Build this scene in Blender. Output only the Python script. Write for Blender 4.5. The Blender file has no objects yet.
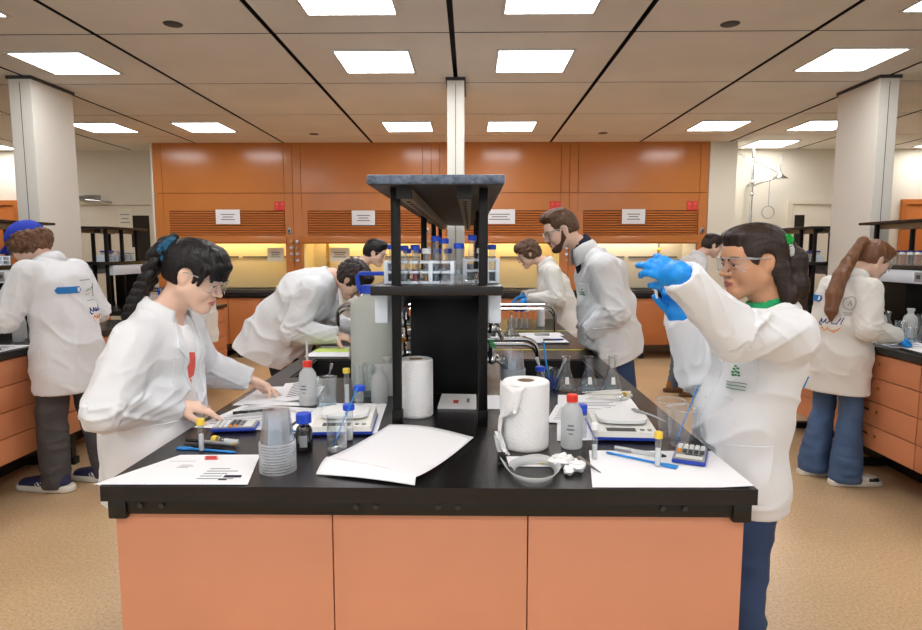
import bpy, bmesh, math, random
import numpy as np
from mathutils import Vector, Matrix, Euler
from mathutils.bvhtree import BVHTree

SC = bpy.context.scene
COL = SC.collection
random.seed(4)
PI = math.pi

# ------------------------------------------------------------------ camera, world, exposure
cam = bpy.data.cameras.new('camera'); cam_o = bpy.data.objects.new('camera', cam); COL.objects.link(cam_o)
SC.camera = cam_o
cam.sensor_fit = 'HORIZONTAL'; cam.sensor_width = 36.0
cam.lens = 615.0 / 922.0 * 36.0
cam.clip_start = 0.05; cam.clip_end = 60
cam_o.location = (0, 0, 1.5)
cam_o.rotation_euler = (PI / 2 - math.atan(65 / 615), 0, math.atan(9 / 615))
world = bpy.data.worlds.new('world'); SC.world = world; world.use_nodes = True
world.node_tree.nodes['Background'].inputs[0].default_value = (0.92, 0.96, 1.0, 1)
world.node_tree.nodes['Background'].inputs[1].default_value = 1.0
SC.view_settings.view_transform = 'Standard'; SC.view_settings.look = 'None'
SC.view_settings.gamma = 1.0; SC.view_settings.use_curve_mapping = False
SC.view_settings.exposure = 0.0
LAMP_STRENGTH = 14.5
HOOD_STRENGTH = 11.0
SC.cycles.transparent_max_bounces = 32

# ------------------------------------------------------------------ materials
def lin(c):
    return tuple((x / 12.92 if x <= 0.04045 else ((x + 0.055) / 1.055) ** 2.4) for x in [v / 255 for v in c])

MATS = {}
def mat(name, rgb, rough=0.5, metal=0.0, bump=0.0, bscale=40.0, var=0.0, vscale=6.0, spec=0.5, stretch=None, emit=0.0, sheen=0.0, coat=0.0, detail=3.0):
    """procedural principled material: base colour given in sRGB 0-255, a noise of VAR in the colour, a noise bump"""
    m = bpy.data.materials.new(name); m.use_nodes = True
    nt = m.node_tree; b = nt.nodes['Principled BSDF']; L = nt.links
    c = (*lin(rgb), 1)
    b.inputs['Base Color'].default_value = c
    b.inputs['Roughness'].default_value = rough; b.inputs['Metallic'].default_value = metal
    b.inputs['Specular IOR Level'].default_value = spec
    if sheen: b.inputs['Sheen Weight'].default_value = sheen
    if coat: b.inputs['Coat Weight'].default_value = coat; b.inputs['Coat Roughness'].default_value = 0.15
    if emit:
        b.inputs['Emission Color'].default_value = c; b.inputs['Emission Strength'].default_value = emit
    if bump or var:
        tc = nt.nodes.new('ShaderNodeTexCoord'); mp = nt.nodes.new('ShaderNodeMapping')
        L.new(tc.outputs['Object'], mp.inputs['Vector'])
        if stretch: mp.inputs['Scale'].default_value = stretch
    if var:
        n = nt.nodes.new('ShaderNodeTexNoise'); n.inputs['Scale'].default_value = vscale; n.inputs['Detail'].default_value = detail
        L.new(mp.outputs[0], n.inputs['Vector'])
        r = nt.nodes.new('ShaderNodeValToRGB')
        r.color_ramp.elements[0].position = 0.3; r.color_ramp.elements[1].position = 0.7
        r.color_ramp.elements[0].color = tuple(x * (1 - var) for x in c[:3]) + (1,)
        r.color_ramp.elements[1].color = tuple(min(1, x * (1 + var)) for x in c[:3]) + (1,)
        L.new(n.outputs['Fac'], r.inputs[0]); L.new(r.outputs[0], b.inputs['Base Color'])
    if bump:
        n2 = nt.nodes.new('ShaderNodeTexNoise'); n2.inputs['Scale'].default_value = bscale; n2.inputs['Detail'].default_value = detail
        L.new(mp.outputs[0], n2.inputs['Vector'])
        bp = nt.nodes.new('ShaderNodeBump'); bp.inputs['Strength'].default_value = bump; bp.inputs['Distance'].default_value = 0.01
        L.new(n2.outputs['Fac'], bp.inputs['Height']); L.new(bp.outputs[0], b.inputs['Normal'])
    MATS[name] = m
    return m

def clear_mat(name, tint, gloss=0.08, edge=0.35, rough=0.03, milky=0.0, milk=(235, 238, 240)):
    """thin clear glass or plastic: straight-through transparency, mirror gloss growing at grazing angles, some white scatter"""
    m = bpy.data.materials.new(name); m.use_nodes = True
    nt = m.node_tree; L = nt.links; nt.nodes.clear()
    out = nt.nodes.new('ShaderNodeOutputMaterial')
    tr = nt.nodes.new('ShaderNodeBsdfTransparent'); tr.inputs[0].default_value = (*lin(tint), 1)
    gl = nt.nodes.new('ShaderNodeBsdfGlossy'); gl.inputs['Roughness'].default_value = rough
    gl.inputs[0].default_value = (0.95, 0.97, 1, 1)
    lw = nt.nodes.new('ShaderNodeLayerWeight'); lw.inputs['Blend'].default_value = 0.35
    ma = nt.nodes.new('ShaderNodeMath'); ma.operation = 'MULTIPLY_ADD'
    L.new(lw.outputs['Facing'], ma.inputs[0]); ma.inputs[1].default_value = edge; ma.inputs[2].default_value = gloss
    mx = nt.nodes.new('ShaderNodeMixShader')
    L.new(ma.outputs[0], mx.inputs[0]); L.new(tr.outputs[0], mx.inputs[1]); L.new(gl.outputs[0], mx.inputs[2])
    last = mx
    if milky:
        df = nt.nodes.new('ShaderNodeBsdfDiffuse'); df.inputs[0].default_value = (*lin(milk), 1)
        tl = nt.nodes.new('ShaderNodeBsdfTranslucent'); tl.inputs[0].default_value = (*lin(milk), 1)
        m1 = nt.nodes.new('ShaderNodeMixShader'); m1.inputs[0].default_value = 0.5
        L.new(df.outputs[0], m1.inputs[1]); L.new(tl.outputs[0], m1.inputs[2])
        m2 = nt.nodes.new('ShaderNodeMixShader'); m2.inputs[0].default_value = milky
        L.new(mx.outputs[0], m2.inputs[1]); L.new(m1.outputs[0], m2.inputs[2]); last = m2
    L.new(last.outputs[0], out.inputs[0])
    MATS[name] = m
    return m

def floor_mat():
    m = mat('terrazzo', (212, 176, 128), 0.32, spec=0.4); nt = m.node_tree; L = nt.links; b = nt.nodes['Principled BSDF']
    tc = nt.nodes.new('ShaderNodeTexCoord')
    v = nt.nodes.new('ShaderNodeTexNoise'); v.inputs['Scale'].default_value = 75; v.inputs['Detail'].default_value = 4; v.inputs['Roughness'].default_value = 0.8
    w = nt.nodes.new('ShaderNodeTexNoise'); w.inputs['Scale'].default_value = 1.6; w.inputs['Detail'].default_value = 5
    L.new(tc.outputs['Object'], v.inputs['Vector']); L.new(tc.outputs['Object'], w.inputs['Vector'])
    r = nt.nodes.new('ShaderNodeValToRGB')
    for e in list(r.color_ramp.elements)[1:]: r.color_ramp.elements.remove(e)
    r.color_ramp.elements[0].position = 0.30; r.color_ramp.elements[0].color = (*lin((160, 126, 88)), 1)
    for p, c in ((0.42, (204, 172, 130)), (0.55, (216, 187, 146)), (0.68, (232, 208, 172))):
        e = r.color_ramp.elements.new(p); e.color = (*lin(c), 1)
    L.new(v.outputs['Fac'], r.inputs[0])
    mx = nt.nodes.new('ShaderNodeMix'); mx.data_type = 'RGBA'; mx.blend_type = 'MULTIPLY'; mx.inputs[0].default_value = 0.5
    r2 = nt.nodes.new('ShaderNodeValToRGB'); r2.color_ramp.elements[0].position = 0.3; r2.color_ramp.elements[0].color = (0.78, 0.76, 0.74, 1)
    r2.color_ramp.elements[1].position = 0.6; r2.color_ramp.elements[1].color = (1, 1, 1, 1)
    L.new(w.outputs['Fac'], r2.inputs[0]); L.new(r.outputs[0], mx.inputs[6]); L.new(r2.outputs[0], mx.inputs[7]); L.new(mx.outputs[2], b.inputs['Base Color'])
    return m

def epoxy_mat():
    m = mat('black_epoxy', (20, 18, 18), 0.28, bump=0.16, bscale=230, spec=0.45); nt = m.node_tree; L = nt.links; b = nt.nodes['Principled BSDF']
    tc = nt.nodes.new('ShaderNodeTexCoord'); n = nt.nodes.new('ShaderNodeTexNoise'); n.inputs['Scale'].default_value = 5; n.inputs['Detail'].default_value = 8; n.inputs['Roughness'].default_value = 0.75
    L.new(tc.outputs['Object'], n.inputs['Vector'])
    r = nt.nodes.new('ShaderNodeValToRGB'); r.color_ramp.elements[0].position = 0.35; r.color_ramp.elements[0].color = (*lin((14, 12, 12)), 1)
    r.color_ramp.elements[1].position = 0.75; r.color_ramp.elements[1].color = (*lin((32, 29, 28)), 1)
    L.new(n.outputs['Fac'], r.inputs[0]); L.new(r.outputs[0], b.inputs['Base Color'])
    mr = nt.nodes.new('ShaderNodeMapRange'); mr.inputs[3].default_value = 0.12; mr.inputs[4].default_value = 0.34
    L.new(n.outputs['Fac'], mr.inputs[0]); L.new(mr.outputs[0], b.inputs['Roughness'])
    return m

def worn_slate_mat():
    m = mat('worn_slate', (60, 66, 78), 0.45); nt = m.node_tree; L = nt.links; b = nt.nodes['Principled BSDF']
    tc = nt.nodes.new('ShaderNodeTexCoord'); n = nt.nodes.new('ShaderNodeTexNoise'); n.inputs['Scale'].default_value = 38; n.inputs['Detail'].default_value = 9; n.inputs['Roughness'].default_value = 0.8
    L.new(tc.outputs['Object'], n.inputs['Vector'])
    r = nt.nodes.new('ShaderNodeValToRGB'); r.color_ramp.elements[0].position = 0.36; r.color_ramp.elements[0].color = (*lin((34, 37, 44)), 1)
    r.color_ramp.elements[1].position = 0.66; r.color_ramp.elements[1].color = (*lin((112, 128, 152)), 1)
    L.new(n.outputs['Fac'], r.inputs[0]); L.new(r.outputs[0], b.inputs['Base Color'])
    return m

floor_mat(); epoxy_mat(); worn_slate_mat()
mat('ceiling_panel', (241, 236, 228), 0.7, var=0.05, vscale=1.4, spec=0.2)
mat('joint_black', (14, 13, 12), 0.7)
mat('wall_paint', (226, 218, 200), 0.75, var=0.02, vscale=2, spec=0.2)
mat('column_paint', (222, 218, 208), 0.6, spec=0.3)
mat('salmon_laminate', (216, 148, 114), 0.38, var=0.04, vscale=3, spec=0.4)
mat('orange_laminate', (194, 120, 60), 0.2, var=0.05, vscale=2, spec=0.5)
mat('orange_front', (198, 124, 74), 0.42, var=0.04, vscale=3, spec=0.4)
mat('orange_drawer', (202, 132, 92), 0.42, var=0.04, vscale=3, spec=0.4)
mat('louvre_orange', (206, 124, 64), 0.45)
mat('louvre_dark', (62, 30, 14), 0.7)
mat('hood_liner', (244, 230, 184), 0.6)
mat('hood_liner_white', (232, 226, 206), 0.6)
mat('black_paint', (9, 9, 9), 0.4, spec=0.25, bump=0.05, bscale=200)
mat('black_matte', (16, 15, 15), 0.6)
mat('apron_black', (10, 10, 11), 0.4, bump=0.05, bscale=90)
mat('frame_white', (226, 226, 222), 0.4)
mat('chrome', (205, 206, 208), 0.14, metal=1.0)
mat('steel', (168, 168, 168), 0.3, metal=1.0)
mat('brass', (190, 150, 70), 0.3, metal=1.0)
mat('grey_metal', (158, 148, 130), 0.45, metal=0.5)
mat('shelf_underside', (52, 46, 42), 0.5)
mat('grey_plastic', (150, 152, 155), 0.5)
mat('dark_grey', (58, 58, 60), 0.5)
mat('white_plastic', (232, 233, 232), 0.38)
mat('rack_white', (222, 232, 242), 0.4)
mat('offwhite_plastic', (222, 221, 214), 0.45)
mat('paper', (236, 236, 238), 0.85, spec=0.2)
mat('paper_cream', (232, 226, 206), 0.85, spec=0.2)
mat('paper_green', (205, 228, 120), 0.85, spec=0.2)
mat('print_grey', (128, 130, 136), 0.9, spec=0.1)
mat('print_dark', (50, 50, 56), 0.9, spec=0.1)
mat('print_red', (206, 62, 58), 0.8)
mat('print_orange', (240, 150, 50), 0.8)
mat('print_yellow', (244, 208, 90), 0.8)
mat('print_blue', (36, 120, 190), 0.8)
mat('print_navy', (44, 62, 140), 0.8)
mat('print_green', (60, 140, 90), 0.8)
mat('print_coral', (232, 98, 88), 0.85)
mat('tissue', (240, 240, 240), 0.9, bump=0.35, bscale=160, spec=0.1)
mat('cardboard', (150, 128, 100), 0.9)
mat('blue_cap', (24, 74, 205), 0.35)
mat('red_cap', (226, 52, 36), 0.35)
mat('yellow_cap', (240, 206, 70), 0.4)
mat('blue_plastic', (28, 138, 220), 0.4)
mat('scale_blue', (32, 62, 170), 0.4)
mat('red_sign', (214, 44, 36), 0.5)
mat('door_orange', (196, 112, 48), 0.45)
mat('door_cream', (226, 216, 196), 0.5)
mat('dark_glass', (40, 36, 32), 0.2)
mat('tape_yellow', (226, 232, 40), 0.6)
mat('lamp_diffuser', (250, 252, 255), 0.5, emit=LAMP_STRENGTH)
mat('hood_tube', (255, 234, 182), 0.5, emit=HOOD_STRENGTH)
mat('hood_tube_white', (255, 246, 226), 0.5, emit=HOOD_STRENGTH)
clear_mat('glass', (251, 253, 253), 0.05, 0.45)
clear_mat('clear_plastic', (243, 245, 246), 0.06, 0.42, 0.1, milky=0.07)
clear_mat('cup_plastic', (252, 253, 254), 0.035, 0.28, 0.12, milky=0.035)
clear_mat('milky_plastic', (235, 238, 240), 0.04, 0.1, 0.25, milky=0.72, milk=(232, 234, 234))
clear_mat('carboy_plastic', (235, 238, 240), 0.03, 0.08, 0.3, milky=0.86, milk=(232, 236, 228))
clear_mat('film', (246, 247, 248), 0.06, 0.4, 0.15, milky=0.14)
clear_mat('lens', (246, 248, 250), 0.05, 0.4, 0.05, milky=0.03)
clear_mat('water', (226, 236, 242), 0.03, 0.15, 0.03, milky=0.12)
clear_mat('blue_liquid', (120, 160, 225), 0.03, 0.15, 0.03, milky=0.35, milk=(60, 90, 190))
clear_mat('amber_glass', (70, 28, 14), 0.06, 0.3, 0.03)

def M(n): return MATS[n]

# ------------------------------------------------------------------ object helpers
class MB:
    """collects shapes into one bmesh; m picks the material slot of what follows"""
    def __init__(s): s.bm = bmesh.new(); s.m = 0; s.xf = None
    def _new(s, verts, faces, m=None):
        bv = [s.bm.verts.new(s.xf @ Vector(v) if s.xf else v) for v in verts]
        out = []
        for f in faces:
            try:
                g = s.bm.faces.new([bv[i] for i in f]); g.material_index = s.m if m is None else m; out.append(g)
            except ValueError: pass
        return bv, out
    def box(s, cx, cy, cz, sx, sy, sz, bev=0.0, rot=None, m=None, seg=2):
        V = [(x * sx / 2, y * sy / 2, z * sz / 2) for x in (-1, 1) for y in (-1, 1) for z in (-1, 1)]
        R = rot if rot is not None else Matrix.Identity(3)
        V = [tuple(R @ Vector(v) + Vector((cx, cy, cz))) for v in V]
        F = [(0, 1, 3, 2), (4, 6, 7, 5), (0, 4, 5, 1), (2, 3, 7, 6), (0, 2, 6, 4), (1, 5, 7, 3)]
        bv, fs = s._new(V, F, m)
        if bev:
            es = list({e for f in fs for e in f.edges})
            r = bmesh.ops.bevel(s.bm, geom=es, offset=bev, segments=seg, affect='EDGES', profile=0.5)
            for f in r['faces']: f.material_index = s.m if m is None else m
        return s
    def b2(s, x0, x1, y0, y1, z0, z1, bev=0.0, m=None):
        return s.box((x0 + x1) / 2, (y0 + y1) / 2, (z0 + z1) / 2, abs(x1 - x0), abs(y1 - y0), abs(z1 - z0), bev, m=m)
    def cyl(s, p0, p1, r0, r1=None, seg=16, m=None, caps=True):
        r1 = r0 if r1 is None else r1
        p0 = Vector(p0); p1 = Vector(p1); d = (p1 - p0).normalized()
        u = d.orthogonal().normalized(); v = d.cross(u)
        V = []; n = seg
        for p, r in ((p0, r0), (p1, r1)):
            for i in range(n):
                a = 2 * PI * i / n; V.append(tuple(p + (u * math.cos(a) + v * math.sin(a)) * r))
        F = [(i, (i + 1) % n, n + (i + 1) % n, n + i) for i in range(n)]
        if caps: F += [tuple(range(n - 1, -1, -1)), tuple(range(n, 2 * n))]
        s._new(V, F, m); return s
    def tube(s, pts, r, seg=8, m=None, caps=True):
        pts = [Vector(p) for p in pts]; rs = r if isinstance(r, (list, tuple)) else [r] * len(pts)
        n = seg; V = []; F = []; u = None
        for i, p in enumerate(pts):
            d = (pts[min(i + 1, len(pts) - 1)] - pts[max(i - 1, 0)]).normalized()
            u = d.orthogonal().normalized() if u is None else (u - d * u.dot(d)).normalized()
            v = d.cross(u)
            for k in range(n):
                a = 2 * PI * k / n; V.append(tuple(p + (u * math.cos(a) + v * math.sin(a)) * rs[i]))
        for i in range(len(pts) - 1):
            for k in range(n):
                F.append((i * n + k, i * n + (k + 1) % n, (i + 1) * n + (k + 1) % n, (i + 1) * n + k))
        if caps: F += [tuple(range(n - 1, -1, -1)), tuple(range((len(pts) - 1) * n, len(pts) * n))]
        s._new(V, F, m); return s
    def lathe(s, prof, c=(0, 0, 0), seg=24, m=None, ax=None, mm=None):
        """revolve (radius, height) about z through c; ax turns the axis; mm: slot per profile span"""
        V = []; F = []; n = seg; R = ax if ax is not None else Matrix.Identity(3); c = Vector(c); FM = []
        for (r, z) in prof:
            for k in range(n):
                a = 2 * PI * k / n; V.append(tuple(R @ Vector((max(r, 1e-5) * math.cos(a), max(r, 1e-5) * math.sin(a), z)) + c))
        bv = [s.bm.verts.new(s.xf @ Vector(v) if s.xf else v) for v in V]
        for i in range(len(prof) - 1):
            for k in range(n):
                f = s.bm.faces.new([bv[j] for j in (i * n + k, i * n + (k + 1) % n, (i + 1) * n + (k + 1) % n, (i + 1) * n + k)])
                f.material_index = (mm[i] if mm else (s.m if m is None else m))
        return s
    def prism(s, poly, z0, z1, m=None):
        n = len(poly)
        V = [(x, y, z0) for x, y in poly] + [(x, y, z1) for x, y in poly]
        F = [tuple(range(n - 1, -1, -1)), tuple(range(n, 2 * n))] + [(i, (i + 1) % n, n + (i + 1) % n, n + i) for i in range(n)]
        s._new(V, F, m); return s
    def grid(s, P, th=0.0, m=None):
        """P[i][j] points; th = thickness downward along z"""
        ni = len(P); nj = len(P[0])
        V = [tuple(p) for row in P for p in row]
        F = [(i * nj + j, (i + 1) * nj + j, (i + 1) * nj + j + 1, i * nj + j + 1) for i in range(ni - 1) for j in range(nj - 1)]
        if th:
            o = len(V); V += [(x, y, z - th) for x, y, z in V]
            F += [tuple(o + k for k in reversed(f)) for f in F]
            ring = [i * nj for i in range(ni)] + [(ni - 1) * nj + j for j in range(1, nj)] + [i * nj + nj - 1 for i in range(ni - 2, -1, -1)] + [j for j in range(nj - 2, 0, -1)]
            for a, b in zip(ring, ring[1:] + ring[:1]): F.append((b, a, o + a, o + b))
        s._new(V, F, m); return s
    def sphere(s, c, r, seg=16, rings=10, m=None, sc=(1, 1, 1), ax=None):
        c = Vector(c); V = []; R = ax if ax is not None else Matrix.Identity(3)
        prof = [(r * math.sin(PI * i / rings), -r * math.cos(PI * i / rings)) for i in range(rings + 1)]
        bvs = len(s.bm.verts)
        n = seg
        for (rr, z) in prof:
            for k in range(n):
                a = 2 * PI * k / n; V.append(tuple(R @ Vector((max(rr, 1e-6) * math.cos(a) * sc[0], max(rr, 1e-6) * math.sin(a) * sc[1], z * sc[2])) + c))
        F = [(i * n + k, i * n + (k + 1) % n, (i + 1) * n + (k + 1) % n, (i + 1) * n + k) for i in range(rings) for k in range(n)]
        s._new(V, F, m); return s
    def build(s, name, mats, parent=None, smooth=True, loc=None, ang=35):
        bmesh.ops.remove_doubles(s.bm, verts=s.bm.verts, dist=1e-5)
        bmesh.ops.recalc_face_normals(s.bm, faces=s.bm.faces)
        me = bpy.data.meshes.new(name); s.bm.to_mesh(me); s.bm.free()
        return link_mesh(name, me, mats, parent, smooth, loc, ang)

def link_mesh(name, me, mats, parent=None, smooth=True, loc=None, ang=35):
    for q in (mats if isinstance(mats, (list, tuple)) else [mats]): me.materials.append(M(q) if isinstance(q, str) else q)
    if smooth:
        me.polygons.foreach_set('use_smooth', [True] * len(me.polygons))
        if ang: me.set_sharp_from_angle(angle=math.radians(ang))
    o = bpy.data.objects.new(name, me); COL.objects.link(o)
    if parent: o.parent = parent
    if loc is not None: o.location = loc
    return o

def tag(o, label, cat, group=None):
    o['label'] = label; o['category'] = cat
    if group: o['group'] = group
    return o
def thing(name, label, cat, loc=(0, 0, 0), rotz=0.0, group=None):
    o = bpy.data.objects.new(name, None); COL.objects.link(o); o.empty_display_size = 0.1
    o.location = loc; o.rotation_euler = (0, 0, rotz)
    return tag(o, label, cat, group)
def struct(o): o['kind'] = 'structure'; return o
def dup(root, loc, rotz=None, label=None, group=None):
    r = root.copy(); COL.objects.link(r); r.location = loc
    if rotz is not None: r.rotation_euler = (0, 0, rotz)
    if label: r['label'] = label
    if group: r['group'] = group
    for ch in list(root.children):
        c = ch.copy(); COL.objects.link(c); c.parent = r
        for g in list(ch.children):
            d = g.copy(); COL.objects.link(d); d.parent = c
    return r
def RZ(a): return Matrix.Rotation(a, 3, 'Z')
def RX(a): return Matrix.Rotation(a, 3, 'X')
def RY(a): return Matrix.Rotation(a, 3, 'Y')
def arc(c, r, a0, a1, n, u, v):
    c = Vector(c); u = Vector(u); v = Vector(v)
    return [c + (u * math.cos(a0 + (a1 - a0) * i / n) + v * math.sin(a0 + (a1 - a0) * i / n)) * r for i in range(n + 1)]

# ------------------------------------------------------------------ the room shell
CZ = 2.93                    # ceiling height
YB = 9.03                    # back wall
YH = 8.4                     # front of the fume hood wall
def room():
    b = MB(); b.b2(-7.7, 7.7, -4.5, YB + 0.1, -0.1, 0.0); struct(b.build('floor', 'terrazzo', smooth=False))
    # ceiling: black backing with separate hung panels, joints stay open
    b = MB(); b.b2(-7.7, 7.7, -4.5, YB + 0.1, CZ + 0.075, CZ + 0.14, m=1)
    xs = [-0.1225 + 1.1917 * k for k in range(-7, 8)]; ys = [4.242 + 1.230 * k for k in range(-7, 5)]
    for x0, x1 in zip(xs, xs[1:]):
        for y0, y1 in zip(ys, ys[1:]):
            if y0 > YB: continue
            b.b2(max(x0 + 0.018, -7.69), min(x1 - 0.018, 7.69), y0 + 0.010, min(y1 - 0.010, YB), CZ, CZ + 0.003, m=0); b.b2(max(x0 + 0.018, -7.69), min(x1 - 0.018, 7.69), y0 + 0.010, min(y1 - 0.010, YB), CZ + 0.003, CZ + 0.03, m=1)
    struct(b.build('ceiling', ['ceiling_panel', 'joint_black'], smooth=False))
    b = MB(); b.b2(-7.7, 7.7, YB, YB + 0.1, 0, CZ + 0.1); struct(b.build('wall_back', 'wall_paint', smooth=False))
    b = MB(); b.b2(-7.8, -7.7, -4.5, YB + 0.1, 0, CZ + 0.1); struct(b.build('wall_left', 'wall_paint', smooth=False))
    b = MB(); b.b2(7.7, 7.8, -4.5, YB + 0.1, 0, CZ + 0.1); struct(b.build('wall_right', 'wall_paint', smooth=False))
    # pilasters closing the hood row at both ends
    b = MB(); b.b2(3.19, 3.55, YH, YB, 0, CZ); struct(b.build('trim_1', 'wall_paint', smooth=False))
    b = MB(); b.b2(-4.31, -4.285, YH, YB, 0, CZ); struct(b.build('trim_2', 'wall_paint', smooth=False))
    # columns at the ends of the benches
    for i, (x0, x1, y0, y1) in enumerate([(-0.194, -0.052, 5.3, 5.86), (-3.82, -3.63, 5.2, 5.74), (3.37, 3.53, 5.28, 5.86)]):
        b = MB(); b.b2(x0, x1, y0, y1, 0, CZ, 0.004); b.b2((x0 + x1) / 2 - 0.002, (x0 + x1) / 2 + 0.002, y0 - 0.002, y0 + 0.01, 0, CZ - 0.05, m=1)
        b.b2(x0 - 0.012, x1 + 0.012, y0 - 0.012, y1 + 0.012, CZ - 0.025, CZ, m=1)
        struct(b.build('trim_%d' % (i + 3), ['column_paint', 'dark_grey'], smooth=False))
    b = MB(); b.b2(-7.7, -4.31, YB - 0.015, YB, 0, 0.1); struct(b.build('baseboard_back', 'dark_grey', smooth=False))
room()

def door(n, x0, x1, leaf, glass=None, zt=2.15):
    b = MB(); f = 0.07
    b.b2(x0 - f, x0, YB - 0.05, YB, 0, zt + f); b.b2(x1, x1 + f, YB - 0.05, YB, 0, zt + f); b.b2(x0, x1, YB - 0.05, YB, zt, zt + f)
    fr = struct(b.build('door_%d' % n, leaf if leaf != 'dark_glass' else 'door_cream', smooth=False))
    b = MB(); b.b2(x0 + 0.004, x1 - 0.004, YB - 0.03, YB - 0.002, 0.01, zt - 0.004, 0.003); lf = b.build('door_leaf', leaf, fr)
    if glass:
        b = MB(); b.b2(glass[0], glass[1], YB - 0.036, YB - 0.03, 0.9, zt - 0.15); b.build('window_panel', 'dark_glass', fr)
    b = MB(); b.cyl((x1 - 0.07, YB - 0.08, 1.02), (x1 - 0.18, YB - 0.08, 1.02), 0.01); b.cyl((x1 - 0.07, YB - 0.03, 1.02), (x1 - 0.07, YB - 0.08, 1.02), 0.012); b.build('door_handle', 'steel', fr)
    return fr
d1 = door(1, -5.75, -4.62, 'door_cream', (-4.95, -4.68)); d2 = door(2, 4.62, 5.35, 'door_cream', (4.66, 4.80)); d3 = door(3, 6.24, 7.2, 'door_orange'); d4 = door(4, -7.45, -6.66, 'door_orange')
b = MB(); b.b2(-5.68, -5.36, YB - 0.11, YB - 0.05, 2.22, 2.29, 0.006); b.tube([(-5.55, YB - 0.1, 2.22), (-5.3, YB - 0.16, 2.2), (-5.2, YB - 0.06, 2.19)], 0.012)
tag(b.build('door_closer', 'steel'), 'bronze door closer above the cream door left of the orange hoods', 'door closer')

# ------------------------------------------------------------------ ceiling lights and speakers
def lights():
    X = lambda k: -0.1225 + 1.1917 * (k + 0.5)
    spots = []
    pos = {3.627: ('second row from the camera', (-3, -1, 0, 2)), 4.857: ('third row', (-3, -1, 0, 2)),
           7.33: ('row before the hoods', (-4, -3, -1, 0, 2, 3)), 8.57: ('row by the back wall', (-6, -4, 3, 5))}
    src = None
    lab = {(3.627, -3): 'square ceiling light cut by the upper left corner of the picture', (3.627, -1): 'glowing ceiling light at the top edge just left of the middle column',
           (3.627, 0): 'glowing ceiling light at the top edge just right of the middle column', (3.627, 2): 'ceiling light cut by the upper right corner of the picture',
           (4.857, -3): 'large slanted ceiling light in front of the left column', (4.857, -1): 'ceiling light beside the top of the middle column, on its left',
           (4.857, 0): 'ceiling light beside the top of the middle column, on its right', (4.857, 2): 'large slanted ceiling light in front of the right column',
           (7.33, -4): 'small ceiling light right behind the left column', (7.33, -3): 'small ceiling light above the left end of the orange hood wall',
           (7.33, -1): 'small ceiling light near the hood wall left of the middle column', (7.33, 0): 'small ceiling light near the hood wall right of the middle column',
           (7.33, 2): 'small ceiling light above the right end of the orange hood wall', (7.33, 3): 'small ceiling light partly hidden by the right column',
           (8.57, -6): 'thin sliver of ceiling light at the far left edge', (8.57, -4): 'ceiling light by the back wall hidden behind the left end of the hoods',
           (8.57, 3): 'ceiling light above the emergency shower', (8.57, 5): 'thin ceiling light at the far right edge over the back wall'}
    extra = {}
    rows = dict(pos)
    for y in (1.167, -0.063, -2.5): rows[y] = ('', (-3, -1, 0, 2))
    for y, (nm, ks) in rows.items():
        for k in ks:
            if (y, k) == (8.57, -4): continue
            x = X(k); l = lab.get((y, k), 'square ceiling light over the near end of the bench, outside the picture')
            if src is None:
                src = thing('ceiling_light', l, 'ceiling light', (x, y, CZ), group='square ceiling lights')
                b = MB(); w = 0.285; h = 0.285
                for sx in (-1, 1): b.b2(sx * w, sx * (w - 0.02), -h, h, -0.012, 0.0, 0.002)
                for sy in (-1, 1): b.b2(-w + 0.02, w - 0.02, sy * h, sy * (h - 0.02), -0.012, 0.0, 0.002)
                b.build('frame', 'frame_white', src)
                b = MB(); b.b2(-w + 0.02, w - 0.02, -h + 0.02, h - 0.02, -0.008, -0.002); b.build('diffuser', 'lamp_diffuser', src, smooth=False)
            else: dup(src, (x, y, CZ), label=l)
    for i, (x, y, l) in enumerate([(-1.893, 4.06, 'round dark ceiling speaker at the upper left'), (1.652, 4.11, 'round dark ceiling speaker at the upper right'),
                      (-1.937, 7.79, 'small round ceiling speaker above the left hoods'), (1.632, 7.78, 'small round ceiling speaker above the right hoods')]):
        b = MB(); b.lathe([(0.0, -0.006), (0.045, -0.006), (0.056, -0.004), (0.06, 0.0), (0.0, 0.0)], (0, 0, 0), 24)
        t = tag(b.build('ceiling_speaker', 'dark_grey', loc=(x, y, CZ)), l, 'speaker', 'ceiling speakers')
lights()

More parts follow.
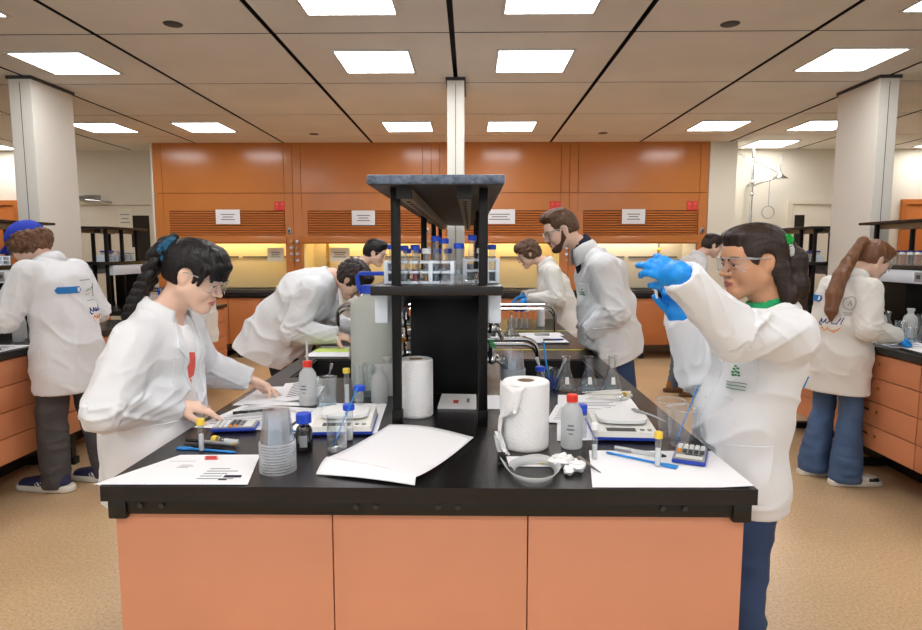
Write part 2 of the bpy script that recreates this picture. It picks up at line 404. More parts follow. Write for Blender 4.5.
# ------------------------------------------------------------------ fume hoods
HX = [-4.28, -2.396, -0.523, 1.332, 3.183]
def hoods():
    where = ['orange fume hood at the left end of the back wall, behind the braided student', 'orange fume hood behind the bending student, second from the left',
             'orange fume hood behind the middle column, third from the left', 'orange fume hood with white interior at the right end of the back wall']
    for i in range(4):
        a = HX[i]; c = HX[i + 1]; w = c - a
        t = thing('fume_hood', where[i], 'fume hood', (a, YH, 0), group='orange fume hoods')
        lit = 'hood_liner_white' if i == 3 else 'hood_liner'
        # carcass: stiles, fascia, top panels with seams
        b = MB(); g = 0.003
        b.b2(g, 0.115, 0, 0.55, 0.955, 2.262); b.b2(w - 0.115, w - g, 0, 0.55, 0.955, 2.262)
        b.b2(0.115 + g, w - 0.115 - g, 0.004, 0.3, 2.03, 2.262)
        b.b2(0.115 + g, w - 0.115 - g, 0.06, 0.3, 1.69, 2.03)
        b.b2(0.115, 0.19, 0.004, 0.06, 1.69, 2.03)
        b.build('casing', 'orange_laminate', t, smooth=False)
        b = MB()
        b.b2(g, 0.115 - g, 0, 0.55, 2.268, CZ); b.b2(w - 0.115 + g, w - g, 0, 0.55, 2.268, CZ); b.b2(0.115 + g, w - 0.115 - g, 0, 0.5, 2.268, CZ)
        b.build('upper_panel', 'orange_laminate', t, smooth=False)
        # louvre of thin slats
        b = MB(); n = 10; x0 = 0.19; x1 = w - 0.125
        b.b2(x0, x1, 0.05, 0.058, 1.70, 2.03, m=1)
        for k in range(n):
            z = 1.712 + k * 0.0325
            b.box((x0 + x1) / 2, 0.025, z + 0.008, x1 - x0, 0.05, 0.018, rot=RX(0.25), m=0)
        b.build('louvre', ['louvre_orange', 'louvre_dark'], t, smooth=False)
        b = MB(); b.b2(0.1, w - 0.1, -0.03, 0.05, 1.585, 1.695, 0.006); b.b2(0.12, w - 0.12, -0.045, -0.03, 1.60, 1.625, 0.004); b.build('sash', 'orange_laminate', t)
        # lined working chamber
        b = MB(); b.b2(0.115, w - 0.115, 0.56, 0.58, 0.955, 1.75); b.b2(0.115, 0.125, 0.05, 0.56, 0.955, 1.7); b.b2(w - 0.125, w - 0.115, 0.05, 0.56, 0.955, 1.7); b.b2(0.115, w - 0.115, 0.05, 0.58, 1.74, 1.75)
        b.build('chamber_liner', lit, t, smooth=False)
        b = MB(); b.cyl((0.3, 0.545, 1.40), (w * 0.5 - 0.03, 0.545, 1.40), 0.009, seg=8); b.cyl((w * 0.5 + 0.03, 0.545, 1.40), (w - 0.2, 0.545, 1.40), 0.009, seg=8)
        for x in (0.45, w * 0.5 - 0.1, w * 0.5 + 0.1, w - 0.3): b.cyl((x, 0.545, 1.40), (x, 0.561, 1.40), 0.006, seg=6)
        b.build('lattice_rod', 'dark_grey', t)
        b = MB(); b.b2(0.3, w - 0.3, 0.36, 0.44, 1.70, 1.725); b.build('lamp_tube', 'hood_tube_white' if i == 3 else 'hood_tube', t, smooth=False)
        # service valves on the right stile
        for col, x in ((0, w - 0.03), (1, 0.05)):
            for k in range(4):
                v = MB(); z = 1.36 + k * 0.085
                v.cyl((x, 0, z), (x, -0.02, z), 0.014, seg=10); v.cyl((x, -0.02, z), (x, -0.035, z), 0.022, 0.02, seg=12, m=(0 if (k + col) % 3 else 1)); v.cyl((x, -0.035, z), (x, -0.05, z), 0.008, seg=8)
                v.build('service_valve', ['chrome', 'brass'], t)
        b = MB(); b.b2(w - 0.085, w - 0.035, -0.012, 0, 1.72, 1.80, 0.003); b.b2(w - 0.072, w - 0.048, -0.016, -0.012, 1.745, 1.775, m=1); b.build('socket', ['steel', 'dark_grey'], t)
        # worktop and base cabinet are things of their own
        b = MB(); b.b2(a + 0.002, c - 0.002, YH - 0.02, YH + 0.6, 0.845, 0.90, 0.004); b.b2(a + 0.002, c - 0.002, YH - 0.02, YH + 0.02, 0.90, 0.953, 0.006); b.b2(a + 0.12, c - 0.12, YH + 0.02, YH + 0.6, 0.90, 0.93, m=1)
        b.b2(a + 0.3, c - 0.3, YH - 0.024, YH - 0.018, 0.915, 0.94, m=1)
        tag(b.build('hood_worktop', ['black_epoxy', 'dark_grey']), 'black worktop of the ' + ['leftmost fume hood', 'second fume hood from the left', 'third fume hood from the left', 'rightmost fume hood, with white interior'][i], 'worktop', 'hood worktops')
        for j in range(2):
            x0 = a + j * w / 2; ww = w / 2
            cb = thing('base_cabinet', ('left' if j == 0 else 'right') + ' orange base cabinet below the ' + ['leftmost fume hood', 'second fume hood from the left', 'third fume hood from the left', 'rightmost fume hood'][i], 'cabinet', (x0, YH, 0), group='hood base cabinets')
            b = MB(); b.b2(0.003, ww - 0.003, 0.022, 0.58, 0.2, 0.842); b.build('carcass', 'orange_front', cb, smooth=False)
            for q in range(2):
                dr = MB(); dr.b2(q * ww / 2 + 0.004, (q + 1) * ww / 2 - 0.004, 0, 0.02, 0.205, 0.838, 0.003)
                do = dr.build('door', 'orange_front', cb)
                h = MB(); xm = (q + 0.5) * ww / 2
                h.b2(xm - 0.06, xm + 0.06, -0.006, 0, 0.77, 0.785, 0.002); h.build('handle', 'louvre_orange', do)
                if i == 3:
                    h = MB()
                    for z in (0.28, 0.31, 0.34): h.b2(xm - 0.09, xm + 0.09, -0.004, 0, z, z + 0.008)
                    h.build('vent_slot', 'louvre_orange', do, smooth=False)
            for x in (0.12, ww - 0.12):
                f = MB(); f.b2(x - 0.03, x + 0.03, 0.06, 0.5, 0.0, 0.05, 0.004); f.b2(x - 0.025, x + 0.025, 0.1, 0.16, 0.05, 0.2); f.b2(x - 0.025, x + 0.025, 0.4, 0.46, 0.05, 0.2); f.build('foot', 'black_matte', cb)
hoods()

def sheet_of_lines(b, x0, x1, z0, z1, y, n, m=1):
    for k in range(n):
        z = z1 - (k + 0.5) * (z1 - z0) / n
        xm = (x0 + x1) / 2; wd = (x1 - x0) * (0.5 - 0.12 * (k % 2))
        b.b2(xm - wd, xm + wd, y - 0.0012, y, z - 0.006, z + 0.006, m=m)
def signs():
    for (x0, x1, z0, z1, l) in [(-3.45, -3.12, 1.85, 2.045, 'white printed sign on the louvre of the left fume hood'), (-1.60, -1.285, 1.835, 2.03, 'white printed sign on the louvre left of the reagent rack'),
                           (0.19, 0.605, 1.85, 2.045, 'white printed sign on the louvre right of the reagent rack'), (2.04, 2.35, 1.85, 2.045, 'white printed sign on the louvre of the right fume hood')]:
        b = MB(); b.b2(x0, x1, YH - 0.014, YH - 0.012, z0, z1); sheet_of_lines(b, x0 + 0.07, x1 - 0.07, z0 + 0.045, z1 - 0.05, YH - 0.014, 3)
        tag(b.build('paper_sign', ['paper', 'print_grey'], smooth=False), l, 'sign', 'white paper signs on the hoods')
    for (x0, l) in [(-2.65, 'red safety sign on the leftmost hood'), (-0.72, 'red safety sign on the second hood, beside the reagent rack'),
                    (1.072, 'red safety sign above the bearded student'), (2.905, 'red safety sign on the rightmost hood')]:
        for q in range(2):
            b = MB(); xa = x0 + q * 0.075
            b.b2(xa, xa + 0.068, YH - 0.005, YH, 2.03, 2.15, 0.002); b.b2(xa + 0.014, xa + 0.054, YH - 0.0065, YH - 0.005, 2.10, 2.135, m=1)
            for k in range(3): b.b2(xa + 0.012, xa + 0.056, YH - 0.0065, YH - 0.005, 2.05 + k * 0.014, 2.056 + k * 0.014, m=1)
            tag(b.build('safety_sign', ['red_sign', 'print_coral'], smooth=False), ('left one of the ' if q == 0 else 'right one of the ') + l.replace('safety sign', 'safety sign pair'), 'sign', 'red signs on the hoods')
    for (x0, x1, l) in [(-2.80, -2.57, 'faded paper notice inside the left hood'), (-1.94, -1.66, 'faded paper notice inside the hood behind the bending student')]:
        b = MB(); b.b2(x0, x1, YH + 0.10, YH + 0.101, 1.34, 1.53); sheet_of_lines(b, x0 + 0.05, x1 - 0.05, 1.39, 1.48, YH + 0.10, 3)
        tag(b.build('paper_notice', ['paper_cream', 'print_grey'], smooth=False), l, 'sign', 'notices inside the hoods')
signs()

# ------------------------------------------------------------------ emergency shower at the right
def shower():
    t = thing('emergency_shower', 'chrome emergency shower with pull ring between the hoods and the right column', 'emergency shower', (3.98, YB, 0))
    b = MB(); b.cyl((0, -0.14, 1.15), (0, -0.14, CZ), 0.018); b.cyl((0, -0.14, 1.2), (0, 0, 1.2), 0.02); b.cyl((0, -0.14, 2.42), (0, 0, 2.42), 0.02); b.build('riser_pipe', 'chrome', t)
    b = MB(); b.tube([(0, -0.14, 2.40), (0.12, -0.3, 2.45), (0.24, -0.36, 2.49)], 0.014); b.tube([(-0.2, -0.05, 2.86), (0.05, -0.2, 2.72), (0.25, -0.36, 2.57)], 0.016); b.build('shower_arm', 'chrome', t)
    b = MB(); b.lathe([(0.018, 0.09), (0.03, 0.07), (0.06, 0.04), (0.1, 0.015), (0.105, 0.0), (0.0, 0.0)], (0.27, -0.38, 2.47), 24); b.cyl((0.27, -0.38, 2.55), (0.27, -0.38, 2.8), 0.01); b.build('shower_head', 'chrome', t)
    b = MB(); b.cyl((0.16, -0.32, 2.47), (0.16, -0.32, 2.1), 0.004, seg=6); b.tube(arc((0.16, -0.32, 2.02), 0.085, 0, 2 * PI, 20, (1, 0, 0), (0, 0, 1)), 0.006, caps=False); b.build('pull_ring', 'steel', t)
    b = MB(); b.sphere((0, -0.14, 2.45), 0.035); b.sphere((0, -0.14, 2.28), 0.03); b.build('valve', 'chrome', t)
shower()

# ------------------------------------------------------------------ benches
def reagent_rack(xc, y0, y1, label, posts, core0, raceway=True, slim=True):
    t = thing('reagent_rack', label, 'shelf rack', (xc, y0, 0.91), group='black reagent racks')
    L = y1 - y0
    b = MB(); b.b2(-0.2165, 0.2165, 0, L, 0.795, 0.815 if slim else 0.824, 0.004); b.b2(-0.21, 0.21, 0.005, L - 0.005, 0.793, 0.795, m=1); b.build('upper_shelf', ['black_epoxy' if slim else 'worn_slate', 'shelf_underside'], t)
    b = MB(); b.b2(-0.215, 0.215, 0.03, L, 0.443, 0.475, 0.004); b.build('lower_shelf', 'black_epoxy', t)
    for y in posts:
        for x in (-0.138, 0.152):
            b = MB(); b.b2(x - 0.015, x + 0.015, y - y0 - 0.015, y - y0 + 0.015, 0.0, 0.7925, 0.004); b.b2(x - 0.018, x + 0.018, y - y0 - 0.018, y - y0 + 0.018, 0, 0.05, 0.003); b.build('post', 'black_paint', t)
    for x in (-0.105, 0.09):
        b = MB(); b.b2(x - 0.022, x + 0.022, 0.08, L - 0.1, 0.757, 0.7925); b.b2(x - 0.024, x + 0.024, 0.05, 0.08, 0.755, 0.7925, m=1)
        for k in range(max(1, int((L - 0.3) / 0.12))): b.b2(x - 0.007, x + 0.007, 0.2 + k * 0.12, 0.24 + k * 0.12, 0.7555, 0.758, m=1)
        b.build('slotted_rail', ['grey_metal', 'black_matte'], t, smooth=False)
    b = MB(); b.b2(-0.134, 0.142, core0 - y0, L - 0.02, 0.0, 0.43, 0.004); b.b2(-0.12, 0.12, core0 - y0 - 0.01, core0 - y0, 0.395, 0.43); b.build('service_core', 'black_paint', t)
    if raceway:
        for sx in (-1, 1):
            b = MB(); b.b2(sx * 0.148 + sx * 0.02, sx * 0.212, 0.1, L - 0.05, 0.345, 0.442, 0.004); rw = b.build('raceway', 'rack_white', t)
            for k in range(max(1, int((L - 0.6) / 0.5))):
                o = MB(); y = (0.5 if L > 1 else L - 0.18) + k * 0.5
                o.b2(sx * 0.212, sx * 0.216, y, y + 0.08, 0.36, 0.43); o.b2(sx * 0.216, sx * 0.218, y + 0.02, y + 0.06, 0.38, 0.41, m=1); o.build('outlet', ['grey_plastic', 'dark_grey'], rw, smooth=False)
    return t

def tap(loc, side, label, col):
    """chrome service tap sticking out of the rack core, with a coloured lever"""
    t = thing('service_tap', label, 'tap', loc, 0 if side > 0 else PI, group='chrome service taps')
    b = MB(); b.cyl((0, 0, 0), (0.05, 0, 0), 0.014, seg=10); b.sphere((0.06, 0, 0), 0.021, 12, 8); b.cyl((0.06, 0, 0), (0.06, 0, 0.055), 0.009, seg=8)
    b.tube([(0.06, 0, 0), (0.09, 0, -0.005), (0.105, 0, -0.03), (0.108, 0, -0.055)], [0.01, 0.009, 0.007, 0.004]); b.build('tap_body', 'chrome', t)
    b = MB(); b.box(0.06, 0, 0.06, 0.014, 0.06, 0.012, 0.003); b.cyl((0.06, 0, 0.055), (0.06, 0, 0.07), 0.014, seg=10); b.build('lever', col, t)
    return t

def faucet(x0, xt, y, z, zt, label):
    t = thing('gooseneck_faucet', label, 'faucet', (x0, y, z), group='chrome faucets over the sinks')
    s = 1 if xt > x0 else -1; d = abs(xt - x0); r = 0.07
    for dy, r0 in ((0, 0.011), (0.035, 0.009)):
        h = -0.03 if dy else 0.0
        P = [(0, dy, h), (s * (d - r), dy, h)] + [tuple(p) for p in arc((s * (d - r), dy, h - r), r, PI / 2, 0, 8, (s, 0, 0), (0, 0, 1))] + [(s * d, dy, zt - z + (0.02 if dy else 0))]
        b = MB(); b.tube(P, r0, 10); b.build('spout', 'chrome', t)
    b = MB(); b.cyl((s * 0.05, 0.0175, -0.1), (s * 0.05, 0.0175, 0.03), 0.018, seg=12); b.box(s * 0.05, 0.0175, 0.04, 0.03, 0.07, 0.014, 0.003); b.build('valve_body', 'steel', t)

def centre_bench():
    x0, x1, y0, y1 = -0.93, 0.714, 1.478, 5.27
    b = MB(); z0, z1 = 0.87, 0.91
    sr = (0.2, 0.62, 2.8, 3.3); sl = (-0.84, -0.42, 2.8, 3.3)
    # slab built around the two sink cut-outs
    b.b2(x0, x1, y0, sr[2], z0, z1); b.b2(x0, x1, sr[3], y1, z0, z1)
    b.b2(x0, sl[0], sr[2], sr[3], z0, z1); b.b2(sl[1], sr[0], sr[2], sr[3], z0, z1); b.b2(sr[1], x1, sr[2], sr[3], z0, z1)
    tag(b.build('bench_worktop', 'black_epoxy', smooth=False), 'black speckled worktop of the middle bench in the foreground', 'worktop')
    for q, l in ((sl, 'black sink sunk into the left side of the middle bench'), (sr, 'black sink sunk into the right side of the middle bench')):
        b = MB(); t = 0.012; e_ = 0.0015; q = (q[0] + e_, q[1] - e_, q[2] + e_, q[3] - e_)
        b.b2(q[0], q[1], q[2], q[3], 0.66, 0.672); b.b2(q[0], q[0] + t, q[2], q[3], 0.672, 0.905); b.b2(q[1] - t, q[1], q[2], q[3], 0.672, 0.905); b.b2(q[0] + t, q[1] - t, q[2], q[2] + t, 0.672, 0.905); b.b2(q[0] + t, q[1] - t, q[3] - t, q[3], 0.672, 0.905)
        tag(b.build('bench_sink', 'black_matte', smooth=False), l, 'sink', 'bench sinks')
    t = thing('laboratory_bench', 'salmon panelled base of the middle bench with black apron', 'bench', (0, 1.52, 0))
    b = MB(); b.b2(-0.895, 0.676, 0.02, 3.72, 0.12, 0.65); b.b2(-0.895, -0.86, 0.02, 3.72, 0.65, 0.868); b.b2(0.64, 0.676, 0.02, 3.72, 0.65, 0.868); b.build('carcass', 'salmon_laminate', t, smooth=False)
    xs = [-0.921, -0.355, 0.15, 0.704]
    for a, c in zip(xs, xs[1:]):
        b = MB(); b.b2(a + 0.0015, c - 0.0015, 0, 0.018, 0.1, 0.822, 0.002); b.build('end_panel', 'salmon_laminate', t)
    b = MB(); b.b2(-0.90, 0.683, -0.012, 0.02, 0.824, 0.868, 0.002)
    for x in (-0.845, -0.79, -0.29, -0.24, -0.08, -0.03, 0.49, 0.545): b.cyl((x, -0.012, 0.848), (x, -0.017, 0.848), 0.007, seg=10, m=1)
    b.build('apron', ['apron_black', 'dark_grey'], t)
    for x in (-0.905, 0.69):
        b = MB(); b.b2(x - 0.024, x + 0.024, -0.018, 0.05, 0.812, 0.869, 0.005); b.build('corner_bracket', 'apron_black', t)
    for sx, x in ((-1, -0.915), (1, 0.698)):
        for k in range(4):
            ya = 0.05 + k * 0.91
            b = MB(); b.b2(x - sx * 0.02, x - sx * 0.002, ya, ya + 0.9, 0.14, 0.86, 0.002); cd = b.build('side_panel', 'salmon_laminate', t)
    b = MB(); b.b2(-0.80, 0.58, 0.1, 3.6, 0.0, 0.12); b.build('dark_base_board', 'black_matte', t, smooth=False)
centre_bench()
reagent_rack(-0.108, 1.95, 5.22, 'black two-shelf reagent rack standing on the middle bench', (2.05, 3.3, 4.2, 5.1), 2.486, slim=False)
for k, (x, s, y, z, c) in enumerate([(0.0365, 1, 2.62, 1.165, 'steel'), (0.036, 1, 2.78, 1.14, 'blue_cap'), (0.036, 1, 2.62, 1.03, 'print_green'), (0.0365, 1, 2.95, 1.165, 'red_cap'), (0.036, 1, 2.8, 1.02, 'print_green'), (0.036, 1, 3.25, 1.15, 'red_cap'),
                                  (-0.2445, -1, 2.80, 1.165, 'steel'), (-0.244, -1, 2.86, 1.09, 'blue_cap'), (-0.244, -1, 2.78, 1.03, 'print_orange'), (-0.2445, -1, 2.95, 1.165, 'red_cap'), (-0.244, -1, 3.2, 1.12, 'print_orange')]):
    nm = {'steel': 'steel', 'blue_cap': 'blue', 'print_green': 'green', 'red_cap': 'red', 'print_orange': 'orange'}[c]
    tap((x, y, z), s, '%s service tap with %s lever on the %s side of the rack core' % (['highest front', 'second', 'lowest front', 'third', 'low inner', 'far', 'highest front', 'second', 'lowest front', 'third', 'far'][k], nm, 'right' if s > 0 else 'left'), 'tap' and c)
faucet(0.036, 0.335, 2.98, 1.067, 0.965, 'chrome double gooseneck faucet above the sink right of the rack')
faucet(-0.244, -0.585, 2.98, 1.067, 0.965, 'chrome double gooseneck faucet above the sink left of the rack, before the carboy')
faucet(0.036, 0.55, 3.95, 1.147, 0.975, 'tall chrome faucet farther back on the right of the rack')
faucet(-0.244, -0.86, 3.95, 1.147, 0.975, 'tall chrome faucet farther back on the left, behind the carboy')
for y, l in ((3.62, 'yellow tape line across the right half of the worktop, nearer one'), (4.48, 'yellow tape line across the right half of the worktop, farther one')):
    b = MB(); b.b2(0.045, 0.713, y - 0.008, y + 0.008, 0.9102, 0.9112); tag(b.build('tape_strip', 'tape_yellow', smooth=False), l, 'tape', 'yellow tape on the worktop')

def side_bench(side, xe, xo, y0, y1, name, place):
    """island along the aisle: continuous worktop, drawer cabinets facing the middle aisle; side = sign of x"""
    b = MB(); b.b2(xe, xo, y0, y1, 0.87, 0.91, 0.004)
    tag(b.build('bench_worktop', 'black_epoxy'), 'black worktop of the %s' % place, 'worktop', 'side bench worktops')
    n = max(1, round((y1 - y0) / 0.91)); w = (y1 - y0) / n
    order = ['nearest', 'second', 'third', 'fourth', 'fifth']
    for k in range(n):
        ya = y0 + k * w
        t = thing('drawer_cabinet', '%s orange drawer cabinet under the %s' % (order[k] if n > 1 else 'single', place), 'cabinet', (xe, ya, 0), group='orange drawer cabinets')
        b = MB(); b.b2(side * 0.04, side * 0.62, 0.003, w - 0.003, 0.25, 0.868); b.build('carcass', 'orange_drawer', t, smooth=False)
        for r in range(4):
            z = 0.255 + r * 0.152
            b = MB(); b.b2(side * 0.02, side * 0.04, 0.004, w - 0.004, z, z + 0.147, 0.002); dr = b.build('drawer', 'orange_drawer', t)
            b = MB(); ym = w / 2
            b.b2(side * 0.014, side * 0.02, ym - 0.06, ym + 0.06, z + 0.088, z + 0.112, 0.003); b.b2(side * 0.0125, side * 0.0145, ym - 0.05, ym + 0.05, z + 0.088, z + 0.1, m=1)
            b.build('pull', ['orange_front', 'louvre_dark'], dr)
            b = MB(); b.cyl((side * 0.02, ym - 0.11, z + 0.09), (side * 0.014, ym - 0.11, z + 0.09), 0.01, seg=10); b.build('lock', 'brass', dr)
        b = MB(); b.b2(side * 0.42, side * 0.6, 0.003, w - 0.003, 0, 0.25); b.build('dark_base_board', 'black_matte', t, smooth=False)  # black board added under the drawers in place of the floor shadow there
        for q in ((w - 0.1,) if k else (0.12, w - 0.1)):
            b = MB(); b.b2(side * 0.08, side * 0.56, q - 0.03, q + 0.03, 0, 0.05, 0.004); b.b2(side * 0.1, side * 0.16, q - 0.025, q + 0.025, 0.05, 0.25); b.b2(side * 0.46, side * 0.52, q - 0.025, q + 0.025, 0.05, 0.25); b.build('foot', 'black_matte', t)
    # the far face of the island: closed back panels
    t = tag((lambda bb: (bb.b2(xo - side * 0.66, xo - side * 0.04, y0 + 0.01, y1 - 0.01, 0.25, 0.868), bb.b2(xo - side * 0.6, xo - side * 0.1, y0 + 0.1, y1 - 0.1, 0, 0.25, m=1), bb.build('base_cabinet', ['orange_drawer', 'black_matte'], smooth=False))[-1])(MB()),
            'orange base cabinet on the far side of the %s' % place, 'cabinet')
side_bench(1, 2.5, 4.42, 1.6, 5.24, 'right', 'right side bench')
side_bench(-1, -2.69, -4.65, 1.6, 5.16, 'left', 'left side bench')
side_bench(1, 2.5, 4.42, 5.9, 6.75, 'right_back', 'short bench behind the right column')
side_bench(-1, -2.69, -4.65, 5.82, 6.75, 'left_back', 'short bench behind the left column')
reagent_rack(3.45, 1.95, 5.22, 'black reagent rack on the right side bench', (2.05, 3.3, 4.2, 5.1), 4.72)
reagent_rack(-3.68, 1.95, 5.14, 'black reagent rack on the left side bench', (2.05, 3.3, 4.2, 5.05), 4.72)
reagent_rack(3.45, 5.92, 6.74, 'short black rack behind the right column', (6.0, 6.25, 6.6), 6.67)
reagent_rack(-3.68, 5.85, 6.62, 'short black rack behind the left column', (5.95, 6.22, 6.5), 6.56)

# ------------------------------------------------------------------ implicit surfaces (numpy fields meshed with surface nets)
def V3(*a): return np.array(a, float)
def nrm(v): v = np.asarray(v, float); return v / (np.linalg.norm(v) + 1e-12)
def seg_t(P, a, ab):
    return np.clip(((P[0] - a[0]) * ab[0] + (P[1] - a[1]) * ab[1] + (P[2] - a[2]) * ab[2]) / (ab @ ab + 1e-12), 0, 1)
def p_cone(a, b, ra, rb=None):
    a = np.array(a, float); b = np.array(b, float); rb = ra if rb is None else rb; ab = b - a
    def f(P):
        t = seg_t(P, a, ab)
        return np.sqrt((P[0] - a[0] - ab[0] * t) ** 2 + (P[1] - a[1] - ab[1] * t) ** 2 + (P[2] - a[2] - ab[2] * t) ** 2) - (ra + (rb - ra) * t)
    r = max(ra, rb); return np.minimum(a, b) - r, np.maximum(a, b) + r, f
def p_flat(a, b, wa, da, wb, db, wdir):
    """tapered capsule of elliptic section: half width w along wdir, half depth d across"""
    a = np.array(a, float); b = np.array(b, float); ab = b - a; ax = nrm(ab)
    w = np.array(wdir, float); w = nrm(w - ax * (w @ ax)); dd = np.cross(ax, w)
    def f(P):
        t = seg_t(P, a, ab)
        q = [P[i] - a[i] - ab[i] * t for i in range(3)]
        qw = q[0] * w[0] + q[1] * w[1] + q[2] * w[2]; qd = q[0] * dd[0] + q[1] * dd[1] + q[2] * dd[2]; qa = q[0] * ax[0] + q[1] * ax[1] + q[2] * ax[2]
        W = wa + (wb - wa) * t; D = da + (db - da) * t
        k0 = np.sqrt((qw / W) ** 2 + (qd / D) ** 2 + (qa / np.minimum(W, D)) ** 2)
        k1 = np.sqrt((qw / W ** 2) ** 2 + (qd / D ** 2) ** 2 + (qa / np.minimum(W, D) ** 2) ** 2) + 1e-9
        return k0 * (k0 - 1) / k1
    r = max(wa, wb, da, db); return np.minimum(a, b) - r, np.maximum(a, b) + r, f
def p_ell(c, r, R=None):
    c = np.array(c, float); r = np.array(r, float); R = np.eye(3) if R is None else np.array(R, float)   # columns of R are the axes
    def f(P):
        q = [P[i] - c[i] for i in range(3)]
        l = [(q[0] * R[0, i] + q[1] * R[1, i] + q[2] * R[2, i]) for i in range(3)]
        k0 = np.sqrt(sum((l[i] / r[i]) ** 2 for i in range(3))); k1 = np.sqrt(sum((l[i] / r[i] ** 2) ** 2 for i in range(3))) + 1e-9
        return k0 * (k0 - 1) / k1
    m = max(r); return c - m, c + m, f
def p_box(c, h, R=None, r=0.01):
    c = np.array(c, float); h = np.array(h, float); R = np.eye(3) if R is None else np.array(R, float)
    def f(P):
        q = [P[i] - c[i] for i in range(3)]
        l = [np.abs(q[0] * R[0, i] + q[1] * R[1, i] + q[2] * R[2, i]) - h[i] + r for i in range(3)]
        out = np.sqrt(sum(np.maximum(x, 0) ** 2 for x in l)); ins = np.minimum(np.maximum(np.maximum(l[0], l[1]), l[2]), 0)
        return out + ins - r
    m = np.linalg.norm(h); return c - m, c + m, f
def p_plane(p, n):
    """solid on the side n points away from"""
    p = np.array(p, float); n = nrm(n)
    return None, None, lambda P: (P[0] - p[0]) * n[0] + (P[1] - p[1]) * n[1] + (P[2] - p[2]) * n[2]

class Field:
    def __init__(s): s.ops = []
    def u(s, p, k=0.0): s.ops.append(('u', p, k)); return s
    def d(s, p, k=0.0): s.ops.append(('d', p, k)); return s
    def i(s, p, k=0.0): s.ops.append(('i', p, k)); return s
    def chain(s, pts, rs, k=0.01, k0=None):
        for j in range(len(pts) - 1): s.u(p_cone(pts[j], pts[j + 1], rs[j], rs[j + 1]), k0 if (j == 0 and k0 is not None) else k)
        return s
    def mesh(s, h, fine=(), pad=0.02):
        lo = np.min([o[1][0] for o in s.ops if o[0] == 'u'], axis=0) - pad; hi = np.max([o[1][1] for o in s.ops if o[0] == 'u'], axis=0) + pad
        axes = []
        for ax in range(3):
            x = lo[ax]; xs = [x]
            iv = sorted((f[0][ax], f[1][ax], f[2]) for f in fine)
            while x < hi[ax]:
                st = h
                for a, b, hf in iv:
                    if a - st < x < b: st = min(st, hf)
                x += st; xs.append(x)
            axes.append(np.array(xs, np.float32))
        n = [len(a) for a in axes]
        D = np.full(n, 0.06, np.float32)
        for op, (l, hh, f), k in s.ops:
            if l is None: sl = tuple(slice(0, m) for m in n)
            else:
                g = k + 0.035 if op == 'u' else k + 0.012
                sl = []
                for ax in range(3):
                    i0 = max(int(np.searchsorted(axes[ax], l[ax] - g)) - 1, 0); i1 = min(int(np.searchsorted(axes[ax], hh[ax] + g)) + 1, n[ax]); sl.append(slice(i0, max(i1, i0)))
                sl = tuple(sl)
                if any(q.stop - q.start <= 0 for q in sl): continue
            P = (axes[0][sl[0]][:, None, None], axes[1][sl[1]][None, :, None], axes[2][sl[2]][None, None, :])
            b = f(P).astype(np.float32); a = D[sl]
            if op == 'd': b = -b
            if op == 'u':
                r = np.minimum(a, b)
                if k: r = r - np.maximum(k - np.abs(a - b), 0) ** 2 / (4 * k)
            else:
                r = np.maximum(a, b)
                if k: r = r + np.maximum(k - np.abs(a - b), 0) ** 2 / (4 * k)
            D[sl] = r
        return nets(D, axes)

def nets(D, axes):
    S = D < 0
    c8 = np.zeros([m - 1 for m in D.shape], np.uint8)
    for a in (0, 1):
        for b in (0, 1):
            for c in (0, 1): c8 += S[a:D.shape[0] - 1 + a, b:D.shape[1] - 1 + b, c:D.shape[2] - 1 + c]
    act = (c8 > 0) & (c8 < 8); idx = np.argwhere(act); ids = np.full(act.shape, -1, np.int32); ids[act] = np.arange(len(idx))
    i, j, k = idx.T
    d = {(a, b, c): D[i + a, j + b, k + c] for a in (0, 1) for b in (0, 1) for c in (0, 1)}
    acc = np.zeros((len(idx), 3)); cnt = np.zeros(len(idx))
    for ax in range(3):
        for p in (0, 1):
            for q in (0, 1):
                A = [0, 0, 0]; o = [x for x in range(3) if x != ax]; A[o[0]] = p; A[o[1]] = q; B = list(A); B[ax] = 1
                da = d[tuple(A)]; db = d[tuple(B)]; m = (da < 0) != (db < 0)
                t = np.where(m, da / np.where(m, da - db, 1), 0)
                P = np.zeros((len(idx), 3)); P[:, o[0]] = p; P[:, o[1]] = q; P[:, ax] = t
                acc += P * m[:, None]; cnt += m
    fr = acc / cnt[:, None]
    V = np.empty((len(idx), 3))
    for ax, ii in enumerate((i, j, k)):
        x = axes[ax]; V[:, ax] = x[ii] + (x[ii + 1] - x[ii]) * fr[:, ax]
    Q = []
    for ax in range(3):
        o = [(ax + 1) % 3, (ax + 2) % 3]
        s0 = [slice(None)] * 3; s1 = [slice(None)] * 3; s0[ax] = slice(0, -1); s1[ax] = slice(1, None)
        ch = S[tuple(s0)] != S[tuple(s1)]
        e = np.argwhere(ch); e = e[(e[:, o[0]] > 0) & (e[:, o[1]] > 0) & (e[:, o[0]] < D.shape[o[0]] - 1) & (e[:, o[1]] < D.shape[o[1]] - 1)]
        if not len(e): continue
        def cell(a, b):
            g = e.copy(); g[:, o[0]] -= a; g[:, o[1]] -= b; return ids[g[:, 0], g[:, 1], g[:, 2]]
        q = np.stack([cell(1, 1), cell(0, 1), cell(0, 0), cell(1, 0)], 1)
        neg = S[e[:, 0], e[:, 1], e[:, 2]]
        q[~neg] = q[~neg][:, ::-1]
        Q.append(q)
    Q = np.concatenate(Q)
    return V, Q[(Q >= 0).all(1)]

